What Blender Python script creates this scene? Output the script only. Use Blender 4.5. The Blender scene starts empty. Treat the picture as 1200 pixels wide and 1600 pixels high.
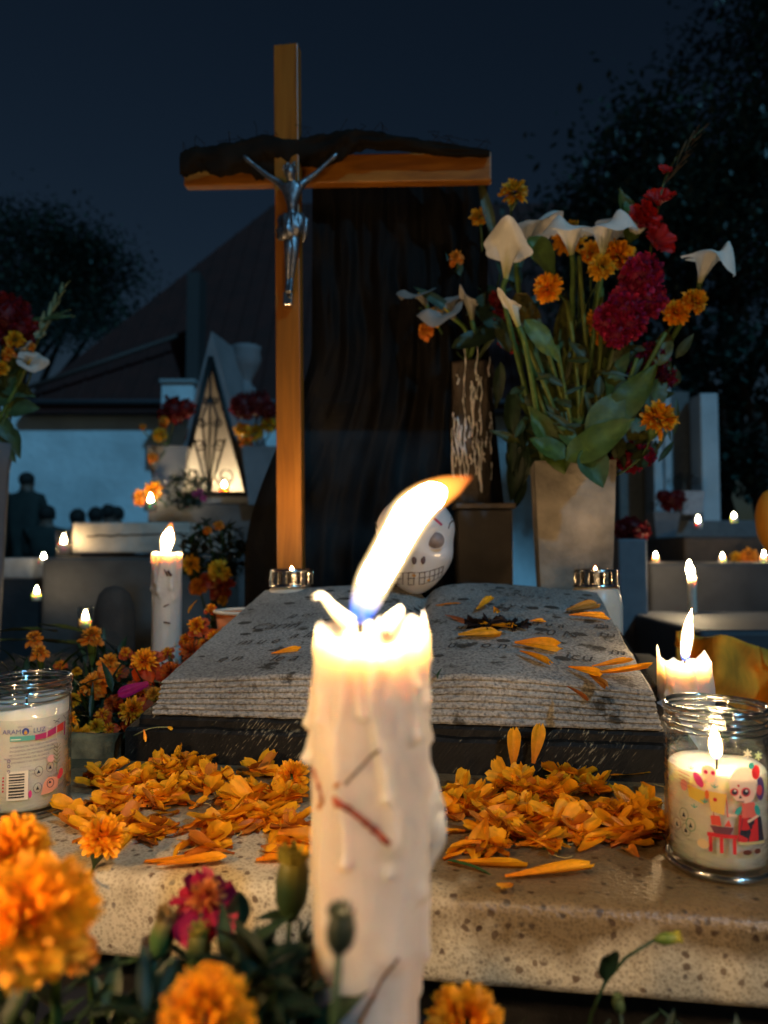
import bpy, bmesh, math, random
from mathutils import Vector, Matrix, Quaternion, noise, Euler
V = Vector
PI = math.pi
random.seed(7)
noise.seed_set(3)
sc = bpy.context.scene
COL = sc.collection

# ------------------------------------------------------------------ camera
EYE, SZ, F = .714, .5, 1155.0           # eye height, tomb slab height, focal length in photo pixels
TH = math.atan(60 / F)
cd = bpy.data.cameras.new('camera')
cam = bpy.data.objects.new('camera', cd); COL.objects.link(cam)
cam.location = (0, 0, EYE)
cam.rotation_euler = (math.radians(90) + TH, 0, 0)
cd.sensor_fit = 'VERTICAL'; cd.sensor_height = 36; cd.lens = F / 1600 * 36
cd.clip_start = .01; cd.clip_end = 500
cd.dof.use_dof = True; cd.dof.focus_distance = .66; cd.dof.aperture_fstop = 5.6
sc.camera = cam

# ------------------------------------------------------------------ night sky, moonlight, exposure
w = bpy.data.worlds.new('World'); sc.world = w; w.use_nodes = True
nt = w.node_tree
bg = nt.nodes['Background']
sky = nt.nodes.new('ShaderNodeTexSky'); sky.sky_type = 'NISHITA'; sky.sun_disc = False
MOON_EL, MOON_AZ = math.radians(38), math.radians(150)
sky.sun_elevation = math.radians(14); sky.sun_rotation = MOON_AZ
tint = nt.nodes.new('ShaderNodeMix'); tint.data_type = 'RGBA'; tint.blend_type = 'MULTIPLY'
tint.inputs['Factor'].default_value = 1
nt.links.new(sky.outputs[0], tint.inputs['A'])
tint.inputs['B'].default_value = (.036, .047, .058, 1)      # the night sky is a day sky some 4 stops down
nt.links.new(tint.outputs['Result'], bg.inputs[0])
bg.inputs[1].default_value = .058
sd = bpy.data.lights.new('moon', 'SUN'); sd.energy = .56; sd.angle = math.radians(2); sd.color = (.20, .62, 1)
so = bpy.data.objects.new('moon', sd); COL.objects.link(so)
mdir = V((math.cos(MOON_EL) * math.sin(MOON_AZ), math.cos(MOON_EL) * math.cos(MOON_AZ), math.sin(MOON_EL)))
so.rotation_euler = mdir.to_track_quat('Z', 'Y').to_euler()
sc.view_settings.view_transform = 'Standard'; sc.view_settings.look = 'None'
sc.view_settings.exposure = 1.0; sc.view_settings.gamma = 1; sc.view_settings.use_curve_mapping = False
sc.render.engine = 'CYCLES'
cy = sc.cycles
cy.use_denoising = True; cy.max_bounces = 10; cy.transparent_max_bounces = 24
cy.sample_clamp_indirect = 6; cy.caustics_reflective = False; cy.caustics_refractive = False
cy.use_light_tree = True

# ------------------------------------------------------------------ measuring helpers
def ray(px, py):
    u = (px - 600) / F; v = (800 - py) / F
    return V((u, math.cos(TH) - v * math.sin(TH), math.sin(TH) + v * math.cos(TH)))
def P(px, py, d):
    r = ray(px, py); return V((0, 0, EYE)) + r * (d / r.y)
def G(px, py, z=SZ):
    r = ray(px, py); return V((0, 0, EYE)) + r * ((z - EYE) / r.z)
GY = math.radians(-8)                    # the grave is turned 8 degrees
O = V((0, .4761, 0))
EX = V((math.cos(GY), math.sin(GY), 0)); EY = V((-math.sin(GY), math.cos(GY), 0))
def GR(x, y, z=0): return O + EX * x + EY * y + V((0, 0, z))
def L(p):
    q = p - O; return (q.dot(EX), q.dot(EY), p.z)
def S(px, d): return px * d / F          # pixels at a distance -> metres
R = random.random
def U(a, b): return a + (b - a) * R()

# ------------------------------------------------------------------ object helpers
class MB:
    def __init__(s): s.v = []; s.f = []; s.c = []; s.uv = []; s.mi = []
    def add(s, vs, fs, cs=None, uvs=None, mi=0):
        o = len(s.v)
        s.v += [tuple(a) for a in vs]
        s.f += [tuple(i + o for i in f) for f in fs]
        s.mi += [mi] * len(fs)
        s.c += [tuple(c) for c in cs] if cs else [(1, 1, 1)] * len(vs)
        s.uv += uvs if uvs else [(0, 0)] * len(vs)
    def mesh(s, name, mat, smooth=True):
        me = bpy.data.meshes.new(name); me.from_pydata(s.v, [], s.f)
        for m in (mat if isinstance(mat, (list, tuple)) else [mat]): me.materials.append(m)
        ca = me.color_attributes.new('Col', 'FLOAT_COLOR', 'POINT')
        flat = []
        for c in s.c: flat += [c[0], c[1], c[2], 1]
        ca.data.foreach_set('color', flat)
        uv = me.uv_layers.new(name='UVMap')
        li = [0] * len(me.loops); me.loops.foreach_get('vertex_index', li)
        fl = []
        for i in li: fl += [s.uv[i][0], s.uv[i][1]]
        uv.data.foreach_set('uv', fl)
        me.polygons.foreach_set('use_smooth', [smooth] * len(me.polygons))
        me.polygons.foreach_set('material_index', s.mi)
        me.update()
        return me
    def build(s, name, mat, parent=None, smooth=True, kind=None):
        return link(name, s.mesh(name, mat, smooth), parent, kind)
def link(name, me, parent=None, kind=None):
    o = bpy.data.objects.new(name, me); COL.objects.link(o)
    if parent is not None:
        o.parent = parent
        o.matrix_parent_inverse = Matrix.Translation(-parent.location) if parent.type == 'EMPTY' and parent.parent is None else Matrix()
    if kind: o['kind'] = kind
    return o
def tag(o, label, cat, group=None, kind=None):
    o['label'] = label; o['category'] = cat
    if group: o['group'] = group
    if kind: o['kind'] = kind
    return o
def thing(name, label, cat, loc=(0, 0, 0), group=None):
    o = bpy.data.objects.new(name, None); COL.objects.link(o); o.empty_display_size = .02
    o.location = loc
    return tag(o, label, cat, group)
def struct(o): o['kind'] = 'structure'; return o

def frame(d, up=V((0, 0, 1))):
    d = d.normalized()
    if abs(d.dot(up)) > .98: up = V((0, 1, 0))
    s = d.cross(up).normalized(); return d, s, s.cross(d).normalized()
def tube(mb, pts, rad, n=8, col=(1, 1, 1), cols=None, cap=True, flat=1):
    pts = [V(p) for p in pts]; m = len(pts)
    if not isinstance(rad, (list, tuple)): rad = [rad] * m
    vs = []; cs = []; uv = []
    ref = None
    for i, p in enumerate(pts):
        t = (pts[min(i + 1, m - 1)] - pts[max(i - 1, 0)])
        if t.length < 1e-9: t = V((0, 0, 1))
        t.normalize()
        if ref is None:
            a = frame(t)[1]
        else:
            a = (ref - t * ref.dot(t)).normalized()
        ref = a; b = t.cross(a)
        for k in range(n):
            q = 2 * PI * k / n
            vs.append(p + (a * math.cos(q) + b * math.sin(q) * flat) * rad[i]); uv.append((k / n, i / (m - 1)))
            cs.append(cols[i] if cols else col)
    fs = [(i * n + k, i * n + (k + 1) % n, (i + 1) * n + (k + 1) % n, (i + 1) * n + k) for i in range(m - 1) for k in range(n)]
    if cap: fs += [tuple(range(n - 1, -1, -1)), tuple((m - 1) * n + k for k in range(n))]
    mb.add(vs, fs, cs, uv)
def lathe(mb, prof, n=40, c=V((0, 0, 0)), col=(1, 1, 1), fn=None, cap=False):
    vs = []; uv = []
    for i, (r, z) in enumerate(prof):
        for k in range(n):
            q = 2 * PI * k / n
            rr, zz = (fn(q, r, z) if fn else (r, z))
            vs.append(V((c[0] + rr * math.cos(q), c[1] + rr * math.sin(q), c[2] + zz))); uv.append((k / n, i / len(prof)))
    m = len(prof)
    fs = [(i * n + k, i * n + (k + 1) % n, (i + 1) * n + (k + 1) % n, (i + 1) * n + k) for i in range(m - 1) for k in range(n)]
    if cap: fs += [tuple(range(n - 1, -1, -1)), tuple((m - 1) * n + k for k in range(n))]
    mb.add(vs, fs, [col] * len(vs), uv)
def box(mb, x0, x1, y0, y1, z0, z1, tf=None, col=(1, 1, 1), mi=0):
    vs = [V((x, y, z)) for z in (z0, z1) for y in (y0, y1) for x in (x0, x1)]
    if tf: vs = [tf(*v) for v in vs]
    mb.add(vs, [(0, 2, 3, 1), (4, 5, 7, 6), (0, 1, 5, 4), (2, 6, 7, 3), (0, 4, 6, 2), (1, 3, 7, 5)], [col] * 8, None, mi)
def bevel(o, wd=.003, seg=2):
    b = o.modifiers.new('bevel', 'BEVEL'); b.width = wd; b.segments = seg; b.limit_method = 'ANGLE'
    o.data.polygons.foreach_set('use_smooth', [False] * len(o.data.polygons)); return o
def blob(mb, c, r, n=10, col=(1, 1, 1), amp=.25, fr=3, sq=(1, 1, 1)):
    vs = []; m = n // 2 + 1
    for i in range(m + 1):
        a = PI * i / m
        for k in range(n):
            q = 2 * PI * k / n
            d = V((math.sin(a) * math.cos(q), math.sin(a) * math.sin(q), math.cos(a)))
            rr = r * (1 + amp * noise.noise(d * fr + V(c) * 40))
            vs.append(V(c) + V((d.x * sq[0], d.y * sq[1], d.z * sq[2])) * rr)
    fs = [(i * n + k, (i + 1) * n + k, (i + 1) * n + (k + 1) % n, i * n + (k + 1) % n) for i in range(m) for k in range(n)]
    mb.add(vs, fs, [col] * len(vs))

# ------------------------------------------------------------------ materials
def nodes(m):
    m.use_nodes = True; return m.node_tree, m.node_tree.nodes['Principled BSDF']
def mat(name, col, rough=.6, var=.15, vs=30, bump=0, bs=60, metal=0, sss=0, sr=(1, .5, .3), ss=.01, spec=.5, attr=False, trans=0, sheen=0, coat=0, detail=6):
    m = bpy.data.materials.new(name); t, b = nodes(m); N = t.nodes.new; K = t.links.new
    tc = N('ShaderNodeTexCoord'); nz = N('ShaderNodeTexNoise'); nz.inputs['Scale'].default_value = vs; nz.inputs['Detail'].default_value = detail
    K(tc.outputs['Object'], nz.inputs['Vector'])
    mr = N('ShaderNodeMapRange'); mr.inputs[1].default_value = .3; mr.inputs[2].default_value = .7
    mr.inputs[3].default_value = 1 - var; mr.inputs[4].default_value = 1 + var; K(nz.outputs[0], mr.inputs[0])
    mx = N('ShaderNodeMix'); mx.data_type = 'RGBA'; mx.blend_type = 'MULTIPLY'; mx.inputs['Factor'].default_value = 1
    if attr:
        at = N('ShaderNodeAttribute'); at.attribute_name = 'Col'
        oi = N('ShaderNodeObjectInfo'); m2 = N('ShaderNodeMapRange'); m2.inputs[3].default_value = .86; m2.inputs[4].default_value = 1.12
        K(oi.outputs['Random'], m2.inputs[0])
        ml = N('ShaderNodeMath'); ml.operation = 'MULTIPLY'; K(m2.outputs[0], ml.inputs[0]); K(mr.outputs[0], ml.inputs[1])
        K(at.outputs['Color'], mx.inputs['A']); K(ml.outputs[0], mx.inputs['B'])
    else:
        mx.inputs['A'].default_value = (*col, 1); K(mr.outputs[0], mx.inputs['B'])
    K(mx.outputs['Result'], b.inputs['Base Color'])
    b.inputs['Roughness'].default_value = rough; b.inputs['Metallic'].default_value = metal
    b.inputs['Specular IOR Level'].default_value = spec
    if sss:
        b.inputs['Subsurface Weight'].default_value = sss; b.inputs['Subsurface Radius'].default_value = sr; b.inputs['Subsurface Scale'].default_value = ss
    if sheen: b.inputs['Sheen Weight'].default_value = sheen
    if coat: b.inputs['Coat Weight'].default_value = coat
    if bump:
        n2 = N('ShaderNodeTexNoise'); n2.inputs['Scale'].default_value = bs; n2.inputs['Detail'].default_value = 8; K(tc.outputs['Object'], n2.inputs['Vector'])
        bp = N('ShaderNodeBump'); bp.inputs['Strength'].default_value = min(1, bump); bp.inputs['Distance'].default_value = .3 / bs
        K(n2.outputs[0], bp.inputs['Height']); K(bp.outputs[0], b.inputs['Normal'])
    if trans:      # thin leaf or petal: some light goes through
        out = t.nodes['Material Output']; tl = N('ShaderNodeBsdfTranslucent'); ms = N('ShaderNodeMixShader'); ms.inputs[0].default_value = trans
        K(mx.outputs['Result'], tl.inputs[0]); K(b.outputs[0], ms.inputs[1]); K(tl.outputs[0], ms.inputs[2]); K(ms.outputs[0], out.inputs[0])
    return m
def ramp(t, src, stops, interp='LINEAR'):
    r = t.nodes.new('ShaderNodeValToRGB'); r.color_ramp.interpolation = interp
    while len(r.color_ramp.elements) < len(stops): r.color_ramp.elements.new(.5)
    for e, (p, c) in zip(r.color_ramp.elements, stops):
        e.position = p; e.color = (*c, 1) if len(c) == 3 else c
    t.links.new(src, r.inputs[0]); return r

PET = mat('petal_tissue', (1, 1, 1), .55, .16, 160, .25, 300, attr=True, trans=.32, spec=.3)
LEAF = mat('leaf_tissue', (1, 1, 1), .5, .22, 90, .3, 200, attr=True, trans=.15, spec=.4)
WAXC = dict(sss=1, sr=(1, .74, .50), ss=.012, spec=.45)
WAX = mat('candle_wax', (.60, .54, .47), .38, .05, 60, .5, 130, **{**WAXC, 'ss': .026})
WAXJ = mat('jar_wax', (.84, .78, .68), .4, .05, 50, .3, 80, sss=1, sr=(1, .7, .4), ss=.02)
WAXD = mat('dull_wax', (.66, .63, .62), .45, .12, 90, .5, 120, sss=.5, sr=(1, .6, .4), ss=.006)
WICK = mat('burnt_wick', (.02, .014, .01), .9, .3)
IRON = mat('black_iron', (.012, .012, .012), .5, .3, 50, metal=.4)
CHROME = mat('chrome_metal', (.62, .6, .57), .16, .1, 80, .2, 60, metal=1)
PEWTER = mat('pewter', (.20, .21, .23), .42, .35, 120, .6, 160, metal=.9)
PRINT = mat('printed_ink', (1, 1, 1), .5, .04, 40, attr=True, trans=.35)
BLACKP = mat('black_plastic', (.02, .02, .022), .4)
CERAM = mat('skull_ceramic', (.62, .60, .60), .35, .06, 20, .15, 40, sss=.25, ss=.006, coat=.3)
INK = mat('skull_ink', (.05, .03, .035), .5, .2)
SOIL = mat('dark_soil', (.007, .005, .004), .95, .5, 60, 1, 40)
DSTONE = mat('dark_tomb_stone', (.012, .012, .014), .7, .4, 14, .5, 60)
GSTONE = mat('grey_tomb_stone', (.065, .062, .062), .85, .6, 5, .4, 50)
WSTONE = mat('white_tomb_plaster', (.17, .17, .18), .8, .18, 6, .3, 30)
CLOTHD = mat('black_veil', (.010, .008, .006), .95, .4, 14, .3, 300, spec=.1)
PLAST = mat('white_lantern_plastic', (.55, .50, .42), .35, .1, 20, sss=.3)

def thin_glass(name, tint=(.93, .95, .95), fr=1.5, extra=.03, rough=.03, bump=.0):
    m = bpy.data.materials.new(name); m.use_nodes = True; t = m.node_tree; N = t.nodes.new; K = t.links.new
    for n in list(t.nodes):
        if n.type == 'BSDF_PRINCIPLED': t.nodes.remove(n)
    tr = N('ShaderNodeBsdfTransparent'); tr.inputs[0].default_value = (*tint, 1)
    gl = N('ShaderNodeBsdfGlossy'); gl.inputs['Roughness'].default_value = rough
    f = N('ShaderNodeLayerWeight'); f.inputs[0].default_value = .5
    pw = N('ShaderNodeMath'); pw.operation = 'POWER'; pw.inputs[1].default_value = 2.6; K(f.outputs['Facing'], pw.inputs[0])
    ad = N('ShaderNodeMath'); ad.operation = 'MULTIPLY_ADD'; ad.inputs[1].default_value = .8; ad.inputs[2].default_value = extra + .03; K(pw.outputs[0], ad.inputs[0]); ad.use_clamp = True
    ms = N('ShaderNodeMixShader'); K(ad.outputs[0], ms.inputs[0]); K(tr.outputs[0], ms.inputs[1]); K(gl.outputs[0], ms.inputs[2])
    nz = N('ShaderNodeTexNoise'); nz.inputs['Scale'].default_value = 45; tc = N('ShaderNodeTexCoord'); mp = N('ShaderNodeMapping')
    mp.inputs['Scale'].default_value = (1, 1, 3); K(tc.outputs['Object'], mp.inputs[0]); K(mp.outputs[0], nz.inputs['Vector'])
    bp = N('ShaderNodeBump'); bp.inputs['Strength'].default_value = .5; bp.inputs['Distance'].default_value = .004; K(nz.outputs[0], bp.inputs['Height'])
    K(bp.outputs[0], gl.inputs['Normal']); K(bp.outputs[0], f.inputs['Normal'])
    K(ms.outputs[0], t.nodes['Material Output'].inputs[0]); return m
GLASS = thin_glass('clear_glass')
GLASSR = thin_glass('thick_rim_glass', (.70, .74, .72), extra=.30, rough=.12)

def slab_mat():
    m = bpy.data.materials.new('terrazzo'); t, b = nodes(m); N = t.nodes.new; K = t.links.new
    tc = N('ShaderNodeTexCoord'); o = tc.outputs['Object']
    def vor(s):
        v = N('ShaderNodeTexVoronoi'); v.inputs['Scale'].default_value = s; wv = N('ShaderNodeTexNoise'); wv.inputs['Scale'].default_value = s * 1.3
        mv = N('ShaderNodeVectorMath'); mv.operation = 'MULTIPLY_ADD'; mv.inputs[1].default_value = (.6 / s,) * 3
        K(o, wv.inputs['Vector']); K(wv.outputs['Color'], mv.inputs[0]); K(o, mv.inputs[2]); K(mv.outputs[0], v.inputs['Vector']); return v
    v1 = vor(125); v2 = vor(420)
    chip = ramp(t, v1.outputs['Distance'], [(.22, (1, 1, 1)), (.34, (0, 0, 0))])
    sepr = N('ShaderNodeSeparateColor'); K(v1.outputs['Color'], sepr.inputs[0])
    pick = N('ShaderNodeMath'); pick.operation = 'GREATER_THAN'; pick.inputs[1].default_value = .5; K(sepr.outputs[0], pick.inputs[0])
    fac = N('ShaderNodeMath'); fac.operation = 'MULTIPLY'; K(chip.outputs[0], fac.inputs[0]); K(pick.outputs[0], fac.inputs[1])
    cc = ramp(t, sepr.outputs[1], [(0, (.10, .06, .035)), (.4, (.20, .14, .08)), (.7, (.12, .11, .10)), (1, (.42, .36, .26))])
    grain = ramp(t, v2.outputs['Distance'], [(.1, (.30, .24, .15)), (.6, (.52, .44, .29))])
    mx = N('ShaderNodeMix'); mx.data_type = 'RGBA'; K(fac.outputs[0], mx.inputs['Factor']); K(grain.outputs[0], mx.inputs['A']); K(cc.outputs[0], mx.inputs['B'])
    # brown damp stain, its own shape: right part of the top and upper right of the front
    nz = N('ShaderNodeTexNoise'); nz.inputs['Scale'].default_value = 14; nz.inputs['Detail'].default_value = 9; K(o, nz.inputs['Vector'])
    sx = N('ShaderNodeSeparateXYZ'); K(o, sx.inputs[0])
    a = N('ShaderNodeMapRange'); a.inputs[1].default_value = -.08; a.inputs[2].default_value = .10; K(sx.outputs[0], a.inputs[0])
    z = N('ShaderNodeMapRange'); z.inputs[1].default_value = -.045; z.inputs[2].default_value = .002; K(sx.outputs[2], z.inputs[0])
    m1 = N('ShaderNodeMath'); m1.operation = 'MULTIPLY'; K(a.outputs[0], m1.inputs[0]); K(z.outputs[0], m1.inputs[1])
    y = N('ShaderNodeMapRange'); y.inputs[1].default_value = .08; y.inputs[2].default_value = .2; y.inputs[3].default_value = 0; y.inputs[4].default_value = .6; K(sx.outputs[1], y.inputs[0])
    m0 = N('ShaderNodeMath'); m0.operation = 'MAXIMUM'; K(m1.outputs[0], m0.inputs[0]); K(y.outputs[0], m0.inputs[1])
    m2 = N('ShaderNodeMath'); m2.operation = 'MULTIPLY_ADD'; m2.inputs[1].default_value = 1.15; K(m0.outputs[0], m2.inputs[0])
    nn = N('ShaderNodeMapRange'); nn.inputs[1].default_value = .3; nn.inputs[2].default_value = .7; nn.inputs[3].default_value = -.55; nn.inputs[4].default_value = .35; K(nz.outputs[0], nn.inputs[0]); K(nn.outputs[0], m2.inputs[2])
    st = ramp(t, m2.outputs[0], [(.12, (0, 0, 0)), (.55, (1, 1, 1))])
    s2 = N('ShaderNodeMix'); s2.data_type = 'RGBA'; s2.blend_type = 'MULTIPLY'
    sf = N('ShaderNodeMath'); sf.operation = 'MULTIPLY'; sf.inputs[1].default_value = .9; K(st.outputs[0], sf.inputs[0]); K(sf.outputs[0], s2.inputs['Factor'])
    K(mx.outputs['Result'], s2.inputs['A']); s2.inputs['B'].default_value = (.24, .17, .09, 1)
    K(s2.outputs['Result'], b.inputs['Base Color'])
    rr = N('ShaderNodeMapRange'); rr.inputs[3].default_value = .8; rr.inputs[4].default_value = .38; K(st.outputs[0], rr.inputs[0]); K(rr.outputs[0], b.inputs['Roughness'])
    n3 = N('ShaderNodeTexNoise'); n3.inputs['Scale'].default_value = 260; n3.inputs['Detail'].default_value = 5; K(o, n3.inputs['Vector'])
    bp = N('ShaderNodeBump'); bp.inputs['Strength'].default_value = .55; bp.inputs['Distance'].default_value = .0018; K(n3.outputs[0], bp.inputs['Height']); K(bp.outputs[0], b.inputs['Normal'])
    return m
def book_mat():
    m = bpy.data.materials.new('weathered_book_stone'); t, b = nodes(m); N = t.nodes.new; K = t.links.new
    tc = N('ShaderNodeTexCoord'); o = tc.outputs['Object']
    n1 = N('ShaderNodeTexNoise'); n1.inputs['Scale'].default_value = 330; n1.inputs['Detail'].default_value = 4; K(o, n1.inputs['Vector'])
    c1 = ramp(t, n1.outputs[0], [(.32, (.12, .115, .105)), (.48, (.27, .26, .235)), (.7, (.40, .385, .345))])
    n2 = N('ShaderNodeTexNoise'); n2.inputs['Scale'].default_value = 30; n2.inputs['Detail'].default_value = 10; n2.inputs['Roughness'].default_value = .65; K(o, n2.inputs['Vector'])
    c2 = ramp(t, n2.outputs[0], [(.575, (1, 1, 1)), (.64, (.20, .18, .15))])
    n4 = N('ShaderNodeTexNoise'); n4.inputs['Scale'].default_value = 9; K(o, n4.inputs['Vector'])
    c4 = ramp(t, n4.outputs[0], [(.35, (.72, .72, .72)), (.65, (1.1, 1.1, 1.1))])
    mx = N('ShaderNodeMix'); mx.data_type = 'RGBA'; mx.blend_type = 'MULTIPLY'; mx.inputs['Factor'].default_value = 1
    K(c1.outputs[0], mx.inputs['A']); K(c2.outputs[0], mx.inputs['B'])
    m2 = N('ShaderNodeMix'); m2.data_type = 'RGBA'; m2.blend_type = 'MULTIPLY'; m2.inputs['Factor'].default_value = 1
    K(mx.outputs['Result'], m2.inputs['A']); K(c4.outputs[0], m2.inputs['B'])
    K(m2.outputs['Result'], b.inputs['Base Color']); b.inputs['Roughness'].default_value = .85
    bp = N('ShaderNodeBump'); bp.inputs['Strength'].default_value = .8; bp.inputs['Distance'].default_value = .0018; K(n1.outputs[0], bp.inputs['Height']); K(bp.outputs[0], b.inputs['Normal'])
    return m
def scratch_mat():
    m = bpy.data.materials.new('chipped_black_paint'); t, b = nodes(m); N = t.nodes.new; K = t.links.new
    tc = N('ShaderNodeTexCoord'); m0 = N('ShaderNodeMapping'); m0.inputs['Rotation'].default_value = (0, math.radians(-38), 0); K(tc.outputs['Object'], m0.inputs[0])
    mp = N('ShaderNodeMapping'); mp.inputs['Scale'].default_value = (520, 120, 75)
    K(m0.outputs[0], mp.inputs[0]); n1 = N('ShaderNodeTexNoise'); n1.inputs['Scale'].default_value = 1; n1.inputs['Detail'].default_value = 7; n1.inputs['Roughness'].default_value = .62
    K(mp.outputs[0], n1.inputs['Vector'])
    n2 = N('ShaderNodeTexNoise'); n2.inputs['Scale'].default_value = 18; K(tc.outputs['Object'], n2.inputs['Vector'])
    ad = N('ShaderNodeMath'); ad.operation = 'MULTIPLY_ADD'; ad.inputs[1].default_value = .35; K(n2.outputs[0], ad.inputs[0]); K(n1.outputs[0], ad.inputs[2])
    c = ramp(t, ad.outputs[0], [(.60, (.004, .004, .0035)), (.79, (.012, .011, .009)), (.85, (.22, .19, .12))])
    K(c.outputs[0], b.inputs['Base Color']); b.inputs['Roughness'].default_value = .6; b.inputs['Specular IOR Level'].default_value = .25
    bp = N('ShaderNodeBump'); bp.inputs['Strength'].default_value = .7; bp.inputs['Distance'].default_value = .002; K(n1.outputs[0], bp.inputs['Height']); K(bp.outputs[0], b.inputs['Normal'])
    return m
def wood_mat():
    m = bpy.data.materials.new('varnished_wood'); t, b = nodes(m); N = t.nodes.new; K = t.links.new
    tc = N('ShaderNodeTexCoord'); mp = N('ShaderNodeMapping'); mp.inputs['Scale'].default_value = (60, 60, 3.5)
    K(tc.outputs['Object'], mp.inputs[0]); n = N('ShaderNodeTexNoise'); n.inputs['Scale'].default_value = 1; n.inputs['Detail'].default_value = 8; n.inputs['Distortion'].default_value = 1.2; K(mp.outputs[0], n.inputs['Vector'])
    c = ramp(t, n.outputs[0], [(.3, (.17, .058, .005)), (.5, (.25, .090, .008)), (.7, (.32, .125, .014))])
    K(c.outputs[0], b.inputs['Base Color']); b.inputs['Roughness'].default_value = .38
    bp = N('ShaderNodeBump'); bp.inputs['Strength'].default_value = .25; bp.inputs['Distance'].default_value = .001; K(n.outputs[0], bp.inputs['Height']); K(bp.outputs[0], b.inputs['Normal'])
    return m
TERR, BOOK, SCR, WOOD = slab_mat(), book_mat(), scratch_mat(), wood_mat()

WARM = (1, .66, .33)
def emit(name, col, s):
    m = bpy.data.materials.new(name); m.use_nodes = True; t = m.node_tree
    for n in list(t.nodes):
        if n.type == 'BSDF_PRINCIPLED': t.nodes.remove(n)
    e = t.nodes.new('ShaderNodeEmission'); e.inputs[0].default_value = (*col, 1); e.inputs[1].default_value = s
    t.links.new(e.outputs[0], t.nodes['Material Output'].inputs[0]); return m
def shell_mat(name, stops, alphas, boost=1.0):
    """the thin luminous gas round a flame: v runs from the wick to the tip"""
    m = bpy.data.materials.new(name); m.use_nodes = True; t = m.node_tree; N = t.nodes.new; K = t.links.new
    for n in list(t.nodes):
        if n.type == 'BSDF_PRINCIPLED': t.nodes.remove(n)
    uv = N('ShaderNodeTexCoord'); sp = N('ShaderNodeSeparateXYZ'); K(uv.outputs['UV'], sp.inputs[0])
    c = ramp(t, sp.outputs[1], stops); a = ramp(t, sp.outputs[1], [(p, (x, x, x)) for p, x in alphas])
    e = N('ShaderNodeEmission'); K(c.outputs[0], e.inputs[0]); e.inputs[1].default_value = boost
    lw = N('ShaderNodeLayerWeight'); lw.inputs[0].default_value = .5
    inv = N('ShaderNodeMath'); inv.operation = 'SUBTRACT'; inv.inputs[0].default_value = 1; K(lw.outputs['Facing'], inv.inputs[1])
    pw = N('ShaderNodeMath'); pw.operation = 'POWER'; pw.inputs[1].default_value = 1.3; K(inv.outputs[0], pw.inputs[0])
    ml = N('ShaderNodeMath'); ml.operation = 'MULTIPLY'; K(pw.outputs[0], ml.inputs[0]); K(a.outputs[0], ml.inputs[1])
    tr = N('ShaderNodeBsdfTransparent'); ms = N('ShaderNodeMixShader'); K(ml.outputs[0], ms.inputs[0]); K(tr.outputs[0], ms.inputs[1]); K(e.outputs[0], ms.inputs[2])
    K(ms.outputs[0], t.nodes['Material Output'].inputs[0]); return m
CORE_BIG = emit('big_flame_core', WARM, 400)
CORE_FRONT = [emit('front_left_flame_core', (1, .60, .27), 2600), emit('front_right_flame_core', (1, .60, .27), 1350)]
CORE_MID = emit('flame_core', WARM, 230)
CORE_BG = emit('far_flame_core', (1, .74, .42), 260)
SHELL = shell_mat('flame_envelope', [(0, (.02, .10, 1)), (.10, (.10, .22, 1)), (.22, (1, .72, .35)), (.55, (1, .62, .22)), (.72, (1, .34, .05)), (1, (.9, .17, .03))],
                  [(0, .5), (.1, .8), (.25, .9), (.7, .9), (.85, .6), (1, .0)], 1.7)

def ctr(pts, k):                          # catmull-rom refine of point+radius lists
    out = []
    n = len(pts)
    for i in range(n - 1):
        a, b, c, d = pts[max(i - 1, 0)], pts[i], pts[i + 1], pts[min(i + 2, n - 1)]
        for j in range(k):
            t = j / k
            out.append([.5 * ((2 * b[q]) + (-a[q] + c[q]) * t + (2 * a[q] - 5 * b[q] + 4 * c[q] - d[q]) * t * t + (-a[q] + 3 * b[q] - 3 * c[q] + d[q]) * t ** 3) for q in range(len(b))])
    out.append(list(pts[-1])); return out
def flame(parent, pr, core, c0=.12, c1=.8, cr=.72, n=20):
    """pr: (x, y, z, radius) from the wick to the tip"""
    q = ctr(pr, 6); m = len(q)
    mb = MB(); tube(mb, [a[:3] for a in q], [max(a[3], .0003) for a in q], n, cap=False)
    f = mb.build('flame', SHELL, parent)
    i0, i1 = int(m * c0), int(m * c1)
    sel = q[i0:i1 + 1]; k = len(sel)
    rad = [max(.0002, a[3] * cr * min(1, math.sqrt(max(0, (i + .3) / 3)), math.sqrt(max(0, (k - 1 - i + .1) / 4)))) for i, a in enumerate(sel)]
    mb = MB(); tube(mb, [a[:3] for a in sel], rad, n, cap=True)
    mb.build('flame_core', core, f)
    return f

# ------------------------------------------------------------------ the setting
mb = MB(); N_ = 60
vs = []; 
xs = [-120, -60, -30, -15, -8, -5, -3, -2, -1.2, -.6, 0, .6, 1.2, 2, 3, 5, 8, 15, 30, 60, 120]
ys = [-20, -5, -1, 0, .6, 1.4, 2, 3, 4, 5, 6, 8, 10, 12, 16, 24, 40, 80, 160]
for y in ys:
    for x in xs: vs.append((x, y, .04 * noise.noise(V((x, y, 0)))))
nx = len(xs)
mb.add(vs, [(j * nx + i, j * nx + i + 1, (j + 1) * nx + i + 1, (j + 1) * nx + i) for j in range(len(ys) - 1) for i in range(nx - 1)])
struct(mb.build('ground', mat('trodden_earth', (.035, .032, .028), .95, .4, 3, .6, 12)))

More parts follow.
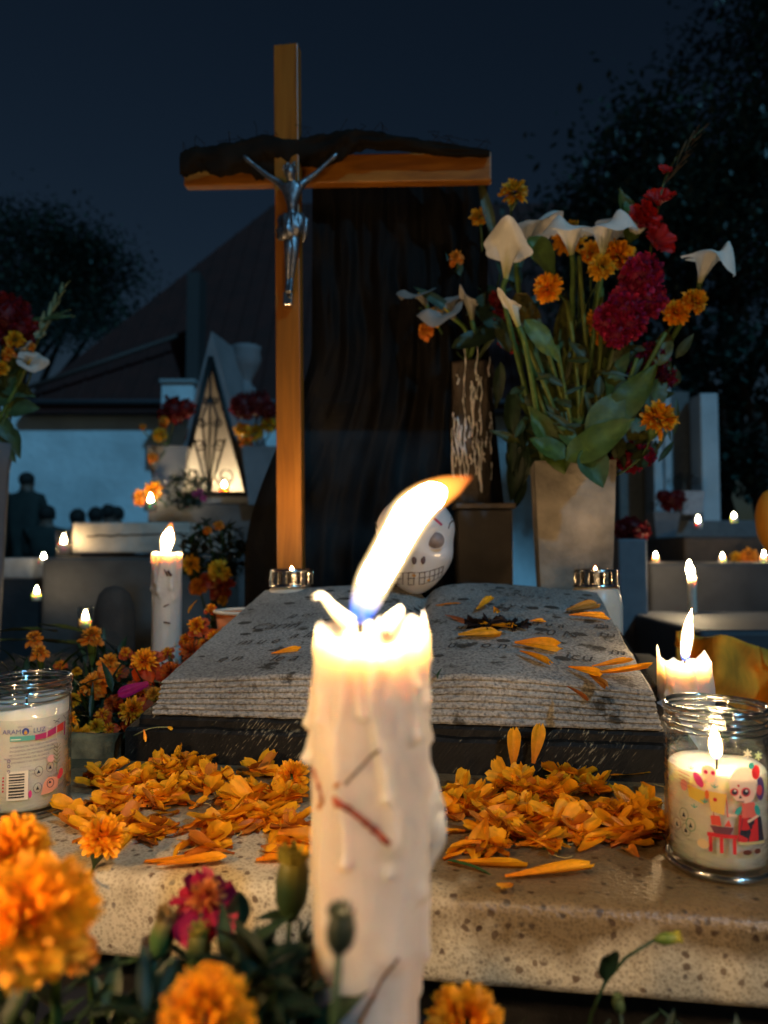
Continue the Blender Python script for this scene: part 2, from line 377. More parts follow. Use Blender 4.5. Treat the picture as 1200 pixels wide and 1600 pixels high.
# chapel with a dark red roof and a pale wall
def px_box(mb, x0, x1, y0, y1, d, depth, tfz=None):
    a = P(x0, y1, d); b = P(x1, y0, d)
    box(mb, a.x, b.x, d, d + depth, a.z, b.z)
D = 13
ch = thing('chapel', 'long white walled chapel under a steep dark red roof at the back left', 'chapel', (-8, D, 0))
mb = MB(); a = P(-900, 632, D); b = P(1000, 632, D); box(mb, a.x, b.x, D, D + 9, 0, a.z)
wl = mat('blue_white_limewash', (.62, .72, .76), .85, .22, 1.1, .4, 8)
mb.build('wall', wl, ch, False)
rfm = mat('dark_red_roof', (.040, .007, .004), .7, .3, 3, .3, 20)
mb = MB()
e0, e1 = P(30, 630, D - .3), P(1010, 630, D - .3)
r0, r1 = P(430, 318, D + 5), P(1000, 318, D + 5)
bk0 = V((e0.x, D + 10, e0.z)); bk1 = V((e1.x, D + 10, e1.z))
th = V((0, 0, -.16))
top = [e0, e1, r1, r0, bk0, bk1]
mb.add(top + [v + th for v in top], [(0, 1, 2, 3), (0, 3, 4), (3, 2, 5, 4), (1, 5, 2), (6, 7, 1, 0), (6, 0, 4, 10), (4, 5, 11, 10), (1, 7, 11, 5), (6, 10, 11, 7)])
rf = mb.build('roof', rfm, ch, False)
mb = MB(); 
for i in range(1, 34):                   # standing seams
    f = i / 34; a = e0.lerp(e1, f)
    rr0 = (r1 - r0); xr = a.x
    if xr < r0.x: s = (xr - e0.x) / (r0.x - e0.x); b = e0.lerp(r0, s)
    else: b = V((xr, r0.y, r0.z))
    tube(mb, [a + V((0, -.0, .0)), b + V((0, -.0, .0))], .03, 4)
mb.build('roof_seam', rfm, rf, False)
mb = MB(); tube(mb, [P(30, 628, D - .35), P(1010, 628, D - .35)], .05, 6); mb.build('gutter', mat('zinc_gutter', (.09, .09, .10), .5), ch)
mb = MB(); tube(mb, [P(44, 606, D - .4), P(300, 517, D + .6)], .045, 6); mb.build('ridge_cap', mat('pale_ridge_cap', (.06, .045, .04), .7), rf)
mb = MB(); px_box(mb, 252, 302, 597, 640, D - 1, 1.0); mb.build('parapet', wl, ch, False)
mb = MB(); px_box(mb, 249, 305, 592, 597, D - 1.05, 1.1); mb.build('coping', mat('coping', (.32, .34, .35), .8), ch, False)
mb = MB(); px_box(mb, 290, 312, 425, 597, D - .1, .5); mb.build('buttress', mat('dark_buttress', (.04, .035, .035), .8), ch, False)

def tree(label, base, trunk_h, crown_c, crown_r, n, leaf, cols, seed, group=None):
    random.seed(seed)
    t = thing('tree', label, 'tree', base, group)
    mb = MB(); b = V(base); top = V(crown_c)
    def limb(a, c, r0, r1, k=6):
        pts = []; rad = []
        for i in range(k + 1):
            s = i / k; p = a.lerp(c, s) + V((U(-1, 1), U(-1, 1), U(-.3, .3))) * .04 * (c - a).length * (0 if i in (0, k) else 1)
            pts.append(p); rad.append(r0 + (r1 - r0) * s)
        tube(mb, pts, rad, 8); return pts
    tr = limb(b, top, trunk_h, trunk_h * .4)
    cl = []
    for i in range(16):
        d = V((U(-1, 1), U(-1, 1), U(-.5, 1))); d = d / max(.3, d.length)
        e = top + V((d.x * crown_r[0], d.y * crown_r[1], d.z * crown_r[2])) * U(.5, .95)
        limb(tr[3 + i % 4], e, trunk_h * .35, .03, 4); cl.append(e)
    mb.build('trunk', mat('dark_bark', (.025, .018, .013), .9, .3, 8, .8, 20), t)
    mb = MB()
    cen = cl + [top + V((U(-1, 1) * crown_r[0], U(-1, 1) * crown_r[1], U(-1, 1) * crown_r[2])) * .8 for _ in range(34)]
    for i in range(n):
        c = cen[int(R() * len(cen))]; rad = crown_r[0] * .24
        p = c + V((random.gauss(0, 1), random.gauss(0, 1), random.gauss(0, .75))) * rad * .68
        d = V((U(-1, 1), U(-1, 1), U(-1, .6))).normalized(); _, s, u = frame(d); l = leaf * U(.6, 1.3)
        k = cols[int(R() * len(cols))]
        mb.add([p, p + d * l * .5 + s * l * .28, p + d * l, p + d * l * .5 - s * l * .28], [(0, 1, 2, 3)], [k] * 4)
    mb.build('crown', LEAF, t, False, 'stuff')
GREENS = [(.028, .048, .034), (.04, .062, .042), (.024, .042, .032), (.045, .068, .044)]
tree('dense dark tree rising behind the lily bouquet at the right', P(1110, 1080, 7.5) * V((1, 1, 0)) if False else V((3.6, 7.6, 0)), .22, P(1090, 400, 7.5), (1.75, 1.3, 1.5), 26000, .085, GREENS, 11)
tree('taller dark tree filling the upper right corner', V((5.2, 9, 0)), .3, P(1330, 150, 9), (1.9, 1.5, 2.4), 18000, .10, GREENS, 12)
tree('low dark tree behind the chapel roof at the far left', V((-10.5, 21, 0)), .3, P(50, 440, 20), (3.0, 2, 2.0), 22000, .15, GREENS, 13)
tree('dark bushy tree low at the right edge behind the white columns', V((3.4, 6.6, 0)), .16, P(1190, 640, 6.6), (.95, .7, 1.0), 4000, .11, [(.02, .05, .04), (.014, .034, .022)], 14)

# ------------------------------------------------------------------ the grave
def grf(x, y, z): return V((x, y, z))
def grobj(o):                              # geometry given in grave coordinates, the turn kept in the object
    o.rotation_euler = (0, 0, GY); o.location = O; return o
gtf = lambda x, y, z: GR(x, y, z)
# terrazzo ledge
mb = MB(); nxs, prof = 220, []
for i in range(7): prof.append((.30 - .30 * i / 6 * .985, 0.0))
prof = [(.30, -.055), (.30, 0), (.26, 0), (.20, 0), (.14, 0), (.09, 0), (.05, 0), (.025, -.0002), (.010, -.0008), (.004, -.0025), (.0008, -.006), (0, -.012), (0, -.03), (0, -.048), (.002, -.0535), (.006, -.055), (.30, -.055)]
vs = []
for i in range(nxs + 1):
    x = -1.0 + 1.75 * i / nxs
    for (y, z) in prof:
        k = noise.noise(V((x * 30, y * 30, z * 30))) * .0010 + noise.noise(V((x * 110, y * 80, z * 90))) * .0006
        vs.append(V((x, y + (k if y < .02 else 0), z + (k if z > -.02 else 0))))
m_ = len(prof)
mb.add(vs, [(i * m_ + j, i * m_ + j + 1, (i + 1) * m_ + j + 1, (i + 1) * m_ + j) for i in range(nxs) for j in range(m_ - 1)] + [tuple(range(m_ - 1)), tuple(nxs * m_ + j for j in range(m_ - 2, -1, -1))])
o = mb.build('grave_ledge', TERR); o.location = O + V((0, 0, SZ)); o.rotation_euler = (0, 0, GY)
tag(o, 'speckled terrazzo ledge in front of the stone book, strewn with petals', 'grave ledge')
tomb = thing('tomb', 'dark tomb body below the terrazzo ledge and stone book', 'tomb', O)
mb = MB(); box(mb, -.32, .40, .302, 1.15, 0, .498, gtf); mb.build('body', DSTONE, tomb, False)
mb = MB(); box(mb, -1.0, .75, .06, .30, 0, .4448, gtf); mb.build('plinth', DSTONE, tomb, False)
# planter soil on the left, and the low front planter
mb = MB(); vs = []
for j in range(25):
    for i in range(30):
        x, y = -1.0 + .685 * i / 29, .302 + .85 * j / 24
        vs.append(GR(x, y, .47 + .02 * noise.noise(V((x * 20, y * 20, 0)))))
mb.add(vs, [(j * 30 + i, j * 30 + i + 1, (j + 1) * 30 + i + 1, (j + 1) * 30 + i) for j in range(24) for i in range(29)])
box(mb, -1.0, -.321, .302, 1.15, 0, .44, gtf)
tag(mb.build('planter_soil', SOIL), 'dark soil of the planter left of the book', 'soil', kind='stuff')
mb = MB(); vs = []
for j in range(16):
    for i in range(50):
        x, y = -1.0 + 1.7 * i / 49, -.33 + .387 * j / 15
        vs.append(GR(x, y, .35 + .014 * noise.noise(V((x * 25, y * 25, 0)))))
mb.add(vs, [(j * 50 + i, j * 50 + i + 1, (j + 1) * 50 + i + 1, (j + 1) * 50 + i) for j in range(15) for i in range(49)])
box(mb, -1.0, .7, -.33, .057, 0, .33, gtf)
tag(mb.build('front_soil', SOIL), 'dark soil in front of the terrazzo ledge', 'soil', kind='stuff')
# worn kerb left of the book base
mb = MB(); pts = []
for i in range(24):
    s = i / 23; p = GR(-.315 - .40 * s, .268 - .03 * s, SZ + .006); pts.append(p)
vs = []
for i, p in enumerate(pts):
    for (y, z) in ((-.016, -.005), (-.013, .011), (-.006, .017), (.010, .016), (.016, .008), (.016, -.005)):
        k = noise.noise(p * 60 + V((y * 90, z * 90, 0))) * .0035
        vs.append(p + EY * (y + k) + V((0, 0, z + k)))
mb.add(vs, [(i * 6 + j, i * 6 + j + 1, (i + 1) * 6 + j + 1, (i + 1) * 6 + j) for i in range(23) for j in range(5)] + [(0, 1, 2, 3, 4, 5)])
tag(mb.build('stone_kerb', mat('mossy_kerb', (.20, .14, .06), .85, .6, 60, 1, 60)), 'low rough stone kerb running from the book base behind the left jar', 'kerb')

# ---- the open stone book on its black base
BX0, BX1, BY0, BY1, GUT = -.268, .218, .268, .615, -.025
def bot(y): return .545 + .16 * (y - BY0)
def page(x, y):
    s = (x - GUT) / (BX1 - GUT) if x > GUT else (GUT - x) / (GUT - BX0)
    s = min(max(s, 0), 1)
    b = .016 * math.sin(PI * min(1, s * 1.0) ** .62) * (1 - .25 * s) + .004 * s
    if s > .8: b -= .0 
    return bot(y) + .032 + .052 * (y - BY0) + b * (1 if x > GUT else .75) - .007 * math.exp(-(s / .05) ** 2)
bk = thing('stone_book', 'open stone grave book with engraved pages on a black base', 'stone book', GR(GUT, .26, SZ))
mb = MB(); nu, nv = 72, 44
vs = [GR(BX0 + (BX1 - BX0) * i / nu, BY0 + (BY1 - BY0) * j / nv, page(BX0 + (BX1 - BX0) * i / nu, BY0 + (BY1 - BY0) * j / nv) + .0006 * noise.noise(V((i * .5, j * .5, 0)))) for j in range(nv + 1) for i in range(nu + 1)]
mb.add(vs, [(j * (nu + 1) + i, j * (nu + 1) + i + 1, (j + 1) * (nu + 1) + i + 1, (j + 1) * (nu + 1) + i) for j in range(nv) for i in range(nu)])
mb.build('page_surface', BOOK, bk)
# leaves of the block seen from the edges: stacked, unevenly proud layers
per = [(BX0 + (BX1 - BX0) * i / 90, BY0) for i in range(91)] + [(BX1, BY0 + (BY1 - BY0) * j / 40) for j in range(1, 41)] + [(BX1 - (BX1 - BX0) * i / 60, BY1) for i in range(1, 61)] + [(BX0, BY1 - (BY1 - BY0) * j / 40) for j in range(1, 41)]
mb = MB(); vs = []; NL = 7; npf = len(per)
for k in range(NL * 3 + 1):
    f = k / (NL * 3)
    for (x, y) in per:
        out = [.0, .0022, .0022][k % 3] if 0 < k < NL * 3 else .0004
        cx, cyy = (BX0 + BX1) / 2, (BY0 + BY1) / 2
        nxd = (1 if x >= BX1 - 1e-6 else -1 if x <= BX0 + 1e-6 else 0); nyd = (1 if y >= BY1 - 1e-6 else -1 if y <= BY0 + 1e-6 else 0)
        out += .0022 * noise.noise(V((x * 55, y * 55, (k // 3) * 3.1))) + .0012 * noise.noise(V((x * 190, y * 190, k)))
        if k == NL * 3: out = .0002
        out += .012 * (1 - f) * .6
        z = bot(y) + (page(x, y) - bot(y)) * f
        vs.append(GR(x + nxd * out, y + nyd * out, z + (.0006 * noise.noise(V((x * 60, y * 60, k * 2))) if 0 < k < NL * 3 else 0)))
mb.add(vs, [(k * npf + i, k * npf + (i + 1) % npf, (k + 1) * npf + (i + 1) % npf, (k + 1) * npf + i) for k in range(NL * 3) for i in range(npf)])
mb.build('page_edges', BOOK, bk, False)
# base, two tiers, sloping to the back
def tier(x0, x1, y0, y1, z0, zf, name):
    mb = MB(); nn = 60; vs = []
    for i in range(nn + 1):
        x = x0 + (x1 - x0) * i / nn
        k = .0018 * noise.noise(V((x * 40, 0, 0))) + .001 * noise.noise(V((x * 140, 5, 0)))
        for (y, z) in ((y0 + k, z0), (y0 + k, zf(y0) - .003), (y0 + .003 + k, zf(y0) + k), (y1 - .003, zf(y1)), (y1, zf(y1) - .003), (y1, z0)):
            vs.append(V((x, y, z)))
    fs = [(i * 6 + j, i * 6 + (j + 1) % 6, (i + 1) * 6 + (j + 1) % 6, (i + 1) * 6 + j) for i in range(nn) for j in range(6)] + [(0, 1, 2, 3, 4, 5), tuple(nn * 6 + j for j in (5, 4, 3, 2, 1, 0))]
    mb.add(vs, fs); o = mb.build(name, SCR, bk, False)
    o.matrix_parent_inverse = Matrix(); o.parent = bk; o.rotation_euler = (0, 0, GY); o.location = O - bk.location
    return o
tier(-.302, .256, .250, .655, .5, lambda y: .533 + .15 * (y - .25), 'base_lower_tier')
tier(-.292, .250, .260, .650, .531, lambda y: .5445 + .16 * (y - BY0), 'base_upper_tier')
# engraved script
def text_mesh(body, size, shear=.25, res=2):
    cu = bpy.data.curves.new('t', 'FONT'); cu.body = body; cu.size = size; cu.shear = shear; cu.resolution_u = res; cu.align_x = 'CENTER'
    ob = bpy.data.objects.new('t', cu); COL.objects.link(ob)
    dg = bpy.context.evaluated_depsgraph_get(); me = bpy.data.meshes.new_from_object(ob.evaluated_get(dg))
    vs = [v.co.copy() for v in me.vertices]; fs = [tuple(p.vertices) for p in me.polygons]
    bpy.data.objects.remove(ob); bpy.data.curves.remove(cu); bpy.data.meshes.remove(me)
    return vs, fs
ENG = mat('dark_lettering', (.045, .043, .042), .9, .3, 200)  # even dark grey of the letter meshes laid on the pages
def page_hit(px, py):
    r = ray(px, py); p = V((0, 0, EYE)); t = .5
    for _ in range(400):
        q = p + r * t; lx, ly, lz = L(q)
        if q.z <= page(lx, ly): return q
        t += .003
    return p + r * t
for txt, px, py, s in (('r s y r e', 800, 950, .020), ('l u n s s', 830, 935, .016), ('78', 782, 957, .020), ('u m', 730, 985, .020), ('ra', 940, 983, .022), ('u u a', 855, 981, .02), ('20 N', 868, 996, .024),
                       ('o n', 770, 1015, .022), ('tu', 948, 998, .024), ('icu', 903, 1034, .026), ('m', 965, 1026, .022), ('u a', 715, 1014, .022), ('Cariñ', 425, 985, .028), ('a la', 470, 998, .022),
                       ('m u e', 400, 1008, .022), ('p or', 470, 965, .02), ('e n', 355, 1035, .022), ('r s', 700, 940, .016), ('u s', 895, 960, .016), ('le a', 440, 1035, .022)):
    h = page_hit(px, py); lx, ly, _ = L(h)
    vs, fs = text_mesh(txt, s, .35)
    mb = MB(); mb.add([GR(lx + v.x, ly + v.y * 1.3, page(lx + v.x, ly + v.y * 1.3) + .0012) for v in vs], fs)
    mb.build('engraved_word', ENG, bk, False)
# dark lichen spots on the pages
mb = MB(); random.seed(5)
for i in range(64):
    x, y = U(BX0 + .01, BX1 - .01), U(BY0 + .05, BY1 - .01); s = U(.002, .0075); k = 12
    vs = [GR(x, y, page(x, y) + .0005)] + [GR(x + math.cos(a) * s * (1.3 + .6 * noise.noise(V((i, a * 1.3, 0)))), y + math.sin(a) * s * (.8 + .6 * noise.noise(V((i, a * 1.3, 9)))), page(x + math.cos(a) * s, y + math.sin(a) * s) + .0005) for a in [2 * PI * q / k for q in range(k)]]
    mb.add(vs, [(0, q + 1, (q + 1) % k + 1) for q in range(k)])
mb.build('lichen_spot', mat('lichen', (.045, .042, .036), .9, .4, 120), bk, False, 'stuff')

# ---- wooden cross with the metal figure
DC = 1.30
cb = P(457, 950, DC); cb.z = SZ - .0; ct = P(449, 75, DC)
cr = thing('cross', 'tall varnished wooden cross with a small metal figure of Christ', 'cross', cb)
ax = (ct - cb)
def cvec(x, y, z): return cb + EX * x + EY * y + ax * (z / ax.length)
hw = S(20, DC)
mb = MB(); box(mb, -hw, hw, -.012, .012, 0, ax.length, cvec); bevel(mb.build('post', WOOD, cr, False), .002)
WOODX = WOOD.copy(); WOODX.name = 'varnished_wood_crossbar'
for n in WOODX.node_tree.nodes:
    if n.type == 'MAPPING': n.inputs['Scale'].default_value = (3.5, 60, 60)
mb = MB()
bl, br = P(282, 262, DC + .045), P(768, 252, DC - .018)
dz = (br - bl); upv = V((0, 0, 1))
t0 = S(24, DC)
vs = [bl + upv * t0 + EY * .014, bl - upv * t0 + EY * .014, br - upv * t0 + EY * .014, br + upv * t0 + EY * .014]
vs += [v + EY * .022 for v in vs]
mb.add(vs, [(0, 1, 2, 3), (7, 6, 5, 4), (0, 4, 5, 1), (1, 5, 6, 2), (2, 6, 7, 3), (3, 7, 4, 0)])
bevel(mb.build('crossbar', WOODX, cr, False), .003)

def skinned(name, J, E_, mat_, parent, root, sub=2):
    """J: name -> (point, radius); E_: edges"""
    ks = list(J); ix = {k: i for i, k in enumerate(ks)}
    me = bpy.data.meshes.new(name); me.from_pydata([tuple(J[k][0]) for k in ks], [(ix[a], ix[b]) for a, b in E_], [])
    o = link(name, me, parent)
    md = o.modifiers.new('skin', 'SKIN'); md.use_smooth_shade = True
    for i, k in enumerate(ks):
        r = J[k][1]; sv = me.skin_vertices[0].data[i]; sv.radius = r if isinstance(r, tuple) else (r, r); sv.use_root = (k == root)
    s = o.modifiers.new('sub', 'SUBSURF'); s.levels = sub; s.render_levels = sub
    dg = bpy.context.evaluated_depsgraph_get(); m2 = bpy.data.meshes.new_from_object(o.evaluated_get(dg))
    o.modifiers.clear(); o.data = m2; m2.name = name
    m2.materials.clear()
    for q in (mat_ if isinstance(mat_, (list, tuple)) else [mat_]): m2.materials.append(q)
    for p in m2.polygons: p.use_smooth = True
    return o
DF = DC - .035
def cp(px, py, dd=0): return P(px, py, DF + dd)
k = S(1, DF)
J = {'pel': (cp(456, 352), (15 * k, 10 * k)), 'waist': (cp(457, 330), (12 * k, 8 * k)), 'chest': (cp(456, 303, -.006), (17 * k, 11 * k)), 'neck': (cp(455, 284, -.008), 6 * k),
     'head': (cp(453, 270, -.016), (10 * k, 11 * k)), 'crown': (cp(453, 259, -.012), (8 * k, 8 * k)),
     'ls': (cp(438, 287), 6 * k), 'le': (cp(417, 274), 4.6 * k), 'lw': (cp(396, 257), 3.2 * k), 'lh': (cp(386, 249), 4.4 * k), 'lf': (cp(380, 243), 2.4 * k),
     'rs': (cp(475, 285), 6 * k), 're': (cp(494, 271), 4.6 * k), 'rw': (cp(513, 253), 3.2 * k), 'rh': (cp(521, 246), 4.4 * k), 'rf': (cp(527, 240), 2.4 * k),
     'lk': (cp(451, 392, -.012), 7.5 * k), 'la': (cp(450, 440, 0), 4 * k), 'lt': (cp(449, 458, -.010), 4.5 * k),
     'rk': (cp(460, 390, -.012), 7.5 * k), 'ra': (cp(455, 438, -.004), 4 * k), 'rt': (cp(453, 457, -.016), 4.5 * k)}
E_ = [('pel', 'waist'), ('waist', 'chest'), ('chest', 'neck'), ('neck', 'head'), ('head', 'crown'), ('chest', 'ls'), ('ls', 'le'), ('le', 'lw'), ('lw', 'lh'), ('lh', 'lf'),
      ('chest', 'rs'), ('rs', 're'), ('re', 'rw'), ('rw', 'rh'), ('rh', 'rf'), ('pel', 'lk'), ('lk', 'la'), ('la', 'lt'), ('pel', 'rk'), ('rk', 'ra'), ('ra', 'rt')]
fig = skinned('christ_figure', J, E_, PEWTER, cr, 'pel')
mb = MB(); c = cp(456, 352)
def lc(q, r, z):
    f = 1 + .16 * math.sin(q * 9 + z * 180) + .08 * math.sin(q * 17)
    return r * f, z + .010 * math.sin(q + .6) * (1 if z < 0 else .3)
lathe(mb, [(.013, .020), (.019, .017), (.022, .008), (.024, -.004), (.024, -.016), (.018, -.022), (.012, -.016)], 48, c, fn=lc)
tube(mb, [c + V((.018, -.006, .012)), c + V((.026, -.012, .004)), c + V((.024, -.010, -.020)), c + V((.020, -.008, -.034))], [.005, .006, .005, .001], 8)
mb.build('loincloth', PEWTER, fig)
mb = MB()
for i in range(60):
    q = U(0, 2 * PI); a = U(-.4, 1); c0 = cp(453, 262, -.012) + V((math.cos(q) * .0085, math.sin(q) * .0085, a * .008))
    tube(mb, [c0, c0 + V((U(-1, 1), U(-1, 1), U(-1.5, .5))) * .004, c0 + V((U(-1, 1), U(-1, 1), U(-2.5, 0))) * .005], [.0016, .0014, .0006], 4)
mb.build('hair', PEWTER, fig)
mb = MB(); c = cp(450, 468, .01); box(mb, c.x - .008, c.x + .008, c.y - .006, c.y + .02, c.z - .012, c.z + .012); bevel(mb.build('footrest', CHROME, fig, False), .002)
# ---- dark veil draped over the crossbar and falling behind the post
def veil_mat():
    m = bpy.data.materials.new('black_tulle'); t, b = nodes(m); N = t.nodes.new; K = t.links.new
    b.inputs['Base Color'].default_value = (.005, .0045, .004, 1); b.inputs['Roughness'].default_value = .8; b.inputs['Specular IOR Level'].default_value = .1
    tc = N('ShaderNodeTexCoord'); n = N('ShaderNodeTexNoise'); n.inputs['Scale'].default_value = 7; K(tc.outputs['Object'], n.inputs['Vector'])
    r = N('ShaderNodeMapRange'); r.inputs[1].default_value = .35; r.inputs[2].default_value = .65; r.inputs[3].default_value = .0; r.inputs[4].default_value = .035; K(n.outputs[0], r.inputs[0])
    tr = N('ShaderNodeBsdfTransparent'); ms = N('ShaderNodeMixShader'); K(r.outputs[0], ms.inputs[0]); K(b.outputs[0], ms.inputs[1]); K(tr.outputs[0], ms.inputs[2])
    K(ms.outputs[0], t.nodes['Material Output'].inputs[0]); return m
TUL = veil_mat()
vl = thing('veil', 'black veil bunched over the crossbar and hanging down behind the cross', 'veil', GR(0, .9, SZ))
mb = MB(); nu, nv = 150, 60; vs = []
for j in range(nv + 1):
    t = j / nv
    tq = min(1, max(0, (t - .40) / .5)); xl = 488 - 2 * t - 104 * (tq * tq * (3 - 2 * tq)) ** .8
    xr = 762 + 42 * max(0, (t - .4) / .6)
    for i in range(nu + 1):
        s = i / nu; px = xl + (xr - xl) * s; py = 272 + (948 - 272) * t
        amp = .006 + .028 * t
        f = math.sin(s * 46 + 2.2 * math.sin(t * 3 + s * 7)) * .5 + math.sin(s * 21 + t * 1.7 + 1) * .6 + noise.noise(V((s * 9, t * 5, 2))) * .9
        if 0 < j < nv: py += noise.noise(V((s * 6, 3, 3))) * 10
        vs.append(P(px, py, DC + .07 + .07 * t + amp * f + .012 * noise.noise(V((s * 22, t * 13, 7))) + .02 * noise.noise(V((s * 5, t * 9, 17)))))
mb.add(vs, [(j * (nu + 1) + i, j * (nu + 1) + i + 1, (j + 1) * (nu + 1) + i + 1, (j + 1) * (nu + 1) + i) for j in range(nv) for i in range(nu)])
mb.build('hanging_cloth', TUL, vl)
mb = MB(); random.seed(8)
q = [(283, 245, 15), (310, 238, 17), (350, 236, 20), (395, 228, 23), (440, 225, 24), (490, 226, 20), (530, 218, 22), (560, 213, 20), (600, 217, 17), (650, 222, 13), (690, 228, 12), (730, 232, 10), (765, 235, 8)]
q = ctr([(*P(a, b + 5, DC + .012 - .028 * (a - 283) / 500), S(c * .70, DC)) for a, b, c in q], 8)
n = 28; vs = []
for i, a in enumerate(q):
    for kk in range(n):
        an = 2 * PI * kk / n; d = V((0, math.cos(an), math.sin(an)))
        f = 1 + .45 * noise.noise(V((i * .16, math.cos(an) * 1.5, math.sin(an) * 1.5))) + .10 * math.sin(an * 5 + i * .35) + .22 * noise.noise(V((i * .7, math.cos(an) * 4, math.sin(an) * 4)))
        vs.append(V(a[:3]) + V((0, d.y * 1.0, d.z * (1.0 if d.z > 0 else (2.3 if i < 36 else 2.3 - min(1.2, (i - 36) * .06))))) * a[3] * f)
mb.add(vs, [(i * n + kk, i * n + (kk + 1) % n, (i + 1) * n + (kk + 1) % n, (i + 1) * n + kk) for i in range(len(q) - 1) for kk in range(n)])
mb.build('bunched_cloth', CLOTHD, vl)
mb = MB()
for i in range(24):                       # frayed threads
    a = q[int(R() * len(q))]; p = V(a[:3]) + V((U(-.01, .01), -.01, a[3] * U(.3, .9)))
    tube(mb, [p, p + V((U(-.02, .02), U(-.01, 0), U(.0, .02))), p + V((U(-.03, .03), U(-.01, .01), U(-.01, .03)))], .0006, 3)
mb.build('loose_thread', CLOTHD, vl, kind='stuff')

# ------------------------------------------------------------------ candles
def ndist(a, b): return abs((a - b + PI) % (2 * PI) - PI)
def candle(name, label, base, Rr, H, rim, drips, lean=V((0, 0, 0)), wax=None, na=160, nz=150, pool=-.006, rough=.02, group=None, name_taper=False):
    t = thing(name, label, 'candle', base, group)
    def surf(q, z):
        f = z / H
        r = Rr * (1 + rough * noise.noise(V((math.cos(q) * 2.2, math.sin(q) * 2.2, z * 22))) + rough * .4 * noise.noise(V((math.cos(q) * 7, math.sin(q) * 7, z * 70))))
        for (qc, wd, zt, zb, am) in drips:
            if z > zt + .012 or z < zb - .012: continue
            wob = .10 * math.sin(z * 90 + qc * 7)
            d = ndist(q, qc + wob) / wd
            if d > 2.2: continue
            e = min(1, max(0, (z - zb) / (wd * Rr * .9) + .6)); e2 = min(1, max(0, (zt + .01 - z) / .012))
            bul = 1 + .8 * math.exp(-((z - zb - wd * Rr * .5) / (wd * Rr * .9)) ** 2)
            r += am * bul * math.exp(-d * d * 1.3) * max(0, e) ** .5 * e2 * (1 if z > zb - wd * Rr * .6 else 0)
        if name_taper: r *= 1 - .15 * max(0, math.cos(q)) * min(1, max(0, (H - .118 - z) / .02))
        return r
    mb = MB(); vs = []
    rings = nz + 1
    for j in range(rings):
        f = j / nz
        for i in range(na):
            q = 2 * PI * i / na; h = H + rim(q); z = h * f; r = surf(q, z)
            if f > .985: r -= .0008
            vs.append(V((r * math.cos(q), r * math.sin(q), z)) + lean * f)
    for (rf, zf) in ((.93, .75), (.86, .35), (.80, .12), (.6, .02), (.3, 0), (.02, 0)):
        for i in range(na):
            q = 2 * PI * i / na; h = H + rim(q); zp = H + pool
            z = zp + (h - zp) * zf; r = surf(q, H - .004) * rf if rf < .9 else surf(q, h) - Rr * .07
            vs.append(V((r * math.cos(q), r * math.sin(q), z)) + lean)
    T = rings + 6
    base = V(base)
    fs = [(j * na + i, j * na + (i + 1) % na, (j + 1) * na + (i + 1) % na, (j + 1) * na + i) for j in range(T - 1) for i in range(na)]
    mb.add([v + base for v in vs], fs); mb.build('wax', wax or WAX, t)
    return t, surf, base
random.seed(21)
D0 = .30
top = P(579, 985, D0); cbs = V((top.x, top.y, .355)); H0 = top.z - cbs.z
RC = S(86, D0)
FR = -PI / 2                             # the side facing the camera
def peak(q, c, wd, h): return h * math.exp(-(ndist(q, c) / wd) ** 2)
def rim0(q):
    z = .0028 * noise.noise(V((math.cos(q) * 3, math.sin(q) * 3, 4)))
    z += peak(q, PI + .05, .55, .0028) + peak(q, .0, .42, .0062) + peak(q, PI / 2 + .1, .9, .003) + peak(q, .75, .28, .005) + peak(q, FR, .7, -.0055)
    z += .0007 * math.sin(q * 11 + 2 * math.sin(q * 3)) + .0004 * math.sin(q * 23) + .0012 * noise.noise(V((math.cos(q) * 9, math.sin(q) * 9, 1)))
    return z
dr = [(0.02 + FR + PI / 2, .16, H0, H0 - .045, .0016), (FR - .5, .13, H0, H0 - .085, .0016), (FR + .15, .10, H0, H0 - .06, .0017), (FR + .75, .14, H0, H0 - .04, .0018), (FR - 1.1, .12, H0, H0 - .035, .0016),
      (FR + .3, .12, H0 - .01, H0 - .088, .0012), (FR + .28, .24, H0 - .062, H0 - .078, .0014), (FR + 1.25, .16, H0 - .012, H0 - .028, .0016), (FR + 1.4, .2, H0 - .03, H0 - .06, .0014),
      (FR + 1.15, .2, H0 - .03, H0 - .10, .0014), (FR - 1.45, .12, H0 - .03, H0 - .038, .0022), (FR - 1.42, .12, H0 - .045, H0 - .052, .0026), (FR - 1.5, .1, H0 - .02, H0 - .10, .0012),
      (FR - .85, .12, H0, H0 - .11, .0010), (FR + .5, .3, H0 - .02, H0 - .12, .0014), (FR + 1.3, .18, H0 - .075, H0 - .125, .0012), (FR + 1.35, .16, H0 - .10, H0 - .14, .0012), (FR - .2, .09, H0, H0 - .03, .0014), (FR+.95,.09,H0,H0-.02,.0018)]
main, surf0, cb0 = candle('candle', 'tall white dripping candle with a big wind-blown flame in the foreground', cbs, RC, H0, rim0, dr, na=240, nz=260, pool=-.008, rough=.022, name_taper=True)
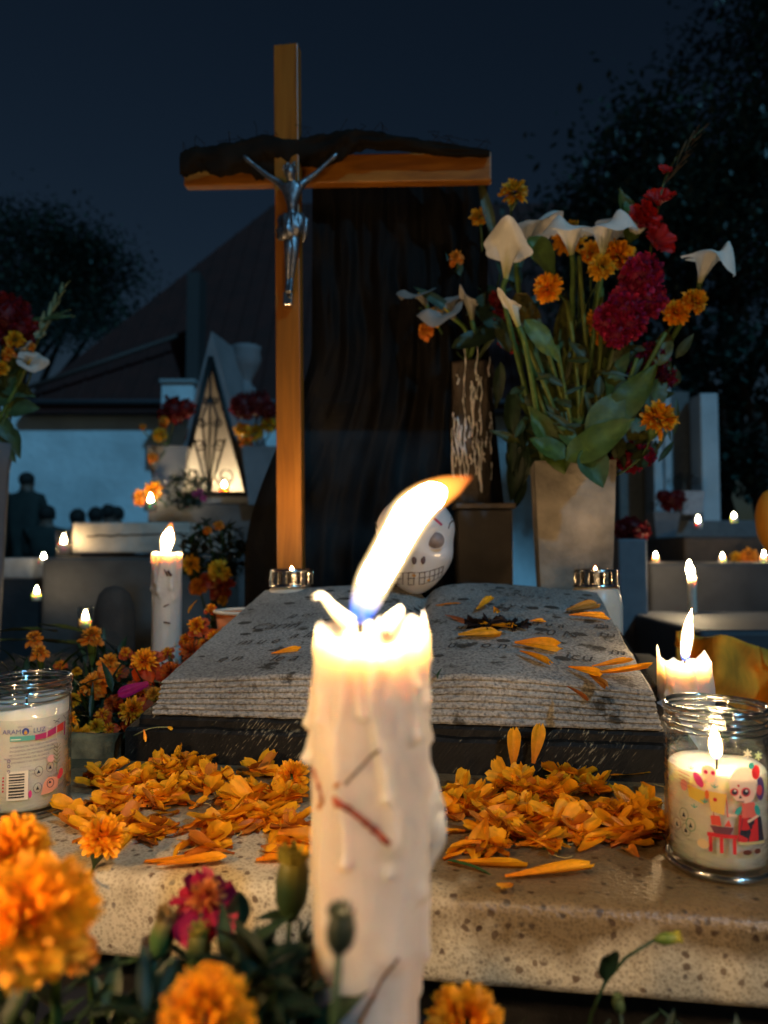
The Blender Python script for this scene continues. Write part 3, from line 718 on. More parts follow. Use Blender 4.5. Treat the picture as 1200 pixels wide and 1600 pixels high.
# hanging sheets of wax on its right side, with ragged lower edges
def wax_flap(px, topz, hpx, wpx, th, name='wax_flap'):
    mb = MB(); nu, nv = 12, 40; vs = []
    for j in range(nv + 1):
        f = j / nv
        for i in range(nu + 1):
            s = i / nu
            py = topz + hpx * f * (1 - .18 * abs(math.sin(s * 7 + px)) * f) + 3 * noise.noise(V((s * 5, f * 5, px)))
            bw = wpx * (.25 + .75 * math.sin(min(1, f * 1.6) * PI / 2)) * (1 - .55 * max(0, f - .7) / .3)
            x = px + bw * s + 5 * math.sin(f * 9 + px) * s + 3 * noise.noise(V((f * 9, 1, px)))
            p = P(x, py, D0 + .004 + .006 * s + .002 * noise.noise(V((s * 4, f * 8, px))))
            vs.append(p)
    nn = len(vs); T = th
    back = []
    for idx, v in enumerate(vs):
        j, i = divmod(idx, nu + 1); e = min(1, 3 * min(1 - i / nu + .08, 1 - j / nv + .08))
        back.append(v + V((0, T * e, 0)))
    g = lambda j, i: j * (nu + 1) + i
    fs = [(g(j, i), g(j, i + 1), g(j + 1, i + 1), g(j + 1, i)) for j in range(nv) for i in range(nu)]
    fs += [tuple(nn + a for a in reversed(f)) for f in fs]
    for j in range(nv): fs += [(g(j, nu), g(j, nu) + nn, g(j + 1, nu) + nn, g(j + 1, nu)), (g(j + 1, 0), g(j + 1, 0) + nn, g(j, 0) + nn, g(j, 0))]
    for i in range(nu): fs += [(g(nv, i), g(nv, i + 1), g(nv, i + 1) + nn, g(nv, i) + nn)]
    mb.add(vs + back, fs); return mb.build(name, WAX, main)
wax_flap(643, 1105, 308, 50, .006)
wax_flap(632, 1390, 80, 34, .006)
wax_flap(622, 1460, 110, 38, .006)
wax_flap(655, 985, 75, 16, .004)
mb = MB()                                  # curled spur at the back left of the rim
q = ctr([(*P(548, 975, D0 + .012), .0034), (*P(530, 960, D0 + .012), .0028), (*P(512, 941, D0 + .010), .0020), (*P(503, 930, D0 + .008), .0014), (*P(494, 932, D0 + .006), .0015), (*P(489, 936, D0 + .006), .0010)], 5)
tube(mb, [a[:3] for a in q], [a[3] for a in q], 12); mb.build('wax_spur', WAX, main)
q = ctr([(*P(600, 985, D0 + .015), .0042), (*P(616, 966, D0 + .015), .0034), (*P(628, 948, D0 + .014), .0012)], 5)
mb = MB(); tube(mb, [a[:3] for a in q], [a[3] for a in q], 12); mb.build('wax_lump', WAX, main)
for (px, py, r) in ((643, 1012, 5), (666, 1035, 6), (660, 1085, 8), (488, 1120, 7), (490, 1165, 8), (655, 1140, 7), (610, 1215, 9)):
    mb = MB(); blob(mb, P(px, py, D0 - (.004 if 500 < px < 640 else -.002)) if False else P(px, py, D0 - math.sqrt(max(0, 1 - ((px - 579) / 88.0) ** 2)) * RC + .0015), S(r, D0), 14, amp=.2)
    mb.build('wax_bead', WAX, main)
def strip(a, b, wd, col, name='wax_streak'):
    mb = MB(); pts = []
    for i in range(13):
        f = i / 12; px, py = a[0] + (b[0] - a[0]) * f, a[1] + (b[1] - a[1]) * f + 2 * noise.noise(V((f * 6, px if i else 0, 0)))
        xx = (px - 579) / 88.0
        yy = D0 - math.sqrt(max(.02, 1 - xx * xx)) * RC
        p = P(px, py, yy); qq = math.atan2(p.y - cb0.y, p.x - cb0.x); r = surf0(qq, p.z - cb0.z)
        pts.append(V((cb0.x + math.cos(qq) * (r - .0003), cb0.y + math.sin(qq) * (r - .0003), p.z)))
    tube(mb, pts, [wd * (.5 + .8 * abs(noise.noise(V((i * .5, a[0], 0))))) + .0002 for i in range(13)], 6)
    mb.build(name, mat(name, col, .6, .5, 200), main)
RED, BRN = (.30, .055, .02), (.16, .08, .04)
strip((491, 1200), (508, 1250), .0016, RED); strip((511, 1250), (500, 1262), .0014, (.35, .12, .02)); strip((525, 1245), (606, 1314), .0021, RED); strip((540, 1225), (592, 1168), .0008, (.10, .08, .06))
strip((527, 1228), (534, 1222), .0011, (.4, .14, .02)); strip((560, 1600), (585, 1555), .0011, (.35, .12, .02)); strip((585, 1555), (618, 1490), .0008, BRN); strip((505, 1575), (540, 1610), .0010, BRN)
# its wick and flame
mb = MB(); w0 = P(563, 990, D0); tube(mb, ctr([(*w0,), (*P(563, 960, D0),), (*P(566, 942, D0),), (*P(571, 926, D0),)], 3), .0015, 8); mb.build('wick', WICK, main)
mb = MB(); tube(mb, [P(603, 985, D0 - .012), P(607, 994, D0 - .014)], .0012, 8); mb.build('burnt_fragment', mat('ember_brown', (.25, .05, .015), .6), main)
k = lambda px, py, r, dd=0: (*P(px, py, D0 + dd), S(r * 1.0, D0))
fl = flame(main, [k(563, 972, 14), k(566, 955, 20), k(573, 935, 25), k(585, 905, 29), k(602, 875, 30), k(622, 838, 31), k(642, 803, 33), k(664, 782, 29), k(688, 768, 23), k(708, 759, 17), k(724, 751, 9), k(738, 745, 2)], CORE_BIG, .20, .76, .74, 40)

# tall candle at the left back
def small_candle(label, px, ty, by, wpx, d, rimh, seed, wax=None, group=None, zbase=None, na=90, nz=90):
    random.seed(seed)
    top = P(px, ty, d); base = V((top.x, top.y, zbase if zbase is not None else P(px, by, d).z)); H = top.z - base.z; r = S(wpx / 2, d)
    ds = [(U(0, 2 * PI), U(.10, .22), H, H - U(.15, .8) * min(H, .1), U(.0008, .0022) * r / .025) for _ in range(16)]
    sd = seed * 1.7
    rim = lambda q: rimh * (.4 + .9 * noise.noise(V((math.cos(q) * 2, math.sin(q) * 2, sd))) + .35 * math.sin(q * 8 + sd))
    return candle('candle', label, base, r, H, rim, ds, wax=wax, na=na, nz=nz, pool=-.004, group=group) + (H, r)
t, sf, bs, H, r = small_candle('tall slim white candle burning behind the orange flowers at left', 262, 864, 1068, 45, 1.18, .003, 3, zbase=.47)
kk = lambda px, py, r, d: (*P(px, py, d), S(r, d))
flame(t, [kk(259, 868, 5, 1.18), kk(259, 858, 9, 1.18), kk(262, 842, 12, 1.18), kk(265, 828, 7, 1.18), kk(268, 816, 2, 1.18)], CORE_MID, .1, .8, .75)
mb = MB(); tube(mb, [P(259, 872, 1.18), P(258, 856, 1.18), P(261, 851, 1.18)], .0012, 6); mb.build('wick', WICK, t)
for (a, b, c, dd) in (((245, 868), (262, 900), .0012, 0), ((262, 892), (268, 900), .0022, 0), ((240, 915), (250, 905), .0012, 0), ((238, 950), (244, 962), .0012, 0), ((256, 948), (264, 944), .001, 0), ((256, 972), (266, 974), .0013, 0)):
    mb = MB(); yy = lambda x: 1.18 - math.sqrt(max(.05, 1 - ((x - 262) / 22.5) ** 2)) * r * 1.03
    tube(mb, [P(a[0], a[1], yy(a[0])), P((a[0] + b[0]) / 2, (a[1] + b[1]) / 2, yy((a[0] + b[0]) / 2)), P(*b, yy(b[0]))], c, 6)
    mb.build('wax_streak', mat('streak', (.09, .03, .03), .6), t)
# right candle beside the book base
random.seed(4)
dR = .79; top = P(1066, 1034, dR); base = V((top.x, top.y, SZ)); HR = top.z - base.z; rR = S(37, dR)
def rimR(q): return peak(q, PI - .2, .55, .017) + peak(q, .1, .4, .010) + .0016 * math.sin(q * 9) + .003 * noise.noise(V((math.cos(q) * 3, math.sin(q) * 3, 8))) 
t, sf, bs = candle('candle', 'short melted white candle burning between the stone book and the right jar', base, rR, HR, rimR,
                   [(U(-PI, 0), U(.12, .24), HR + .01, HR - U(.02, .08), U(.001, .0024)) for _ in range(12)], na=140, nz=120, pool=-.012, rough=.03)
flame(t, [kk(1071, 1032, 5, dR), kk(1071, 1020, 8, dR), kk(1074, 995, 10, dR), kk(1076, 975, 7.5, dR), kk(1080, 955, 2, dR), kk(1082, 948, .5, dR)], CORE_MID, .12, .86, .74)
mb = MB(); tube(mb, [P(1070, 1050, dR), P(1070, 1026, dR)], .001, 6); mb.build('wick', WICK, t)
mb = MB(); vs = []                         # spilled flank of wax
lathe(mb, [(.001, 0.062), (.012, .055), (.022, .035), (.030, .018), (.036, 0)], 40, base + V((-.020, -.012, 0)), fn=lambda q, r, z: (r * (1 + .25 * noise.noise(V((math.cos(q) * 2, math.sin(q) * 2, z * 40)))), z))
mb.build('spilled_wax', WAXD, t)

# ------------------------------------------------------------------ glass jar candles
def wrap(c, r, q0, u, v): q = q0 + u / r; return V((c.x + r * math.cos(q), c.y + r * math.sin(q), c.z + v))
class Decal:
    def __init__(s, c, r, q0): s.c = c; s.r = r; s.q = q0; s.mb = MB(); s.k = 0
    def flat(s, vs, fs, col, step=True):
        if step: s.k += 1
        rr = s.r + .00012 + .00004 * s.k
        s.mb.add([wrap(s.c, rr, s.q, v[0], v[1]) for v in vs], fs, [col] * len(vs))
    def poly(s, pts, col):
        bm = bmesh.new(); f = bm.faces.new([bm.verts.new((p[0], p[1], 0)) for p in pts]); bmesh.ops.triangulate(bm, faces=[f])
        bmesh.ops.subdivide_edges(bm, edges=[e for e in bm.edges if e.calc_length() > .004], cuts=2); bmesh.ops.triangulate(bm, faces=bm.faces)
        bm.verts.index_update(); s.flat([(v.co.x, v.co.y) for v in bm.verts], [tuple(v.index for v in f.verts) for f in bm.faces], col); bm.free()
    def ell(s, x, y, a, b, col, n=18, rot=0):
        s.poly([(x + a * math.cos(2 * PI * i / n) * math.cos(rot) - b * math.sin(2 * PI * i / n) * math.sin(rot), y + a * math.cos(2 * PI * i / n) * math.sin(rot) + b * math.sin(2 * PI * i / n) * math.cos(rot)) for i in range(n)], col)
    def ring(s, x, y, a, b, wd, col, n=20):
        vs = []
        for i in range(n): q = 2 * PI * i / n; vs += [(x + a * math.cos(q), y + b * math.sin(q)), (x + (a - wd) * math.cos(q), y + (b - wd) * math.sin(q))]
        s.flat(vs, [(2 * i, 2 * ((i + 1) % n), 2 * ((i + 1) % n) + 1, 2 * i + 1) for i in range(n)], col)
    def rect(s, x0, y0, x1, y1, col): s.poly([(x0, y0), (x1, y0), (x1, y1), (x0, y1)], col)
    def line(s, x0, y0, x1, y1, wd, col):
        d = V((x1 - x0, y1 - y0, 0)).normalized(); n = V((-d.y, d.x, 0)) * wd / 2
        s.poly([(x0 + n.x, y0 + n.y), (x1 + n.x, y1 + n.y), (x1 - n.x, y1 - n.y), (x0 - n.x, y0 - n.y)], col)
    def text(s, body, x, y, size, col, rot=0, sx=1):
        vs, fs = text_mesh(body, size, 0); cq, sq = math.cos(rot), math.sin(rot)
        s.flat([(x + (v.x * cq * sx - v.y * sq), y + (v.x * sq + v.y * cq)) for v in vs], fs, col)
    def done(s, name, parent): return s.mb.build(name, PRINT, parent, False)

def jar(label, c, r, h, waxh, tilt_top=0, lit=False):
    t = thing('jar_candle', label, 'jar candle', c)
    mb = MB(); w = .0022
    out = [(r * .90, .0), (r * .97, .002), (r, .006), (r, h * .70), (r * .995, h * .80), (r * .965, h * .84), (r * .955, h * .87), (r * .985, h * .885), (r * .985, h * .90), (r * .95, h * .915), (r * .95, h * .935), (r * .99, h * .95), (r * 1.0, h * .975), (r * .985, h * .995), (r * .965, h)]
    inn = [(r * .93, h * .995), (r * .92, h * .97), (r * .905, h * .93), (r * .905, h * .87), (r * .95 - w, h * .80), (r - w, h * .7), (r - w, .008), (r * .8, .0065), (.001, .006)]
    lathe(mb, [(.001, .001), (r * .7, .001)] + out + inn, 72, c); gj = mb.build('glass_jar', GLASS, t)
    for (rr_, zz_, th_) in ((.965, h * .995, .0016), (.975, h * .965, .0009), (.955, h * .925, .0009), (.98, h * .892, .0010), (.955, h * .855, .0008), (.985, .0035, .0022)):
        mb = MB(); tube(mb, [c + V((math.cos(q) * r * rr_, math.sin(q) * r * rr_, zz_ + .0004 * math.sin(q * 3 + zz_ * 900))) for q in [2 * PI * i / 64 for i in range(65)]], th_, 10, cap=False); mb.build('glass_ring', GLASSR, gj)
    mb = MB(); rw = r - w - .0006
    def wf(q, rr, z):
        if z > waxh - .004: z += .0022 * noise.noise(V((math.cos(q) * 1.5, math.sin(q) * 1.5, c.x * 9))) * (rr / r) + tilt_top * math.cos(q - .5) * rr / r
        return rr, z
    lathe(mb, [(.001, .0072), (rw * .95, .0072), (rw, .010), (rw, waxh * .4), (rw, waxh * .8), (rw, waxh), (rw * .985, waxh + .001), (rw * .9, waxh - .0015), (rw * .6, waxh - .003), (rw * .2, waxh - .003), (.0005, waxh - .003)], 72, c, fn=wf)
    mb.build('wax_fill', WAXJ, t)
    mb = MB(); tube(mb, [c + V((0, 0, waxh - .004)), c + V((.0005, 0, waxh + .007)), c + V((.002, 0, waxh + .010))], .0009, 6); mb.build('wick', WICK, t)
    if lit:
        b = c + V((0, 0, waxh))
        flame(t, [(b.x, b.y, b.z + .004, .002), (b.x, b.y, b.z + .008, .0045), (b.x - .0005, b.y, b.z + .015, .0052), (b.x - .001, b.y, b.z + .023, .003), (b.x - .002, b.y, b.z + .031, .0006)], CORE_JAR, .1, .85, .75)
    return t
CORE_JAR = emit('jar_flame_core', WARM, 150)
# right jar
cR = G(1123, 1352); cR.z = SZ + .0012
rJ = S(76, cR.y)
jr = jar('lit glass jar candle printed with a skeleton cook, right of the petals', cR, rJ, .1075, .066, 0, True)
q0 = math.atan2(-cR.y, -cR.x)
d = Decal(cR, rJ, q0)
m = 1 / F * (cR.y - rJ)                      # metres per photo pixel on the near face
def X(px): return (px - 1123) * m * 1.03
def Y(py): return (1368 - py) * m
BONE, PNK, RDD, TEAL, DK, PUR, MAG = (.80, .62, .48), (.72, .10, .12), (.62, .03, .04), (.04, .38, .36), (.03, .03, .05), (.10, .06, .20), (.70, .05, .22)
# cook: skirt, apron, arms, head, hair, flowers, shoes
d.poly([(X(1150), Y(1306)), (X(1196), Y(1306)), (X(1190), Y(1266)), (X(1158), Y(1266))], DK)
d.poly([(X(1150), Y(1303)), (X(1184), Y(1302)), (X(1183), Y(1262)), (X(1153), Y(1262))], RDD)
d.poly([(X(1151), Y(1306)), (X(1196), Y(1307)), (X(1196), Y(1303)), (X(1151), Y(1302))], (.55, .5, .25))
d.poly([(X(1157), Y(1266)), (X(1183), Y(1266)), (X(1178), Y(1243)), (X(1158), Y(1243))], (.75, .16, .13))
d.ell(X(1152), Y(1256), 4 * m, 8 * m, TEAL, rot=-.5); d.ell(X(1183), Y(1256), 5 * m, 9 * m, TEAL, rot=.4)
d.line(X(1150), Y(1263), X(1137), Y(1262), 4 * m, BONE); d.line(X(1184), Y(1264), X(1166), Y(1272), 4 * m, BONE)
d.line(X(1137), Y(1266), X(1135), Y(1230), 1.6 * m, RDD)
d.ell(X(1190), Y(1224), 9 * m, 18 * m, PUR)
d.ell(X(1162), Y(1216), 23 * m, 27 * m, (.85, .70, .56)); d.ell(X(1162), Y(1232), 17 * m, 12 * m, (.86, .60, .50))
d.ell(X(1188), Y(1226), 6 * m, 8 * m, PNK)
d.ell(X(1182), Y(1198), 8 * m, 11 * m, RDD); d.ell(X(1174), Y(1188), 5 * m, 5 * m, TEAL)
for ex, rr in ((1147, 5), (1164, 6)):
    d.ell(X(ex), Y(1227), rr * m * 1.25, rr * m * 1.2, PNK); d.ell(X(ex), Y(1227), rr * m * .85, rr * m * .85, DK); d.ell(X(ex + 1), Y(1225), rr * m * .3, rr * m * .3, (.9, .9, .85))
d.poly([(X(1153), Y(1236)), (X(1158), Y(1236)), (X(1155.5), Y(1231))], DK); d.line(X(1150), Y(1241), X(1161), Y(1241), 1 * m, DK)
for i in range(5): d.line(X(1151 + i * 2.3), Y(1239.5), X(1151 + i * 2.3), Y(1242.5), .6 * m, DK)
d.ell(X(1153), Y(1217), 1.6 * m, 2 * m, RDD)
d.ell(X(1164), Y(1317), 7 * m, 4 * m, (.10, .03, .02)); d.ell(X(1181), Y(1316), 6 * m, 4 * m, (.10, .03, .02))
# stool, pot, tamales
d.rect(X(1108), Y(1297), X(1150), Y(1291), RDD)
for x in (1113, 1128, 1146): d.rect(X(x - 3), Y(1320), X(x + 2), Y(1297), RDD)
d.poly([(X(1112), Y(1280)), (X(1145), Y(1280)), (X(1140), Y(1291)), (X(1118), Y(1291))], (.16, .05, .07))
d.poly([(X(1114), Y(1279)), (X(1128), Y(1279)), (X(1126), Y(1264)), (X(1113), Y(1265))], (.70, .08, .05)); d.poly([(X(1132), Y(1279)), (X(1142), Y(1279)), (X(1138), Y(1268))], (.70, .08, .05))
d.line(X(1118), Y(1266), X(1117), Y(1254), 1.4 * m, (.4, .04, .03))
# small skull, chilli, lime paper, leaves, seals
d.ell(X(1112), Y(1199), 11 * m, 10 * m, (.90, .62, .45)); d.ell(X(1114), Y(1209), 7 * m, 6 * m, (.90, .62, .45))
for ex in (1108, 1118): d.ell(X(ex), Y(1200), 3.2 * m, 3.4 * m, MAG); d.ell(X(ex), Y(1200), 1.5 * m, 1.6 * m, RDD)
d.ell(X(1097), Y(1214), 6 * m, 12 * m, MAG, rot=.5)
d.poly([(X(1080), Y(1225)), (X(1108), Y(1230)), (X(1104), Y(1250)), (X(1082), Y(1243))], (.72, .48, .06)); d.poly([(X(1110), Y(1228)), (X(1136), Y(1230)), (X(1132), Y(1262)), (X(1114), Y(1258))], (.80, .50, .10))
d.ell(X(1120), Y(1240), 3 * m, 3 * m, RDD); d.ell(X(1109), Y(1234), 3 * m, 7 * m, (.75, .14, .03))
for (x, y) in ((1086, 1200), (1105, 1247), (1120, 1222), (1090, 1258)): 
    for a in (-.9, 0, .9): d.line(X(x), Y(y), X(x + 6 * math.sin(a)), Y(y - 6 * math.cos(a)), 1.5 * m, TEAL)
for (x, y, c_) in ((1168, 1168, (.85, .8, .6)), (1186, 1172, (.55, .7, .35))):
    for a in range(6): d.line(X(x), Y(y), X(x + 7 * math.sin(a * 1.05)), Y(y - 7 * math.cos(a * 1.05)), 2.4 * m, c_)
for (x, y, g) in ((1073, 1272, (.20, .25, .16)), (1076, 1295, (.20, .25, .16)), (1060, 1290, (.25, .1, .1)), (1084, 1285, (.05, .3, .15))):
    d.ring(X(x), Y(y), 8 * m, 10 * m, 1 * m, g); d.poly([(X(x - 3), Y(y + 4)), (X(x + 3), Y(y + 4)), (X(x), Y(y - 4))], DK)
d.ell(X(1074), Y(1226), 6 * m, 9 * m, (.70, .25, .22))
for i in range(4): d.line(X(1064 + i), Y(1206 + i * 6), X(1084), Y(1210 + i * 6), 1.2 * m, (.5, .15, .15))
for i in range(9): d.line(X(1052), Y(1170 + i * 7), X(1062), Y(1173 + i * 7), 1.0 * m, (.55, .35, .3))
for i in range(12): d.line(X(1053), Y(1235 + i * 5), X(1060), Y(1237 + i * 5), .9 * m, (.4, .4, .35))
d.ell(X(1102), Y(1308), 9 * m, 7 * m, (.66, .48, .25))
d.done('printed_skeleton_cook', jr)
# left jar
cL = G(37, 1266); cL.z = SZ + .0012; rL = S(66, cL.y)
jl = jar('glass jar candle with barcode and printed text, standing at the left edge', cL, rL, .1075, .087, .0035)
q0 = math.atan2(-cL.y, -cL.x)
d = Decal(cL, rL, q0); m = 1 / F * (cL.y - rL)
def X(px): return (px - 37) * m * 1.05 
def Y(py): return (1282 - py) * m
d.text('ARAM      LUZ', X(35), Y(1146), 10 * m, (.06, .08, .28), 0, 1.0); d.ring(X(37), Y(1143), 5 * m, 5.5 * m, 3 * m, (.05, .08, .35)); d.ell(X(37), Y(1145), 2.6 * m, 2.6 * m, (.7, .35, .05))
d.text('VELADORA', X(36), Y(1137), 4 * m, (.2, .2, .25))
d.poly([(X(16), Y(1149)), (X(50), Y(1150)), (X(50), Y(1157)), (X(16), Y(1157))], (.10, .42, .36)); d.rect(X(17), Y(1153.5), X(31), Y(1155), (.8, .8, .7))
d.poly([(X(50), Y(1150)), (X(66), Y(1148)), (X(82), Y(1142)), (X(82), Y(1153)), (X(66), Y(1157)), (X(50), Y(1158))], (.45, .03, .15)); d.poly([(X(83), Y(1142)), (X(97), Y(1138)), (X(97), Y(1151)), (X(83), Y(1153))], (.65, .05, .04)); d.poly([(X(98), Y(1138)), (X(101), Y(1137)), (X(101), Y(1160)), (X(98), Y(1160))], (.30, .02, .12))
for k_ in (67, 83): d.line(X(k_), Y(1139), X(k_), Y(1162), 1 * m, (.8, .7, .6))
d.line(X(77), Y(1132), X(88), Y(1137), .8 * m, DK); d.line(X(88), Y(1131), X(79), Y(1137), .8 * m, DK); d.line(X(96), Y(1128), X(101), Y(1134), .8 * m, DK)
LN = ('ADVERTENCIA: NO DEJE LA VELADORA', 'ENCENDIDA SIN VIGILANCIA NI CERCA', 'DE CORTINAS O MATERIAL INFLAMABLE', 'MANTENGASE FUERA DEL ALCANCE', 'DE LOS NIÑOS Y DE MASCOTAS')
for i, ln in enumerate(LN): d.text(ln, X(50 if i < 3 else 40), Y(1166 + i * 6.0), 4.4 * m, (.10, .08, .12), .05 if i < 3 else .03, .9)
for i, (x0, x1) in enumerate(((20, 60), (16, 58), (18, 50))): d.text(('• • • • • • •', 'HECHO EN MEXICO', 'CONTENIDO 1 PIEZA')[i], X(38), Y(1192 + i * 6.5 + 6), 4.2 * m, (.22, .2, .2), .03, .9)
for i in range(3): d.ring(X(15.5), Y(1186 + i * 8), 2.4 * m, 2.4 * m, 1.1 * m, (.10, .05, .2))
d.rect(X(13), Y(1246), X(42), Y(1202), (.80, .74, .62))
random.seed(3); yv = 1206
while yv < 1240:
    b_ = U(1.6, 3.2); d.rect(X(16), Y(yv + b_), X(37), Y(yv), (.03, .03, .03)); yv += b_ + U(1.4, 2.4)
for (x, y) in ((56, 1206), (55, 1231), (73, 1203), (73, 1225)):
    d.ring(X(x), Y(y), 6.5 * m, 8 * m, .9 * m, (.2, .16, .16)); d.poly([(X(x - 2.5), Y(y + 3)), (X(x + 2.5), Y(y + 3)), (X(x), Y(y - 3))], DK)
d.poly([(X(60), Y(1243)), (X(64), Y(1225)), (X(70), Y(1218)), (X(80), Y(1220)), (X(88), Y(1222)), (X(86), Y(1238)), (X(72), Y(1243))], (.75, .33, .22)); d.ell(X(74), Y(1190), 6 * m, 6 * m, (.8, .42, .38)); d.ring(X(74), Y(1228), 6 * m, 7 * m, 1 * m, DK)
for i in range(5): d.line(X(84), Y(1200 - i * 6), X(78), Y(1194 - i * 6), 1.2 * m, (.22, .2, .1)); d.line(X(84), Y(1200 - i * 6), X(90), Y(1194 - i * 6), 1.2 * m, (.22, .2, .1))
d.line(X(84), Y(1212), X(84), Y(1168), 1 * m, (.22, .2, .1)); d.ell(X(92), Y(1216), 4.5 * m, 7 * m, (.70, .05, .07)); d.ell(X(89), Y(1221), 4 * m, 4 * m, (.70, .05, .07)); d.ell(X(45), Y(1238), 2.5 * m, 6 * m, (.60, .04, .22))
for i in range(5): d.rect(X(7), Y(1212 + i * 5), X(9.5), Y(1209 + i * 5), (.6, .05, .08))
d.done('printed_label', jl)

# ------------------------------------------------------------------ painted skull on the book
DS = 1.07
sk = thing('skull', 'white painted ceramic skull standing at the back of the stone book', 'skull', P(650, 928, DS))
sc0 = P(649, 838, DS); kx = S(1, DS); kz = kx
def skull_r(d):
    """d: unit vector (x right, y back, z up) -> surface point, metres"""
    x, y, z = d
    X_ = 64 * x; Y_ = 66 * y; Z_ = (66 if z > 0 else 90) * z
    if z < 0:
        t = -z; f = 1 - .34 * t ** 2.2
        X_ *= (1 - .22 * t ** 2.4); Y_ *= (1 - .22 * t)
    fr = max(0, -y)
    def g(cx, cz, wd, a): return a * math.exp(-(((X_ - cx) / wd) ** 2 + ((Z_ - cz) / wd) ** 2)) * (1 if y < 0 else 0)
    off = g(28, -8, 17, -7) + g(-28, -8, 17, -7) + g(44, -34, 12, 5) + g(-44, -34, 12, 5) + g(0, -22, 9, 3) + g(0, -62, 30, 3) + g(30, 16, 12, 2.5) + g(-30, 16, 12, 2.5)
    temple = 5 * math.exp(-((abs(X_) - 60) / 14) ** 2 - ((Z_ + 8) / 18) ** 2)
    X_ -= math.copysign(temple, X_); Y_ -= off
    return V((X_, Y_, Z_)) * kx
def skp(px, py, lift=.0):
    """point of the skull's face under a photo position"""
    tx, tz = (px - 649) * kx, (838 - py) * kx
    best = None
    a, b = tx / (64 * kx), tz / (66 * kx if tz > 0 else 90 * kx)
    d = V((a, 0, b))
    for _ in range(12):
        l2 = d.x * d.x + d.z * d.z
        if l2 > .98: d *= math.sqrt(.98 / l2); l2 = .98
        dd = V((d.x, -math.sqrt(1 - l2), d.z)); q = skull_r(dd)
        d.x += (tx - q.x) / (64 * kx) * .8; d.z += (tz - q.z) / (80 * kx) * .8
    l2 = min(.98, d.x * d.x + d.z * d.z)
    q = skull_r(V((d.x, -math.sqrt(1 - l2), d.z)))
    return sc0 + q + V((0, -lift, 0))
mb = MB(); n1, n2 = 72, 56; vs = []
for j in range(n2 + 1):
    a = PI * j / n2
    for i in range(n1):
        q = 2 * PI * i / n1; vs.append(sc0 + skull_r(V((math.sin(a) * math.cos(q), math.sin(a) * math.sin(q), math.cos(a)))))
mb.add(vs, [(j * n1 + i, (j + 1) * n1 + i, (j + 1) * n1 + (i + 1) % n1, j * n1 + (i + 1) % n1) for j in range(n2) for i in range(n1)])
mb.build('cranium', CERAM, sk)
EYEM = mat('eye_disc_glaze', (.24, .19, .18), .5, .3, 60)
for (px, py) in ((677, 845), (615, 846)):
    c = skp(px, py, .004 if px > 649 else .002); mb = MB()
    q = [c + V((math.cos(a) * 13.5 * kx, 0, math.sin(a) * 12.5 * kx)) for a in [2 * PI * i / 28 for i in range(29)]]
    tube(mb, q, .0013, 8); ey = mb.build('eye_rim', CERAM, sk)
    mb = MB(); tube(mb, [c + V((0, .0005, 0)), c + V((0, -.0012, 0))], 12.8 * kx, 28); mb.build('eye_disc', EYEM, sk)
for s in (-1, 1):
    mb = MB(); c = skp(651.5 + 6.5 * s, 873, .0); blob(mb, c + V((0, .001, 0)), .0058, 14, amp=0, sq=(.62, .5, 1.25)); mb.build('nostril', mat('nostril_ink', (.10, .06, .06), .6), sk)
def ink(pts, r=.0008, m=INK, name='painted_line'):
    mb = MB(); tube(mb, [skp(a, b, .0003) for a, b in pts], r, 6); mb.build(name, m, sk)
up = [(604, 896), (622, 894), (640, 893), (658, 893), (675, 889), (690, 884)]
mid = [(605, 904), (622, 903), (640, 902), (658, 901), (675, 898), (689, 892)]
lo = [(606, 911), (622, 912), (640, 912), (658, 911), (674, 906), (688, 899)]
for q in (up, mid, lo): ink(q, .0007)
for i in range(12):
    f = i / 11
    def at(l): 
        x = f * 5; k_ = min(4, int(x)); t_ = x - k_; return (l[k_][0] + (l[k_ + 1][0] - l[k_][0]) * t_, l[k_][1] + (l[k_ + 1][1] - l[k_][1]) * t_)
    ink([at(up), at(mid), at(lo)], .0006)
for (px, py) in ((645, 897), (667, 904)):
    mb = MB(); c = skp(px, py, .0); blob(mb, c, .0030, 8, amp=0, sq=(1, .3, .9)); mb.build('gold_tooth', mat('gold_paint', (.50, .24, .05), .4), sk)
ink([(697, 827), (700, 819), (705, 815), (710, 814)], .0010); ink([(703, 816), (703, 808)], .0007); ink([(590, 827), (588, 819), (586, 815)], .0010)
PINK = mat('pink_paint', (.55, .05, .12), .5)
ink([(674, 812), (680, 817), (686, 822)], .0019, PINK, 'painted_petal'); ink([(640, 800), (648, 806)], .0019, PINK, 'painted_petal'); ink([(668, 796), (658, 806)], .0019, PINK, 'painted_petal')

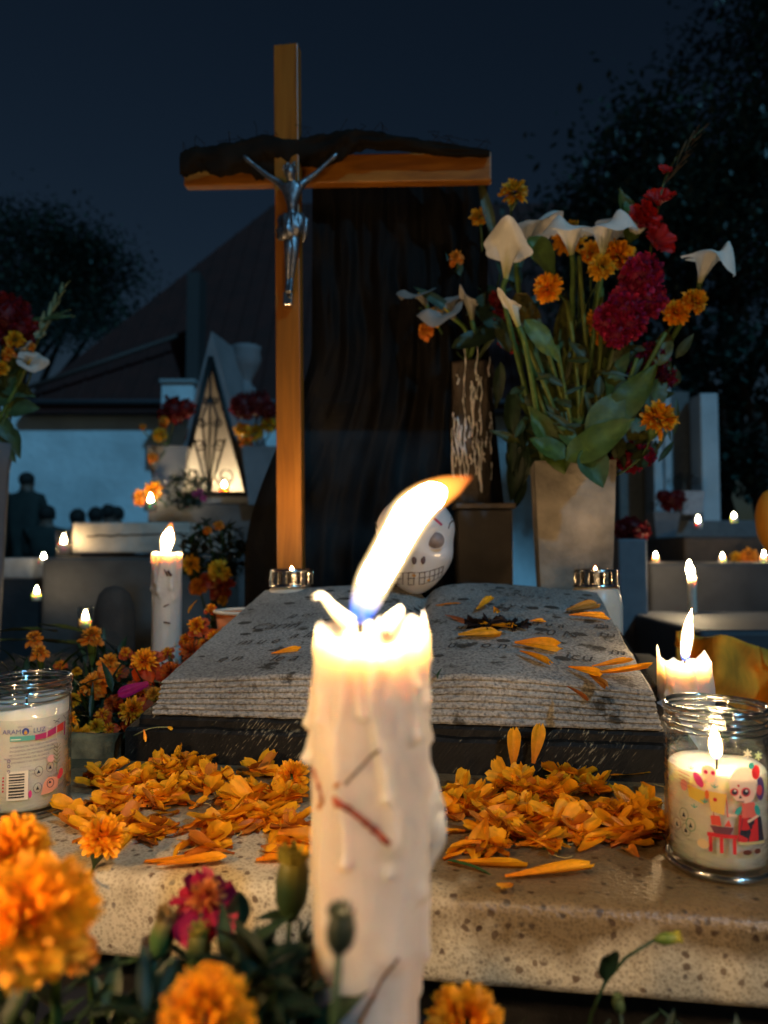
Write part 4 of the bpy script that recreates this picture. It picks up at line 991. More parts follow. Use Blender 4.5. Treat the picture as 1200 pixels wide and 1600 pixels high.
# ------------------------------------------------------------------ metal-lidded grave lanterns
CORE_LAN = emit('lantern_flame_core', (1, .6, .28), 2200)
CORE_LAN2 = emit('dim_lantern_flame_core', (1, .6, .28), 250)
def lantern(label, px, d, wl, lit=True):
    top = P(px, 889, d); r = S(33, d); z0 = SZ if d > .9 else SZ
    t = thing('grave_lantern', label, 'grave lantern', (top.x, top.y, z0), 'metal lidded lanterns behind the book')
    c = V((top.x, top.y, 0)); zt = top.z; zl = P(px, 916, d).z
    mb = MB(); lathe(mb, [(r * .72, zt - .002), (r * .74, zt), (r * .96, zt), (r, zt - .002), (r, zt - .004), (r * .93, zt - .004), (r * .93, zt - .0025), (r * .72, zt - .002)], 48, c); mb.build('lid_top', CHROME, t)
    for i in range(14):
        q = 2 * PI * i / 14; mb = MB(); dx = V((-math.sin(q), math.cos(q), 0)); dr = V((math.cos(q), math.sin(q), 0)); p = c + dr * r * .97
        vs = [p + dx * a * .0040 + dr * b + V((0, 0, z)) for z in (zl + .003, zt - .0035) for b in (-.002, .0015) for a in (-1, 1)]
        mb.add(vs, [(0, 2, 3, 1), (4, 5, 7, 6), (0, 1, 5, 4), (2, 6, 7, 3), (0, 4, 6, 2), (1, 3, 7, 5)]); bevel(mb.build('lid_lug', CHROME, t, False), .0008)
    mb = MB(); lathe(mb, [(r * .8, zl + .004), (r * 1.02, zl + .004), (r * 1.05, zl + .001), (r * 1.05, zl - .001), (r * .9, zl - .001)], 48, c); mb.build('lid_ring', CHROME, t)
    mb = MB(); lathe(mb, [(r * .74, zt - .004), (r * .74, zl + .003), (r*.9, zl - .001)], 32, c); mb.build('lid_core', IRON, t)
    b = c + V((0, 0, zt - .025)); flame(t, [(b.x, b.y, b.z, .003), (b.x, b.y, b.z + .008, .006), (b.x, b.y, b.z + .018, .006), (b.x, b.y, b.z + .032, .001)], CORE_LAN if px < 600 else CORE_LAN2, .1, .85, .75, 12)
    mb = MB(); rb = r * wl; lathe(mb, [(r * .9, zl - .001), (r * 1.08, zl - .006), (rb, zl - .030), (rb, z0 + .03), (rb * .95, z0 + .004), (rb * .8, z0)], 40, c, fn=lambda q, rr, z: (rr * (1 + (.02 * math.cos(q * 8) if z < zl - .02 else 0)), z)); mb.build('lantern_body', PLAST, t)
lantern('metal lidded white lantern in front of the foot of the wooden cross', 456, 1.13, 1.3)
lantern('metal lidded white lantern in front of the grey stone vase at right', 930, 1.12, 1.22)
# paper cup
dC = 1.12; a = P(383, 951, dC)
cup = thing('paper_cup', 'orange printed paper cup among marigolds behind the left page', 'paper cup', (a.x, a.y, a.z - .095)); r = S(46, dC)
c = V((a.x, a.y, a.z))
mb = MB(); lathe(mb, [(r * .68, -.094), (r * .70, -.094), (r * .98, -.006), (r * .96, -.006), (r * .68, -.088), (.001, -.088)], 48, c)
cm = bpy.data.materials.new('orange_paper_print'); t_, b_ = nodes(cm); N = t_.nodes.new; K = t_.links.new
b_.inputs['Base Color'].default_value = (.62, .17, .05, 1); b_.inputs['Roughness'].default_value = .6
mb.build('cup_wall', cm, cup)
mb = MB(); tube(mb, [c + V((math.cos(q) * r, math.sin(q) * r, -.004)) for q in [2 * PI * i / 48 for i in range(49)]], .0026, 8); mb.build('rolled_rim', mat('paper_rim', (.72, .62, .48), .6), cup)
dcl = Decal(c, r * .93, math.atan2(-c.y, -c.x))
for i in range(13): dcl.ell(-.012 + i * .0042, -.022 - .0008 * i, .0015, .0016, (.12, .03, .02))
for i in range(9): dcl.ell(.002 + i * .0042, -.028 - .0008 * i, .0013, .0013, (.12, .03, .02))
dcl.c = c + V((0, 0, 0)); dcl.r = r * .90
dcl.ell(-.020, -.036, .016, .015, (.58, .50, .30)); dcl.ring(-.020, -.036, .012, .011, .001, (.2, .3, .2)); dcl.ell(-.034, -.030, .006, .008, (.35, .35, .2)); dcl.ell(.0, -.046, .008, .008, (.30, .16, .22))
dcl.done('cup_print', cup)

# ------------------------------------------------------------------ flowers
OR0, OR1 = (.80, .20, .003), (.96, .43, .010)     # marigold orange, petal base and tip
YE0, YE1 = (.60, .25, .008), (.80, .42, .015)
RD0, RD1 = (.45, .012, .015), (.85, .20, .010)
DR0, DR1 = (.30, .015, .015), (.50, .09, .015)
BR0, BR1 = (.55, .13, .008), (.80, .28, .02)
GR0, GR1 = (.03, .07, .018), (.06, .12, .028)
def petal(mb, b, d, nrm, ln, wd, curl, ruf, c0, c1, nu=3, nv=2, cup=.2, neck=.3, seed=0.0, rag=.0, col=None):
    d, s, n_ = frame(d, nrm); vs = []; cs = []
    for i in range(nu + 1):
        f = i / nu; ww = wd * .5 * (neck + (1 - neck) * math.sin(min(1, f * 1.25) * PI / 2) ** 1.3) * (1 if f < .8 else (1 - .55 * ((f - .8) / .2) ** 2))
        for j in range(nv * 2 + 1):
            t = (j - nv) / nv
            l_ = ln * f * (1 + (rag * noise.noise(V((t * 3.1, seed, 2))) if f == 1 else 0))
            h = curl * ln * f * f + cup * ww * t * t + ruf * ln * f * math.sin(t * 5 + seed * 3)
            vs.append(b + d * l_ + s * ww * t + n_ * h)
            cs.append([c0[k_] + (c1[k_] - c0[k_]) * f for k_ in range(3)])
    W = nv * 2 + 1
    mb.add(vs, [(i * W + j, i * W + j + 1, (i + 1) * W + j + 1, (i + 1) * W + j) for i in range(nu) for j in range(W - 1)], cs)
def bloom_petals(mb, c, d, r, n, c0, c1, spread=1.25, wid=.34, jit=.25, ruf=.10, flat=1.0, nu=3, nv=1, each=None, seed=0):
    d, s, u = frame(V(d))
    for i in range(n):
        f = (i + .5) / n; th_ = math.acos(1 - f * spread); az = i * 2.39996 + U(-.2, .2)
        dd = d * math.cos(th_) * flat + (s * math.cos(az) + u * math.sin(az)) * math.sin(th_)
        dd = (dd + V((U(-1, 1), U(-1, 1), U(-1, 1))) * jit).normalized()
        ll = r * U(.8, 1.05) * (.92 + .08 * f); m_ = mb if each is None else MB(); k_ = U(.75, 1.12)
        petal(m_, c + dd * ll * .35, dd, d if th_ > .5 else s, ll * .68, r * wid * U(.8, 1.2), U(-.25, .15), ruf, [x * k_ for x in c0], [x * k_ for x in c1], nu, nv, .35, .45, seed=i * .7, rag=.35)
        if each is not None: m_.build('petal', PET, each)
def calyx(mb, c, d, r, ln):
    d = V(d).normalized()
    pts = [c - d * ln * f for f in (0, .12, .35, .6, .82, 1)]
    tube(mb, pts, [r * x for x in (.95, 1, .98, .8, .45, .22)], 12, (.05, .10, .025))
def stem(mb, a, b, r, col=(.045, .09, .022), bend=.1, k_=8, dirn=None):
    a, b = V(a), V(b); mid = (a + b) / 2 + V((U(-1, 1), U(-1, 1), 0)) * bend * (b - a).length
    if dirn is not None: mid = a - V(dirn).normalized() * (b - a).length * .35 + V((0, 0, -.1)) * (b - a).length
    pts = [a * (1 - t) ** 2 + mid * 2 * t * (1 - t) + b * t * t for t in [i / k_ for i in range(k_ + 1)]]
    tube(mb, pts, r, 7, col); return pts
def leaf(mb, b, d, ln, wd, c, fold=.3, droop=.2, nu=8, up=V((0, 0, 1)), wav=.04):
    d, s, n_ = frame(V(d), up); vs = []; cs = []; k_ = U(.8, 1.2); sd_ = U(0, 50)
    for i in range(nu + 1):
        f = i / nu; ww = wd * .5 * math.sin(PI * min(1, f ** .75)) ** .9 + .0004
        for t in (-1, -.5, 0, .5, 1):
            vs.append(b + d * ln * f + s * ww * t + n_ * (abs(t) * ww * fold - droop * ln * f * f + wav * ln * noise.noise(V((f * 4, t * 2, sd_)))))
            q = k_ * (1.35 if t == 0 else 1)
            cs.append([x * q for x in c])
    mb.add(vs, [(i * 5 + j, i * 5 + j + 1, (i + 1) * 5 + j + 1, (i + 1) * 5 + j) for i in range(nu) for j in range(4)], cs)

def marigold(label, c, r, d, soilz, style='orange', n=150, leaves=3, group=None, stem_to=None, outer=7, each=False, sr=None, name='marigold', long_calyx=1.6, root=None):
    c = V(c); d = V(d).normalized()
    ft = V(stem_to) if stem_to is not None else V((c.x + U(-.02, .02), c.y + U(.0, .03), soilz))
    t = thing(name, label, 'marigold', ft, group)
    c0, c1 = {'orange': (OR0, OR1), 'yellow': (YE0, YE1), 'red': (RD0, RD1), 'dark': (DR0, DR1), 'brown': (BR0, BR1), 'magenta': ((.34, .004, .035), (.46, .012, .06))}[style]
    if style in ('orange', 'yellow'):
        if each:
            random.seed(int(c.x * 9000)); bloom_petals(None, c, d, r, n, c0, c1, 1.35, .30, .22, .12, nu=3, nv=1, each=t)
        else:
            mb = MB(); bloom_petals(mb, c, d, r, n, c0, c1, 1.35, .30, .22, .12); mb.build('ruffled_petals', PET, t, kind='stuff')
    else:
        mb = MB(); cc = {'red': ((.75, .15, .006), (.95, .42, .012)), 'dark': ((.36, .03, .01), (.60, .14, .012)), 'brown': ((.60, .18, .01), (.85, .36, .03)), 'magenta': ((.60, .12, .02), (.75, .24, .04))}[style]
        bloom_petals(mb, c + d * r * .15, d, r * (.52 if style == 'magenta' else .82), int(n * .7), *cc, 1.0, .22, .3, .14, nu=2); mb.build('ruffled_petals', PET, t, kind='stuff')
        _, s, u = frame(d)
        for i in range(outer):
            a = 2 * PI * i / outer + U(-.3, .3); dd = (s * math.cos(a) + u * math.sin(a)) + d * U(-.5, .1)
            m1 = MB(); petal(m1, c - d * r * .1, dd, d, r * U(.95, 1.2), r * .85, U(-.45, .1), .08, c0, [x * .55 + y * .45 for x, y in zip(c0, c1)], 5, 3, .3, .4, seed=i * 1.3, rag=.2); m1.build('petal', PET, t)
    mb = MB(); calyx(mb, c - d * r * .12, d, r * .36, r * long_calyx); mb.build('calyx', LEAF, t)
    mb = MB(); a = c - d * r * (long_calyx * .95); pts = stem(mb, a, ft, sr or r * .075, dirn=d); mb.build('stem', LEAF, t)
    for i in range(leaves):
        p = pts[1 + i % 4 + (i > 3)]
        mb = MB(); dd = V((U(-1, 1), U(-1, .4), U(-.1, .9))); leaf(mb, p, dd, r * U(1.4, 2.2), r * U(.35, .6), (.022, .050, .016), droop=U(0, .4)); mb.build('leaf', LEAF, t)
    return t

# --- marigolds in the planter left of the book
GL = 'small marigolds in the planter left of the book'
random.seed(31)
for (px, py, rp, dd, st, di, lb) in (
    (226, 1036, 26, .93, 'red', (.1, -.8, .7), 'fullest orange ruffled marigold with red lower petals left of the stone book'),
    (146, 1070, 22, .90, 'brown', (-.2, -.9, .3), 'brownish orange marigold with two broad drooping petals above the left jar'),
    (209, 1112, 27, .83, 'red', (-.2, -.9, .5), 'red and orange marigold leaning against the corner of the black book base'),
    (119, 1160, 27, .80, 'orange', (-.2, -.9, .5), 'bright orange pompom marigold touching the right side of the left jar'),
    (104, 1128, 18, .86, 'orange', (.1, -.6, .8), 'orange pompom marigold half hidden behind the shoulder of the left jar'),
    (144, 996, 19, 1.0, 'brown', (.1, -.3, 1), 'flat orange brown marigold on a long pale green calyx'),
    (171, 1036, 18, .95, 'brown', (.3, -.6, .8), 'wilted orange marigold right of the long calyxed one'),
    (54, 998, 14, 1.02, 'brown', (-.1, -.4, 1), 'upper orange marigold of the close pair at the far left'),
    (62, 1020, 14, .98, 'brown', (.1, -.4, 1), 'lower orange marigold of the close pair at the far left'),
    (308, 978, 17, 1.08, 'red', (-.1, -.9, .4), 'round red orange marigold just left of the paper cup'),
    (330, 953, 11, 1.12, 'red', (0, -.5, .8), 'smallest red marigold above the rim of the paper cup'),
    (336, 996, 15, 1.04, 'red', (.2, -.9, .2), 'orange red marigold in front of the paper cup'),
    (301, 1022, 24, .99, 'dark', (0, -.6, .8), 'dark red marigold with an orange heart at the foot of the tall candle'),
    (268, 1052, 22, .93, 'dark', (.1, -.9, .3), 'dull dark red marigold beside the left edge of the stone page'),
    (240, 1086, 14, .86, 'brown', (.2, -.8, .4), 'small orange marigold tucked under the left edge of the stone page'),
    (150, 1136, 13, .84, 'yellow', (0, -.9, .3), 'small mustard yellow marigold between the left jar and the kerb'),
    (113, 1095, 13, .9, 'yellow', (.3, -.4, .9), 'spent yellow marigold with spiky stamens by the left jar rim'),
    (205, 1075, 12, .92, 'dark', (0, -.8, .4), 'small dark red marigold below the fullest orange one'),
    (175, 1100, 14, .9, 'dark', (-.2, -.8, .4), 'small dark wilted marigold between the broad petalled one and the book base'),
    (318, 1042, 11, .97, 'dark', (0, -.8, .4), 'tiny dark red marigold against the lower left page edge'),
    (120, 1050, 8, .98, 'yellow', (.2, -.3, 1), 'tiny green yellow marigold bud left of the broad petalled one')):
    c = P(px, py, dd)
    marigold(lb, c, S(rp, dd), di, .475, st, 120, 2, GL, stem_to=(min(c.x - .01, GR(-.335, 0).x + .05 * 0 - .0 if False else c.x), c.y + .02, .475), long_calyx=2.6 if 'calyx' in lb or 'pair' in lb else 1.6)
for (px, py, rp, dd) in ((185, 1050, 13, 1.0), (160, 1118, 14, .86), (245, 1060, 13, .98), (290, 1000, 12, 1.1), (130, 1085, 12, .95), (196, 1020, 11, 1.05), (282, 1068, 12, .93), (222, 1080, 13, .9), (95, 1040, 11, 1.05), (318, 1008, 12, 1.06), (172, 1140, 13, .83), (262, 1020, 11, 1.08)):
    marigold('small red orange marigold deep among its neighbours in the planter left of the book', P(px, py, dd), S(rp, dd), (U(-.3, .3), -.8, .5), .475, 'red', 60, 1, 'small red orange marigolds deep in the planter bed')
mb = MB(); random.seed(12)               # dim foliage between them
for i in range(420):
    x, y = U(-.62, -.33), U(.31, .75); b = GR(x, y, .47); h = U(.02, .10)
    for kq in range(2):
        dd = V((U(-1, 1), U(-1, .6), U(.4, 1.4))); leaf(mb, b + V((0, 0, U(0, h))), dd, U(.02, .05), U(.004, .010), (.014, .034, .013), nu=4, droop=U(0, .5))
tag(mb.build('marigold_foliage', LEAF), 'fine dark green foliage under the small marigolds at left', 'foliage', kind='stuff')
mb = MB(); b = P(232, 1068, .88)
petal(mb, b, V((-.9, -.1, -.35)), V((0, -1, .4)), .035, .016, .1, .08, (.42, .01, .10), (.55, .015, .16), 8, 4, .3, .4, rag=.3)
tag(mb.build('bract', PET), 'loose magenta bract among the marigolds left of the book', 'bract')
mb = MB(); b = P(150, 965, 1.6)
for (px, py, dx, dz_) in ((0, 985, .10, .005), (60, 975, .12, -.02), (0, 1000, .13, .0), (80, 1003, .08, -.01)):
    leaf(mb, P(px, py, 1.35), V((1, .1, dz_ * 8)), dx, .022, (.09, .085, .012), nu=8, droop=.05)
tag(mb.build('yellow_leaves', LEAF), 'yellow green strap leaves lying low at the left edge', 'leaves')

# --- foreground plants
GF = 'marigolds growing in front of the ledge'
random.seed(41)
marigold('largest orange pompom marigold at the lower left, closest to the camera', P(52, 1435, .25), S(92, .25), (.2, -.8, .55), .355, 'orange', 290, 3, GF, each=True, sr=.002)
marigold('orange marigold peeking up behind the largest pompom at lower left', P(22, 1335, .33), S(58, .33), (-.1, -.7, .7), .355, 'orange', 200, 2, GF, each=True, sr=.002)
marigold('orange marigold cut off by the bottom edge below the magenta one', P(322, 1592, .24), S(74, .24), (0, -.6, .8), .36, 'orange', 190, 2, GF, each=True, sr=.002)
marigold('spiky orange marigold at the bottom edge right of the candle', P(728, 1608, .30), S(64, .30), (0, -.5, .85), .36, 'orange', 90, 1, GF, each=True, sr=.002)
marigold('small orange marigold drooping from under the largest pompom', P(122, 1495, .29), S(30, .29), (.3, -.9, -.1), .36, 'brown', 70, 1, GF, sr=.0013)
marigold('magenta petalled marigold with orange heart before the ledge', P(322, 1408, .33), S(58, .33), (.1, -.45, .9), .36, 'magenta', 80, 1, GF, sr=.0014, outer=8)
marigold('upside down orange marigold head with a dark calyx on the ledge corner', P(160, 1308, .50), S(36, .50), (.3, -.35, .75), .5, 'orange', 130, 0, None, stem_to=P(122, 1370, .475), sr=.001)
marigold('full marigold head resting on the petals left of the candle', P(456, 1216, .66), S(29, .66), (-.1, -.8, .6), .5, 'orange', 110, 0, None, stem_to=(P(456, 1216, .66).x, .69, .5), sr=.001, long_calyx=.6)
# crumpled orange cloth on the tomb behind the right jar
mb = MB(); nu, nv = 40, 24; vs = []
for j in range(nv + 1):
    for i in range(nu + 1):
        f, g = i / nu, j / nv; px = 1056 + 260 * f
        tp = 978 + 95 * min(1, f * 1.0) ** 1.1 + 10 * math.sin(f * 9) - 14 * math.exp(-((f - .3) / .12) ** 2); py = tp + (1165 - tp) * g
        if f < .06: py = 990 + (py - 990) * (.3 + 10 * f)
        vs.append(P(px, py, 1.25 - .10 * g + .05 * math.sin(f * 14 + g * 3) + .05 * noise.noise(V((f * 6, g * 4, 0)))))
mb.add(vs, [(j * (nu + 1) + i, j * (nu + 1) + i + 1, (j + 1) * (nu + 1) + i + 1, (j + 1) * (nu + 1) + i) for j in range(nv) for i in range(nu)])
o = mb.build('orange_cloth', mat('orange_cloth', (.85, .33, .015), .9, .35, 14, .4, 60)); sf_ = o.modifiers.new('thickness', 'SOLIDIFY'); sf_.thickness = .004
tag(o, 'crumpled blurred orange cloth behind the short candle at the right edge', 'cloth')
mb = MB(); blob(mb, P(1206, 812, 1.25), S(40, 1.25), 20, amp=.12, fr=2, sq=(.62, .6, 1.25)); lathe(mb, [(.004, -.30), (.004, -.04)], 8, P(1206, 812, 1.25))
tag(mb.build('paper_lantern', mat('golden_paper', (.60, .24, .01), .7, .2, 10)), 'blurred golden paper globe on a stick at the right edge', 'paper globe')
def bud(label, c, r, ln, d, foot, tip=(.20, .16, .02), body=(.030, .058, .018), leaves=2, sr=.0012, group='closed buds in front of the ledge'):
    c = V(c); d = V(d).normalized(); t = thing('flower_bud', label, 'bud', foot, group)
    mb = MB(); pts = [c - d * ln * .6 + d * ln * f for f in (0, .12, .3, .55, .8, .95, 1)]
    cols = [body] * 4 + [[(a + b) / 2 for a, b in zip(body, tip)], tip, tip]
    tube(mb, pts, [r * x for x in (.3, .6, .92, 1, .85, .6, .35)], 16, cols=cols); mb.build('bud', LEAF, t)
    mb = MB(); _, s, u = frame(d)
    for i in range(9):
        a = i * .7; leaf(mb, pts[4] + (s * math.cos(a) + u * math.sin(a)) * r * .6, d + (s * math.cos(a) + u * math.sin(a)) * .25, ln * .3, r * .5, tip, nu=3, droop=0)
    mb.build('sepals', LEAF, t)
    mb = MB(); pp = stem(mb, c - d * ln * .6, foot, sr, (.03, .065, .02), dirn=d); mb.build('stem', LEAF, t)
    for i in range(leaves):
        mb = MB(); leaf(mb, pp[2 + i], V((U(-1, 1), U(-1, 0), U(.2, 1))), U(.02, .035), U(.006, .010), (.018, .042, .016)); mb.build('leaf', LEAF, t)
random.seed(51)
gz = .36
def ft(px, d): a = P(px, 1600, d); return (a.x, a.y + .01, gz)
bud('long green marigold bud with a yellow tip just left of the foreground candle', P(457, 1375, .32), S(26, .32), S(105, .32), (.08, -.1, 1), ft(432, .33), leaves=3)
bud('dark round bud silhouetted against the foreground candle', P(533, 1450, .22), S(23, .22), S(70, .22), (.1, -.1, 1), ft(485, .225), tip=(.03, .04, .018), body=(.022, .032, .018), leaves=0)
bud('light green bud left of the magenta petalled marigold', P(256, 1455, .33), S(19, .33), S(75, .33), (.3, -.1, 1), ft(243, .34), tip=(.22, .12, .03), body=(.06, .12, .03))
bud('dark green bud directly under the magenta petalled marigold', P(311, 1480, .32), S(19, .32), S(70, .32), (.02, -.1, 1), ft(292, .33))
bud('small brown bud left of the light green bud', P(232, 1485, .33), S(13, .33), S(40, .33), (-.1, -.1, 1), ft(228, .34), tip=(.09, .05, .03), body=(.05, .05, .025), leaves=1)
bud('yellow tipped bud nodding on a thin curved stem at the lower right', P(1046, 1466, .36), S(9, .36), S(38, .36), (1, -.1, .18), (P(978, 1600, .36).x, .37, gz), tip=(.42, .36, .04), body=(.14, .20, .03), leaves=1, sr=.0008)
bud('small pale green bud low beside the nodding yellow tipped bud', P(966, 1568, .35), S(9, .35), S(26, .35), (-.2, -.1, 1), (P(975, 1600, .35).x, .36, gz), tip=(.14, .18, .06), body=(.08, .12, .04), leaves=0, sr=.0008)
mb = MB(); b = P(385, 1410, .44)
random.seed(9)
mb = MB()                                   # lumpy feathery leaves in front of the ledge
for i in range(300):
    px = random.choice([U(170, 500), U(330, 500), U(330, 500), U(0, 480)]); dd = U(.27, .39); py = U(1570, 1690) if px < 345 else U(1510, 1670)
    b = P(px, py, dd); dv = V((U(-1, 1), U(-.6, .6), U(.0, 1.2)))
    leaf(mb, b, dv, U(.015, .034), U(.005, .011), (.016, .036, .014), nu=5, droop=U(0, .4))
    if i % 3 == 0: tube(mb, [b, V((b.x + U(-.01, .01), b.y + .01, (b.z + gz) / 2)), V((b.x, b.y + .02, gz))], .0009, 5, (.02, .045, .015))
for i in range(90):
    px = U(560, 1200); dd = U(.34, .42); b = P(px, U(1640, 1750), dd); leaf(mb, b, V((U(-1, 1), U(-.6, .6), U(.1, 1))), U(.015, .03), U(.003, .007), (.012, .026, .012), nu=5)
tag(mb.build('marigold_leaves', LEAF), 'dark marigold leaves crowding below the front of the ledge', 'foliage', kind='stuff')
for i, (px, py, dx, dz_, ln) in enumerate(((372, 1455, .05, 1, .022), (400, 1480, .6, .9, .026), (470, 1440, -.8, .3, .02), (340, 1530, .8, .4, .026), (440, 1520, .4, .8, .022), (400, 1560, -.5, .8, .022), (455, 1500, .7, .55, .02))):
    b = P(px, py, .33); t = None
    mb = MB(); leaf(mb, b, V((dx, -.2, dz_)), ln, .0095, (.020, .044, .020), nu=8); tube(mb, [b, V((b.x, b.y + .01, gz))], .0009, 5, (.02, .045, .015))
    tag(mb.build('leaf_sprig', LEAF), 'dark rounded leaf sprig left of the foreground candle', 'leaf sprig', 'dark leaf sprigs left of the foreground candle')

# ------------------------------------------------------------------ loose petals
random.seed(77)
def loose_mesh(i, c0=OR0, c1=OR1):
    mb = MB(); r = random.Random(100 + i); ln, wd = r.uniform(.020, .031), r.uniform(.009, .014)
    sd_ = i * 3.7; nu, nv = 8, 3; vs = []; cs = []; curl = r.uniform(-.25, .35); cup = r.uniform(.1, .7); tw = r.uniform(-.6, .6)
    for a in range(nu + 1):
        f = a / nu; w_ = wd * .5 * (.16 + .84 * math.sin(min(1, f * 1.15) * PI / 2) ** 1.6) * (1 - (.5 * max(0, (f - .82) / .18) ** 2))
        for b in range(nv * 2 + 1):
            t = (b - nv) / nv; x = f * ln * (1 + (.10 * noise.noise(V((t * 2.5, sd_, 1))) if a == nu else 0)); q = tw * f
            y = w_ * t; z = curl * ln * f * f + cup * w_ * t * t + .07 * ln * noise.noise(V((f * 3, t * 2, sd_))) + .0006 * math.cos(t * 9) * (1 - f)
            vs.append(V((x, y * math.cos(q) - z * math.sin(q) * .3, z + y * math.sin(q)))); kf = .85 + .25 * noise.noise(V((t * 4, f * 1.2, sd_)))
            cs.append([(c0[k_] + (c1[k_] - c0[k_]) * f) * kf for k_ in range(3)])
    W = nv * 2 + 1
    mb.add(vs, [(a * W + b, a * W + b + 1, (a + 1) * W + b + 1, (a + 1) * W + b) for a in range(nu) for b in range(W - 1)], cs)
    return mb
LM = [loose_mesh(i) for i in range(12)] + [loose_mesh(20 + i, (.50, .12, .01), (.66, .22, .02)) for i in range(3)]
LME = [m_.mesh('marigold_petal', PET) for m_ in LM]
clus = {
 'left': ('loose orange marigold petal in the heap between left jar and foreground candle', 'petals heaped left of the candle',
   [(160, 1215, 25, 22), (205, 1225, 30, 30), (265, 1205, 35, 34), (250, 1250, 30, 26), (175, 1265, 28, 18), (330, 1225, 36, 22), (385, 1255, 34, 32), (440, 1250, 24, 24), (345, 1290, 34, 20), (415, 1285, 30, 20), (296, 1195, 24, 24), (190, 1300, 26, 16), (240, 1305, 22, 14), (460, 1300, 20, 10), (140, 1285, 22, 10), (410, 1210, 26, 8), (450, 1330, 26, 6), (330, 1325, 30, 5), (110, 1275, 22, 8)]),
 'right': ('loose orange marigold petal in the heap between foreground candle and right jar', 'petals heaped right of the candle',
   [(715, 1245, 22, 20), (745, 1260, 24, 20), (800, 1230, 32, 36), (855, 1240, 30, 28), (820, 1275, 34, 30), (780, 1300, 28, 20), (765, 1330, 26, 12), (870, 1290, 28, 22), (915, 1275, 26, 14), (905, 1310, 24, 8), (965, 1285, 24, 22), (1005, 1275, 20, 22), (1030, 1295, 18, 16), (985, 1310, 24, 14), (840, 1320, 26, 10), (700, 1275, 18, 10), (930, 1240, 24, 8), (890, 1215, 26, 14)])}
allp = []
for key, (lb, gp, cl) in clus.items():
    for (px, py, rp, hp) in cl:
        hgt = S(hp, .6) * .52; n_ = int(rp * hp / 30) + 5
        c = G(px, py + hp * .35)
        for i in range(n_):
            a = U(0, 2 * PI); rr = abs(random.gauss(0, .55)); x = c.x + math.cos(a) * rr * S(rp, .6) * 1.25; y = c.y + math.sin(a) * rr * S(rp, .6) * 1.1
            lx, ly, _ = L(V((x, y, 0)))
            if ly < .012 or ly > .245: ly = min(max(ly, .014), .243); q = GR(lx, ly); x, y = q.x, q.y
            if (V((x, y, 0)) - V((cR.x, cR.y, 0))).length < rJ + .012 or (V((x, y, 0)) - V((cL.x, cL.y, 0))).length < rL + .012: continue
            zc = SZ + .002 + U(0, 1) * hgt * math.exp(-rr * rr * 1.1)
            allp.append((zc, x, y, key, U(0, 2 * PI), U(-.34, .30), U(-.5, .5), int(R() * 15), U(.9, 1.35)))
for i in range(40):                       # strays
    px, py = (U(130, 480), U(1230, 1345)) if i % 2 else (U(690, 1040), U(1240, 1340))
    c = G(px, py); allp.append((SZ + .002, c.x, c.y, 'left' if i % 2 else 'right', U(0, 6.3), U(-.1, .1), U(-.3, .3), int(R() * 15), U(.8, 1.1)))
order = sorted(range(len(allp)), key=lambda i: -(allp[i][0] - SZ) + allp[i][2] * .05)
rest = MB(); cnt = 0
for rank, i in enumerate(order):
    zc, x, y, key, rz, ry, rx, mi_, s_ = allp[i]
    M_ = Matrix.Translation((x, y, zc)) @ Euler((rx, ry, rz)).to_matrix().to_4x4() @ Matrix.Scale(s_, 4) @ Matrix.Translation((-.012, 0, 0))
    lo = min((M_ @ v.co).z for v in LME[mi_].vertices)
    if lo < SZ + .0006: M_ = Matrix.Translation((0, 0, SZ + .0006 - lo)) @ M_
    if rank < 255:
        o = bpy.data.objects.new('marigold_petal', LME[mi_]); COL.objects.link(o); o.matrix_world = M_
        lx, ly, _ = L(V((x, y, 0)))
        dz9 = 'at back near black base' if ly > .165 else 'at front near ledge edge' if ly < .095 else 'halfway back'
        cs9 = ('jar side' if lx < -.13 else 'candle side') if key == 'left' else ('jar side' if lx > .10 else 'candle side')
        tag(o, 'orange petal of the %s heap, %s, %s' % (key, cs9, dz9), 'petal', '%s heap of petals, %s, %s' % (key, cs9, dz9)); cnt += 1
    else: rest.add([M_ @ V(v) for v in LM[mi_].v], LM[mi_].f, LM[mi_].c)
tag(rest.build('petal_litter', PET), 'orange marigold petals packed underneath the heaps on the ledge', 'petals', kind='stuff')
def one(label, p, d, nrm, ln, wd, curl=.1, cup=.3, c0=OR0, c1=OR1, group=None, neck=.25, ruf=.03, rag=.1):
    mb = MB(); petal(mb, V(p), V(d), V(nrm), ln, wd, curl, ruf, c0, c1, 10, 3, cup, neck, seed=ln * 100, rag=rag)
    return tag(mb.build('marigold_petal', PET), label, 'petal', group)
UPZ = (0, 0, 1)
one('upright pointed orange petal leaning on the black book base, left of two', G(800, 1218) + V((0, -.006, .012)), (.05, .15, 1), (0, -1, .2), .036, .013, .02, .5)
one('upright broad orange petal leaning on the black book base, right of two', G(832, 1218) + V((0, -.004, .016)), (.22, .15, 1), (0, -1, .2), .036, .013, .03, .3)
one('long orange petal curling along the front of the ledge, left half of the pair', G(700, 1352) + V((0, 0, .002)), (.9, -.12, .0), UPZ, .052, .013, .02, .5)
one('long orange petal along the front of the ledge, right half of the pair', G(790, 1378) + V((0, 0, .003)), (1, .10, .05), UPZ, .058, .014, .03, .5)
one('orange petal curl under the long pair on the ledge edge', G(800, 1385) + V((0, 0, .002)), (-.4, -.6, .05), UPZ, .016, .010)
one('single flat orange petal lying isolated at the front left of the ledge', G(225, 1350) + V((0, 0, .0015)), (1, .05, 0), UPZ, .050, .018, .02, .2)
one('orange petal crossing the isolated flat one at the front left', G(245, 1362) + V((0, 0, .004)), (1, .18, .03), UPZ, .044, .012, .02, .3)
